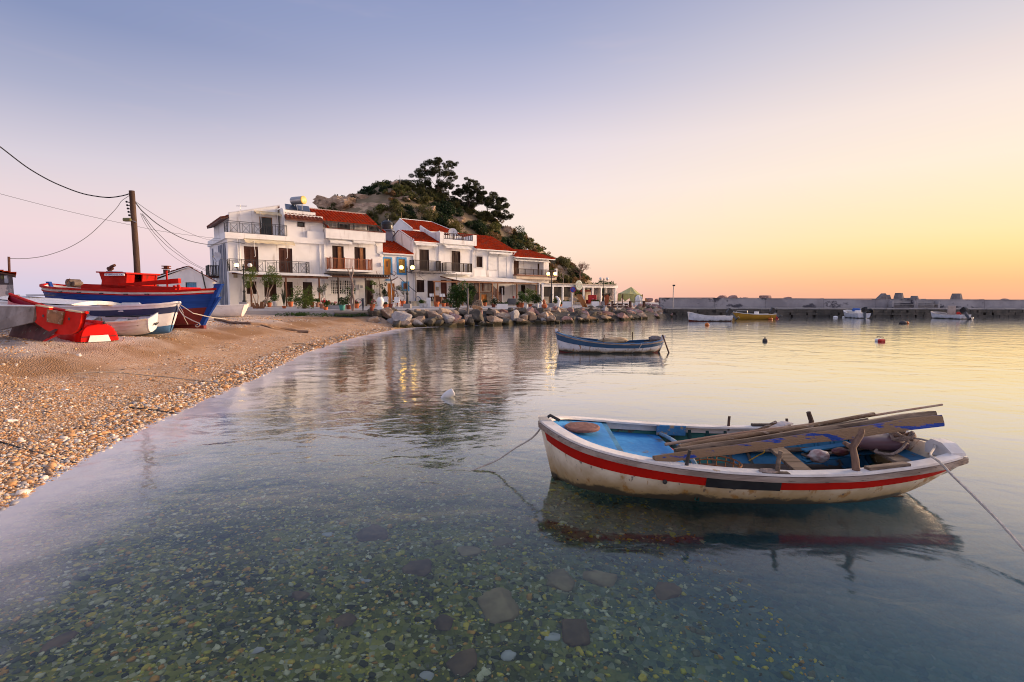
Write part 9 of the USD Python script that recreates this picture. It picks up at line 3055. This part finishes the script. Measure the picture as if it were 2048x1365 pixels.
obj('inside',MB().grid(R_[:,0:2]-ex*0.03).grid(R_[:,7:9]+ex*0.03),mat('pink_red_inside',(0.42,0.02,0.05),(0.34,0.015,0.04),3,0.5),t,smooth=40)
obj('far_gunwale',MB().tube(R_[:,0]+ey*0.02,0.035,6),RB,t,smooth=40)
kb=tl+ex*0.47*wT-ey*1.2*hT
obj('keel',MB().hull([kb+ax_*0.0+ex*d+UP*0.12 for d in (-0.05,0.05)]+[skeg+ex*d-UP*0.0 for d in (-0.03,0.04)]+[kb+dirb*2.6+ex*d+UP*0.34 for d in (-0.04,0.04)]+[skeg+dirb*2.4+ex*d+UP*0.02 for d in (-0.04,0.04)]),mat('dark_red_bottom',(0.1,0.02,0.02)),t)
obj('keel_end',MB().hull([kb+ax_*0.012+ex*d for d in (-0.055,0.095)]+[skeg+ax_*0.012+ex*d for d in (-0.02,0.06)]+[kb+ax_*0.02+ex*d for d in (-0.055,0.095)]+[skeg+ax_*0.02+ex*d for d in (-0.02,0.06)]),RB,t)
# weathered grey near side
g0_,g1_=tl+ax_*0.02,tl+ex*-0.04*wT-ey*0.80*hT+ax_*0.02
far0=at(-70,611,y=D+1.3)
far1=at(-70,677,y=D+1.0)
gn=unit(np.cross(far0-g0_,g1_-g0_))
gn=gn if gn[1]<0 else -gn
mid1=at(60,646,y=D+0.28)
obj('grey_side',MB().hull([g0_,g1_,mid1,far0,far1]+[p-gn*0.05 for p in (g0_,g1_,mid1,far0,far1)]),mat('grey_weathered_ply',(0.32,0.27,0.245),(0.215,0.175,0.155),2.6,0.85,0.3,14,c3=(0.13,0.10,0.085),lo3=0.56,hi3=0.66,scale3=6),t)
obj('near_gunwale',MB().tube([g0_+UP*0.005,far0+UP*0.005],0.02,6),WHITEPAINT,t)
# ---- small boats at the end of the beach
ZK=lambda x,y:(420+x/9.309,540+y/9.309)
o=beach_at(*ZK(165,888))
hb=Hull([(0.1,0,0.03,0.55,0.1),(0.5,0.45,0.4,0.48,0.03),(1.5,1.5,0.6,0.45,0.0),(2.4,2.4,0.58,0.46,0.0),(3.0,3.05,0.5,0.5,0.05)],o-V(2.85,0.6,-0.02)+V(0,0,0),math.radians(12),0.7,1.2)
t=thing('beached_boat','grey dinghy with a red edged pale transom right of the blue fishing boat','dinghy',o)
obj('hull',clinker(hb,MB(),6,0.03,0.99),mat('dark_grey_hull',(0.17,0.16,0.17),(0.12,0.11,0.12),3,0.7),t)
obj('lining',hb.skin(MB(),0.05,0.97,-0.02,0,6),mat('dinghy_inside',(0.3,)*3),t,smooth=50)
obj('gunwale',hb.rail(MB(),0.08,0.04,1.0,0.03,-0.01),WHITEPAINT,t)
obj('transom',hb.transom(MB(),0.05),mat('pale_transom',(0.52,0.48,0.47),(0.44,0.4,0.4),3,0.7),t)
m=MB()
lp=[hb.w(hb.pt(1.0,v,-1)+V(0.06,0,0)) for v in np.linspace(1,0,8)]+[hb.w(hb.pt(1.0,v,1)+V(0.06,0,0)) for v in np.linspace(0,1,8)]
obj('red_edge',m.tube(lp,0.018,5),mat('bright_red_paint',(0.5,0.03,0.02)),t)
obj('motor_pad',MB().box(hb.w(V(3.13,0.0,0.36)),(0.03,0.3,0.24),hb.R),mat('cream_edge',(0.62,0.5,0.32)),t)
o=beach_at(*ZK(300,902))
hb=Hull([(0.1,0,0.03,0.75,0.1),(0.6,0.5,0.5,0.66,0.03),(1.8,1.8,0.75,0.6,0.0),(3.0,3.0,0.72,0.62,0.0),(3.7,3.95,0.6,0.68,0.04)],o-V(3.35,-0.1,-0.02),math.radians(16),0.7,1.2)
t=thing('beached_boat','white boat with a slanted stern at the end of the beach before the house corner','boat',o)
obj('hull',hb.skin(MB(),0,1,0,0,9),WB,t,smooth=60)
obj('lining',hb.skin(MB(),0.05,0.97,-0.03,0,6),WHITEPAINT,t,smooth=50)
obj('gunwale',hb.rail(MB(),0.12,0.05,1.0,0.03,-0.01),WHITEPAINT,t)
obj('transom',hb.transom(MB(),0.05),mat('pinkish_white',(0.70,0.62,0.58),(0.6,0.53,0.5),3,0.6),t)
obj('cover_deck',hb.deck(MB(),0.05,0.95,0.06,0.03,0.03),WB,t)
m=MB().lathe(hb.w(V(4.0,0.05,0.42)),[(0.01,0),(0.035,0),(0.03,0.012),(0.01,0.012)],8,hb.R@trimesh.transformations.rotation_matrix(1.57,[0,1,0])[:3,:3])
obj('drain_plug',m,IRON,t)

# tarpaulin heap, ropes, driftwood
c=beach_at(368,653)
rg=trimesh.creation.icosphere(4,1.0)
v=rg.vertices
v=v*(1+0.6*(fbm(v*2.0+3,4,2)-0.5)[:,None])
v[:,2]=np.maximum(v[:,2],-0.15)
solo('blue_tarpaulin',MB().add(v*V(0.42,0.35,0.22)+c+V(0.02,0,0.02),rg.faces),mat('blue_tarp',(0.025,0.065,0.26),(0.02,0.05,0.2),4,0.5,0.2),'crumpled blue tarpaulin heap on the shingle beside the white boat bow','tarpaulin',smooth=45)
v2=rg.vertices*(1+0.6*(fbm(rg.vertices*2.3+8,4,5)-0.5)[:,None])
solo('grey_tarpaulin',MB().add(v2*V(0.26,0.25,0.20)+c+V(-0.38,0.05,0.05),rg.faces),mat('grey_tarp',(0.10,0.11,0.13),(0.15,0.16,0.18),5,0.5,0.2),'crumpled grey plastic sheet left of the blue tarpaulin heap','tarpaulin',smooth=45)
hook=at(363,634,y=c[1]-0.1)
tp=wb.w(V(0.05,0,bow_z))
solo('hanging_fender',MB().lathe(at(367,650,y=c[1]-0.3),[(0.01,0),(0.04,0.02),(0.045,0.18),(0.02,0.24),(0.01,0.24)],10),mat('grey_fender',(0.36,0.33,0.33),None,3,0.6),'grey fender hanging on a rope over the blue tarpaulin heap','fender',smooth=40)
solo('hauling_rope',rope(np.array([tp,at(367,632,y=14.9),at(400,648,y=14.2),beach_at(418,645)+UP*0.02,beach_at(436,641)+UP*0.02]),0.014,5),ROPEPALE,'pale rope from the bow of the long white boat to the shingle, nearer one','rope')
solo('hauling_rope',rope(np.array([tp,at(375,622,y=15.6),at(410,633,y=16),beach_at(432,640)+UP*0.02,beach_at(520,655)+UP*0.02]),0.014,5),ROPEPALE,'pale rope from the bow of the long white boat, running farther to the right','rope')
solo('fender_rope',rope(np.array([tp,at(366,625,y=15.0),at(367,645,y=c[1]-0.3)]),0.008,4),ROPEPALE,'thin rope that holds the grey fender at the white boat bow','rope')


def ground_line(pxs,lift,sub=10):
    P=np.array([beach_at(*q) for q in pxs])
    s=np.concatenate([[0],np.cumsum(np.linalg.norm(np.diff(P,axis=0),axis=1))])
    q=np.linspace(0,s[-1],len(pxs)*sub)
    X,Y=PchipInterpolator(s,P[:,0])(q),PchipInterpolator(s,P[:,1])(q)
    return np.stack([X,Y,beach_z(X,Y)+lift],1)


DARKROPE=mat('dark_wet_rope',(0.035,0.032,0.03),(0.055,0.05,0.045),20,0.8)
for pxs,r_,m,lab in (([(-30,876),(0,885),(60,903),(140,925)],0.010,DARKROPE,'dark mooring line crossing the shingle at the left edge into the water'),
                        ([(258,817),(300,822),(345,828)],0.016,DARKROPE,'short thick dark line lying at the water edge below the berm'),
                        ([(150,735),(250,748),(340,756),(420,765),(480,771)],0.011,mat('grey_line',(0.3,0.26,0.23),(0.18,0.15,0.13),9,0.8),'long thin line across the middle of the beach into the water'),
                        ([(585,689),(615,690),(656,699)],0.018,DARKROPE,'dark line at the far water edge where the beach narrows')):
    L_=ground_line(pxs,r_*0.9)
    e=L_[-1]-L_[-4]
    ext=[L_[-1]+unit(e)*d*V(1,1,0)+V(0,0,-0.02-0.16*d) for d in (0.4,1.0,2.0)]
    solo('mooring_line',MB().tube(np.vstack([L_,ext]),r_,5),m,lab,'rope')
L_=ground_line([(430,641),(500,650),(560,658),(617,667)],0.05,4)
a,b=L_[0],L_[-1]
solo('driftwood_beam',MB().tube(L_,np.linspace(0.05,0.085,len(L_)),7),mat('brown_driftwood',(0.22,0.14,0.095),(0.14,0.09,0.065),3,0.9,0.4),'long brown wooden beam lying on the shingle towards the water','beam',smooth=40)
L_=ground_line([(470,645),(540,657),(600,664)],0.03,4)
solo('driftwood_pole',MB().tube(L_,0.035,6),mat('brown_driftwood',(0.22,0.14,0.095)),'thinner brown pole lying beside the long wooden beam','pole',smooth=40)
for i,(px,py,w) in enumerate(((20,843,0.055),(158,712,0.06),(130,780,0.05),(175,645,0.0))):
    if w:
        p=beach_at(px,py)
        v_,f_=rock_mesh(8000+i,2,(1.2,1,0.6))
        solo('white_stone',MB().add(v_*w+p,f_),mat('white_stone',(0.72,0.66,0.62),None,9,0.8),('white stone on the shingle at the left edge above the dark line','white stone on the upper shingle below the red dinghy','white stone in the middle of the shingle slope')[i],'stone')

# ---- stones and weed on the seabed
STONE_DK=mat('seabed_stone_dark',(0.26,0.17,0.085),(0.13,0.095,0.055),3,0.9,0.4,8)
STONE_BR=mat('seabed_stone_brown',(0.46,0.35,0.18),(0.28,0.21,0.11),3,0.9,0.4,8)
STONE_PL=mat('seabed_stone_pale',(0.62,0.62,0.58),(0.5,0.5,0.46),3,0.9,0.3,8)


def seabed_at(px,py):
    """Where the bent line of sight meets the seabed."""
    p=at(px,py,z=0.0)
    r=unit(ray(px,py))
    h=unit(V(r[0],r[1],0))
    s=math.hypot(r[0],r[1])/1.33
    d=h*s+V(0,0,-math.sqrt(1-s*s))
    q=p.copy()
    for _ in range(400):
        q=q+d*0.02
        if q[2]<float(beach_z(np.array(q[0]),np.array(q[1]))):
            break
    return q


rk_=random.Random(5)
for px,py,w,m,lab in ((995,1208,90,STONE_BR,'large flat brown stone under the water in the lower middle'),(838,1140,62,STONE_DK,'dark reddish stone under the water left of the flat brown stone'),(1148,1262,75,STONE_DK,'dark rounded stone under the water right of the white shell stone'),
                          (1115,1165,70,STONE_BR,'brown stone under the water below the boat reflection'),(935,1105,50,STONE_BR,'tan stone under the water above the flat brown stone'),(745,1070,70,STONE_DK,'dark flat stone under the water left of the boat bow'),
                          (690,1245,45,STONE_DK,'small dark stone among the yellow weed at the bottom'),(1010,1085,48,STONE_BR,'pale brown stone under the water below the boat bow'),(1190,1160,60,STONE_BR,'long brown stone under the water beside the boat reflection'),
                          (885,1250,50,STONE_DK,'dark stone at the right edge of the yellow weed'),(112,1290,40,STONE_DK,'dark stone among the pebbles at the lower left'),(600,1195,36,STONE_DK,'small dark stone in the middle of the pebbly bottom'),(1330,1185,60,STONE_DK,'dim dark stone under the water right of the other stones, below the rowing boat'),(925,1330,60,STONE_DK,'dark stone at the very bottom of the picture')):
    q=seabed_at(px,py)
    D=np.linalg.norm(q-V(0,0,CAM_H))
    s=w/FPX*D*0.5
    v_,f_=rock_mesh(9000+px,3,(1.1,0.9,0.55),22)
    v_=v_*(1+0.3*(fbm(v_*1.7+px,3,3)-0.5)[:,None])
    v_=v_@rotz(px*0.1).T
    solo('submerged_stone',MB().add(v_*s+q+V(0,0,s*0.15),f_),m,lab,'stone',smooth=True)
for px,py,w,lab in ((655,1070,16,'white shell on the bottom above the small dark stone'),(733,1162,14,'white shell on the bottom left of the dark reddish stone'),(1102,1277,24,'bright white stone on the bottom beside the dark rounded stone'),(1017,1316,20,'white stone at the bottom edge below the flat brown stone'),
                       (515,1302,18,'pale stone on the bottom at the lower left of the weed'),(852,1357,18,'pale stone cut by the bottom edge'),(82,1200,12,'small white pebble on the bottom at the left'),(738,1080,0,'')):
    if w:
        q=seabed_at(px,py)
        s=w/FPX*np.linalg.norm(q-V(0,0,CAM_H))*0.55
        v_,f_=rock_mesh(9500+px,1,(1.2,0.9,0.5))
        solo('white_seabed_stone',MB().add(v_*s+q+V(0,0,0.01),f_),STONE_PL,lab,'stone',smooth=40)
make_water()
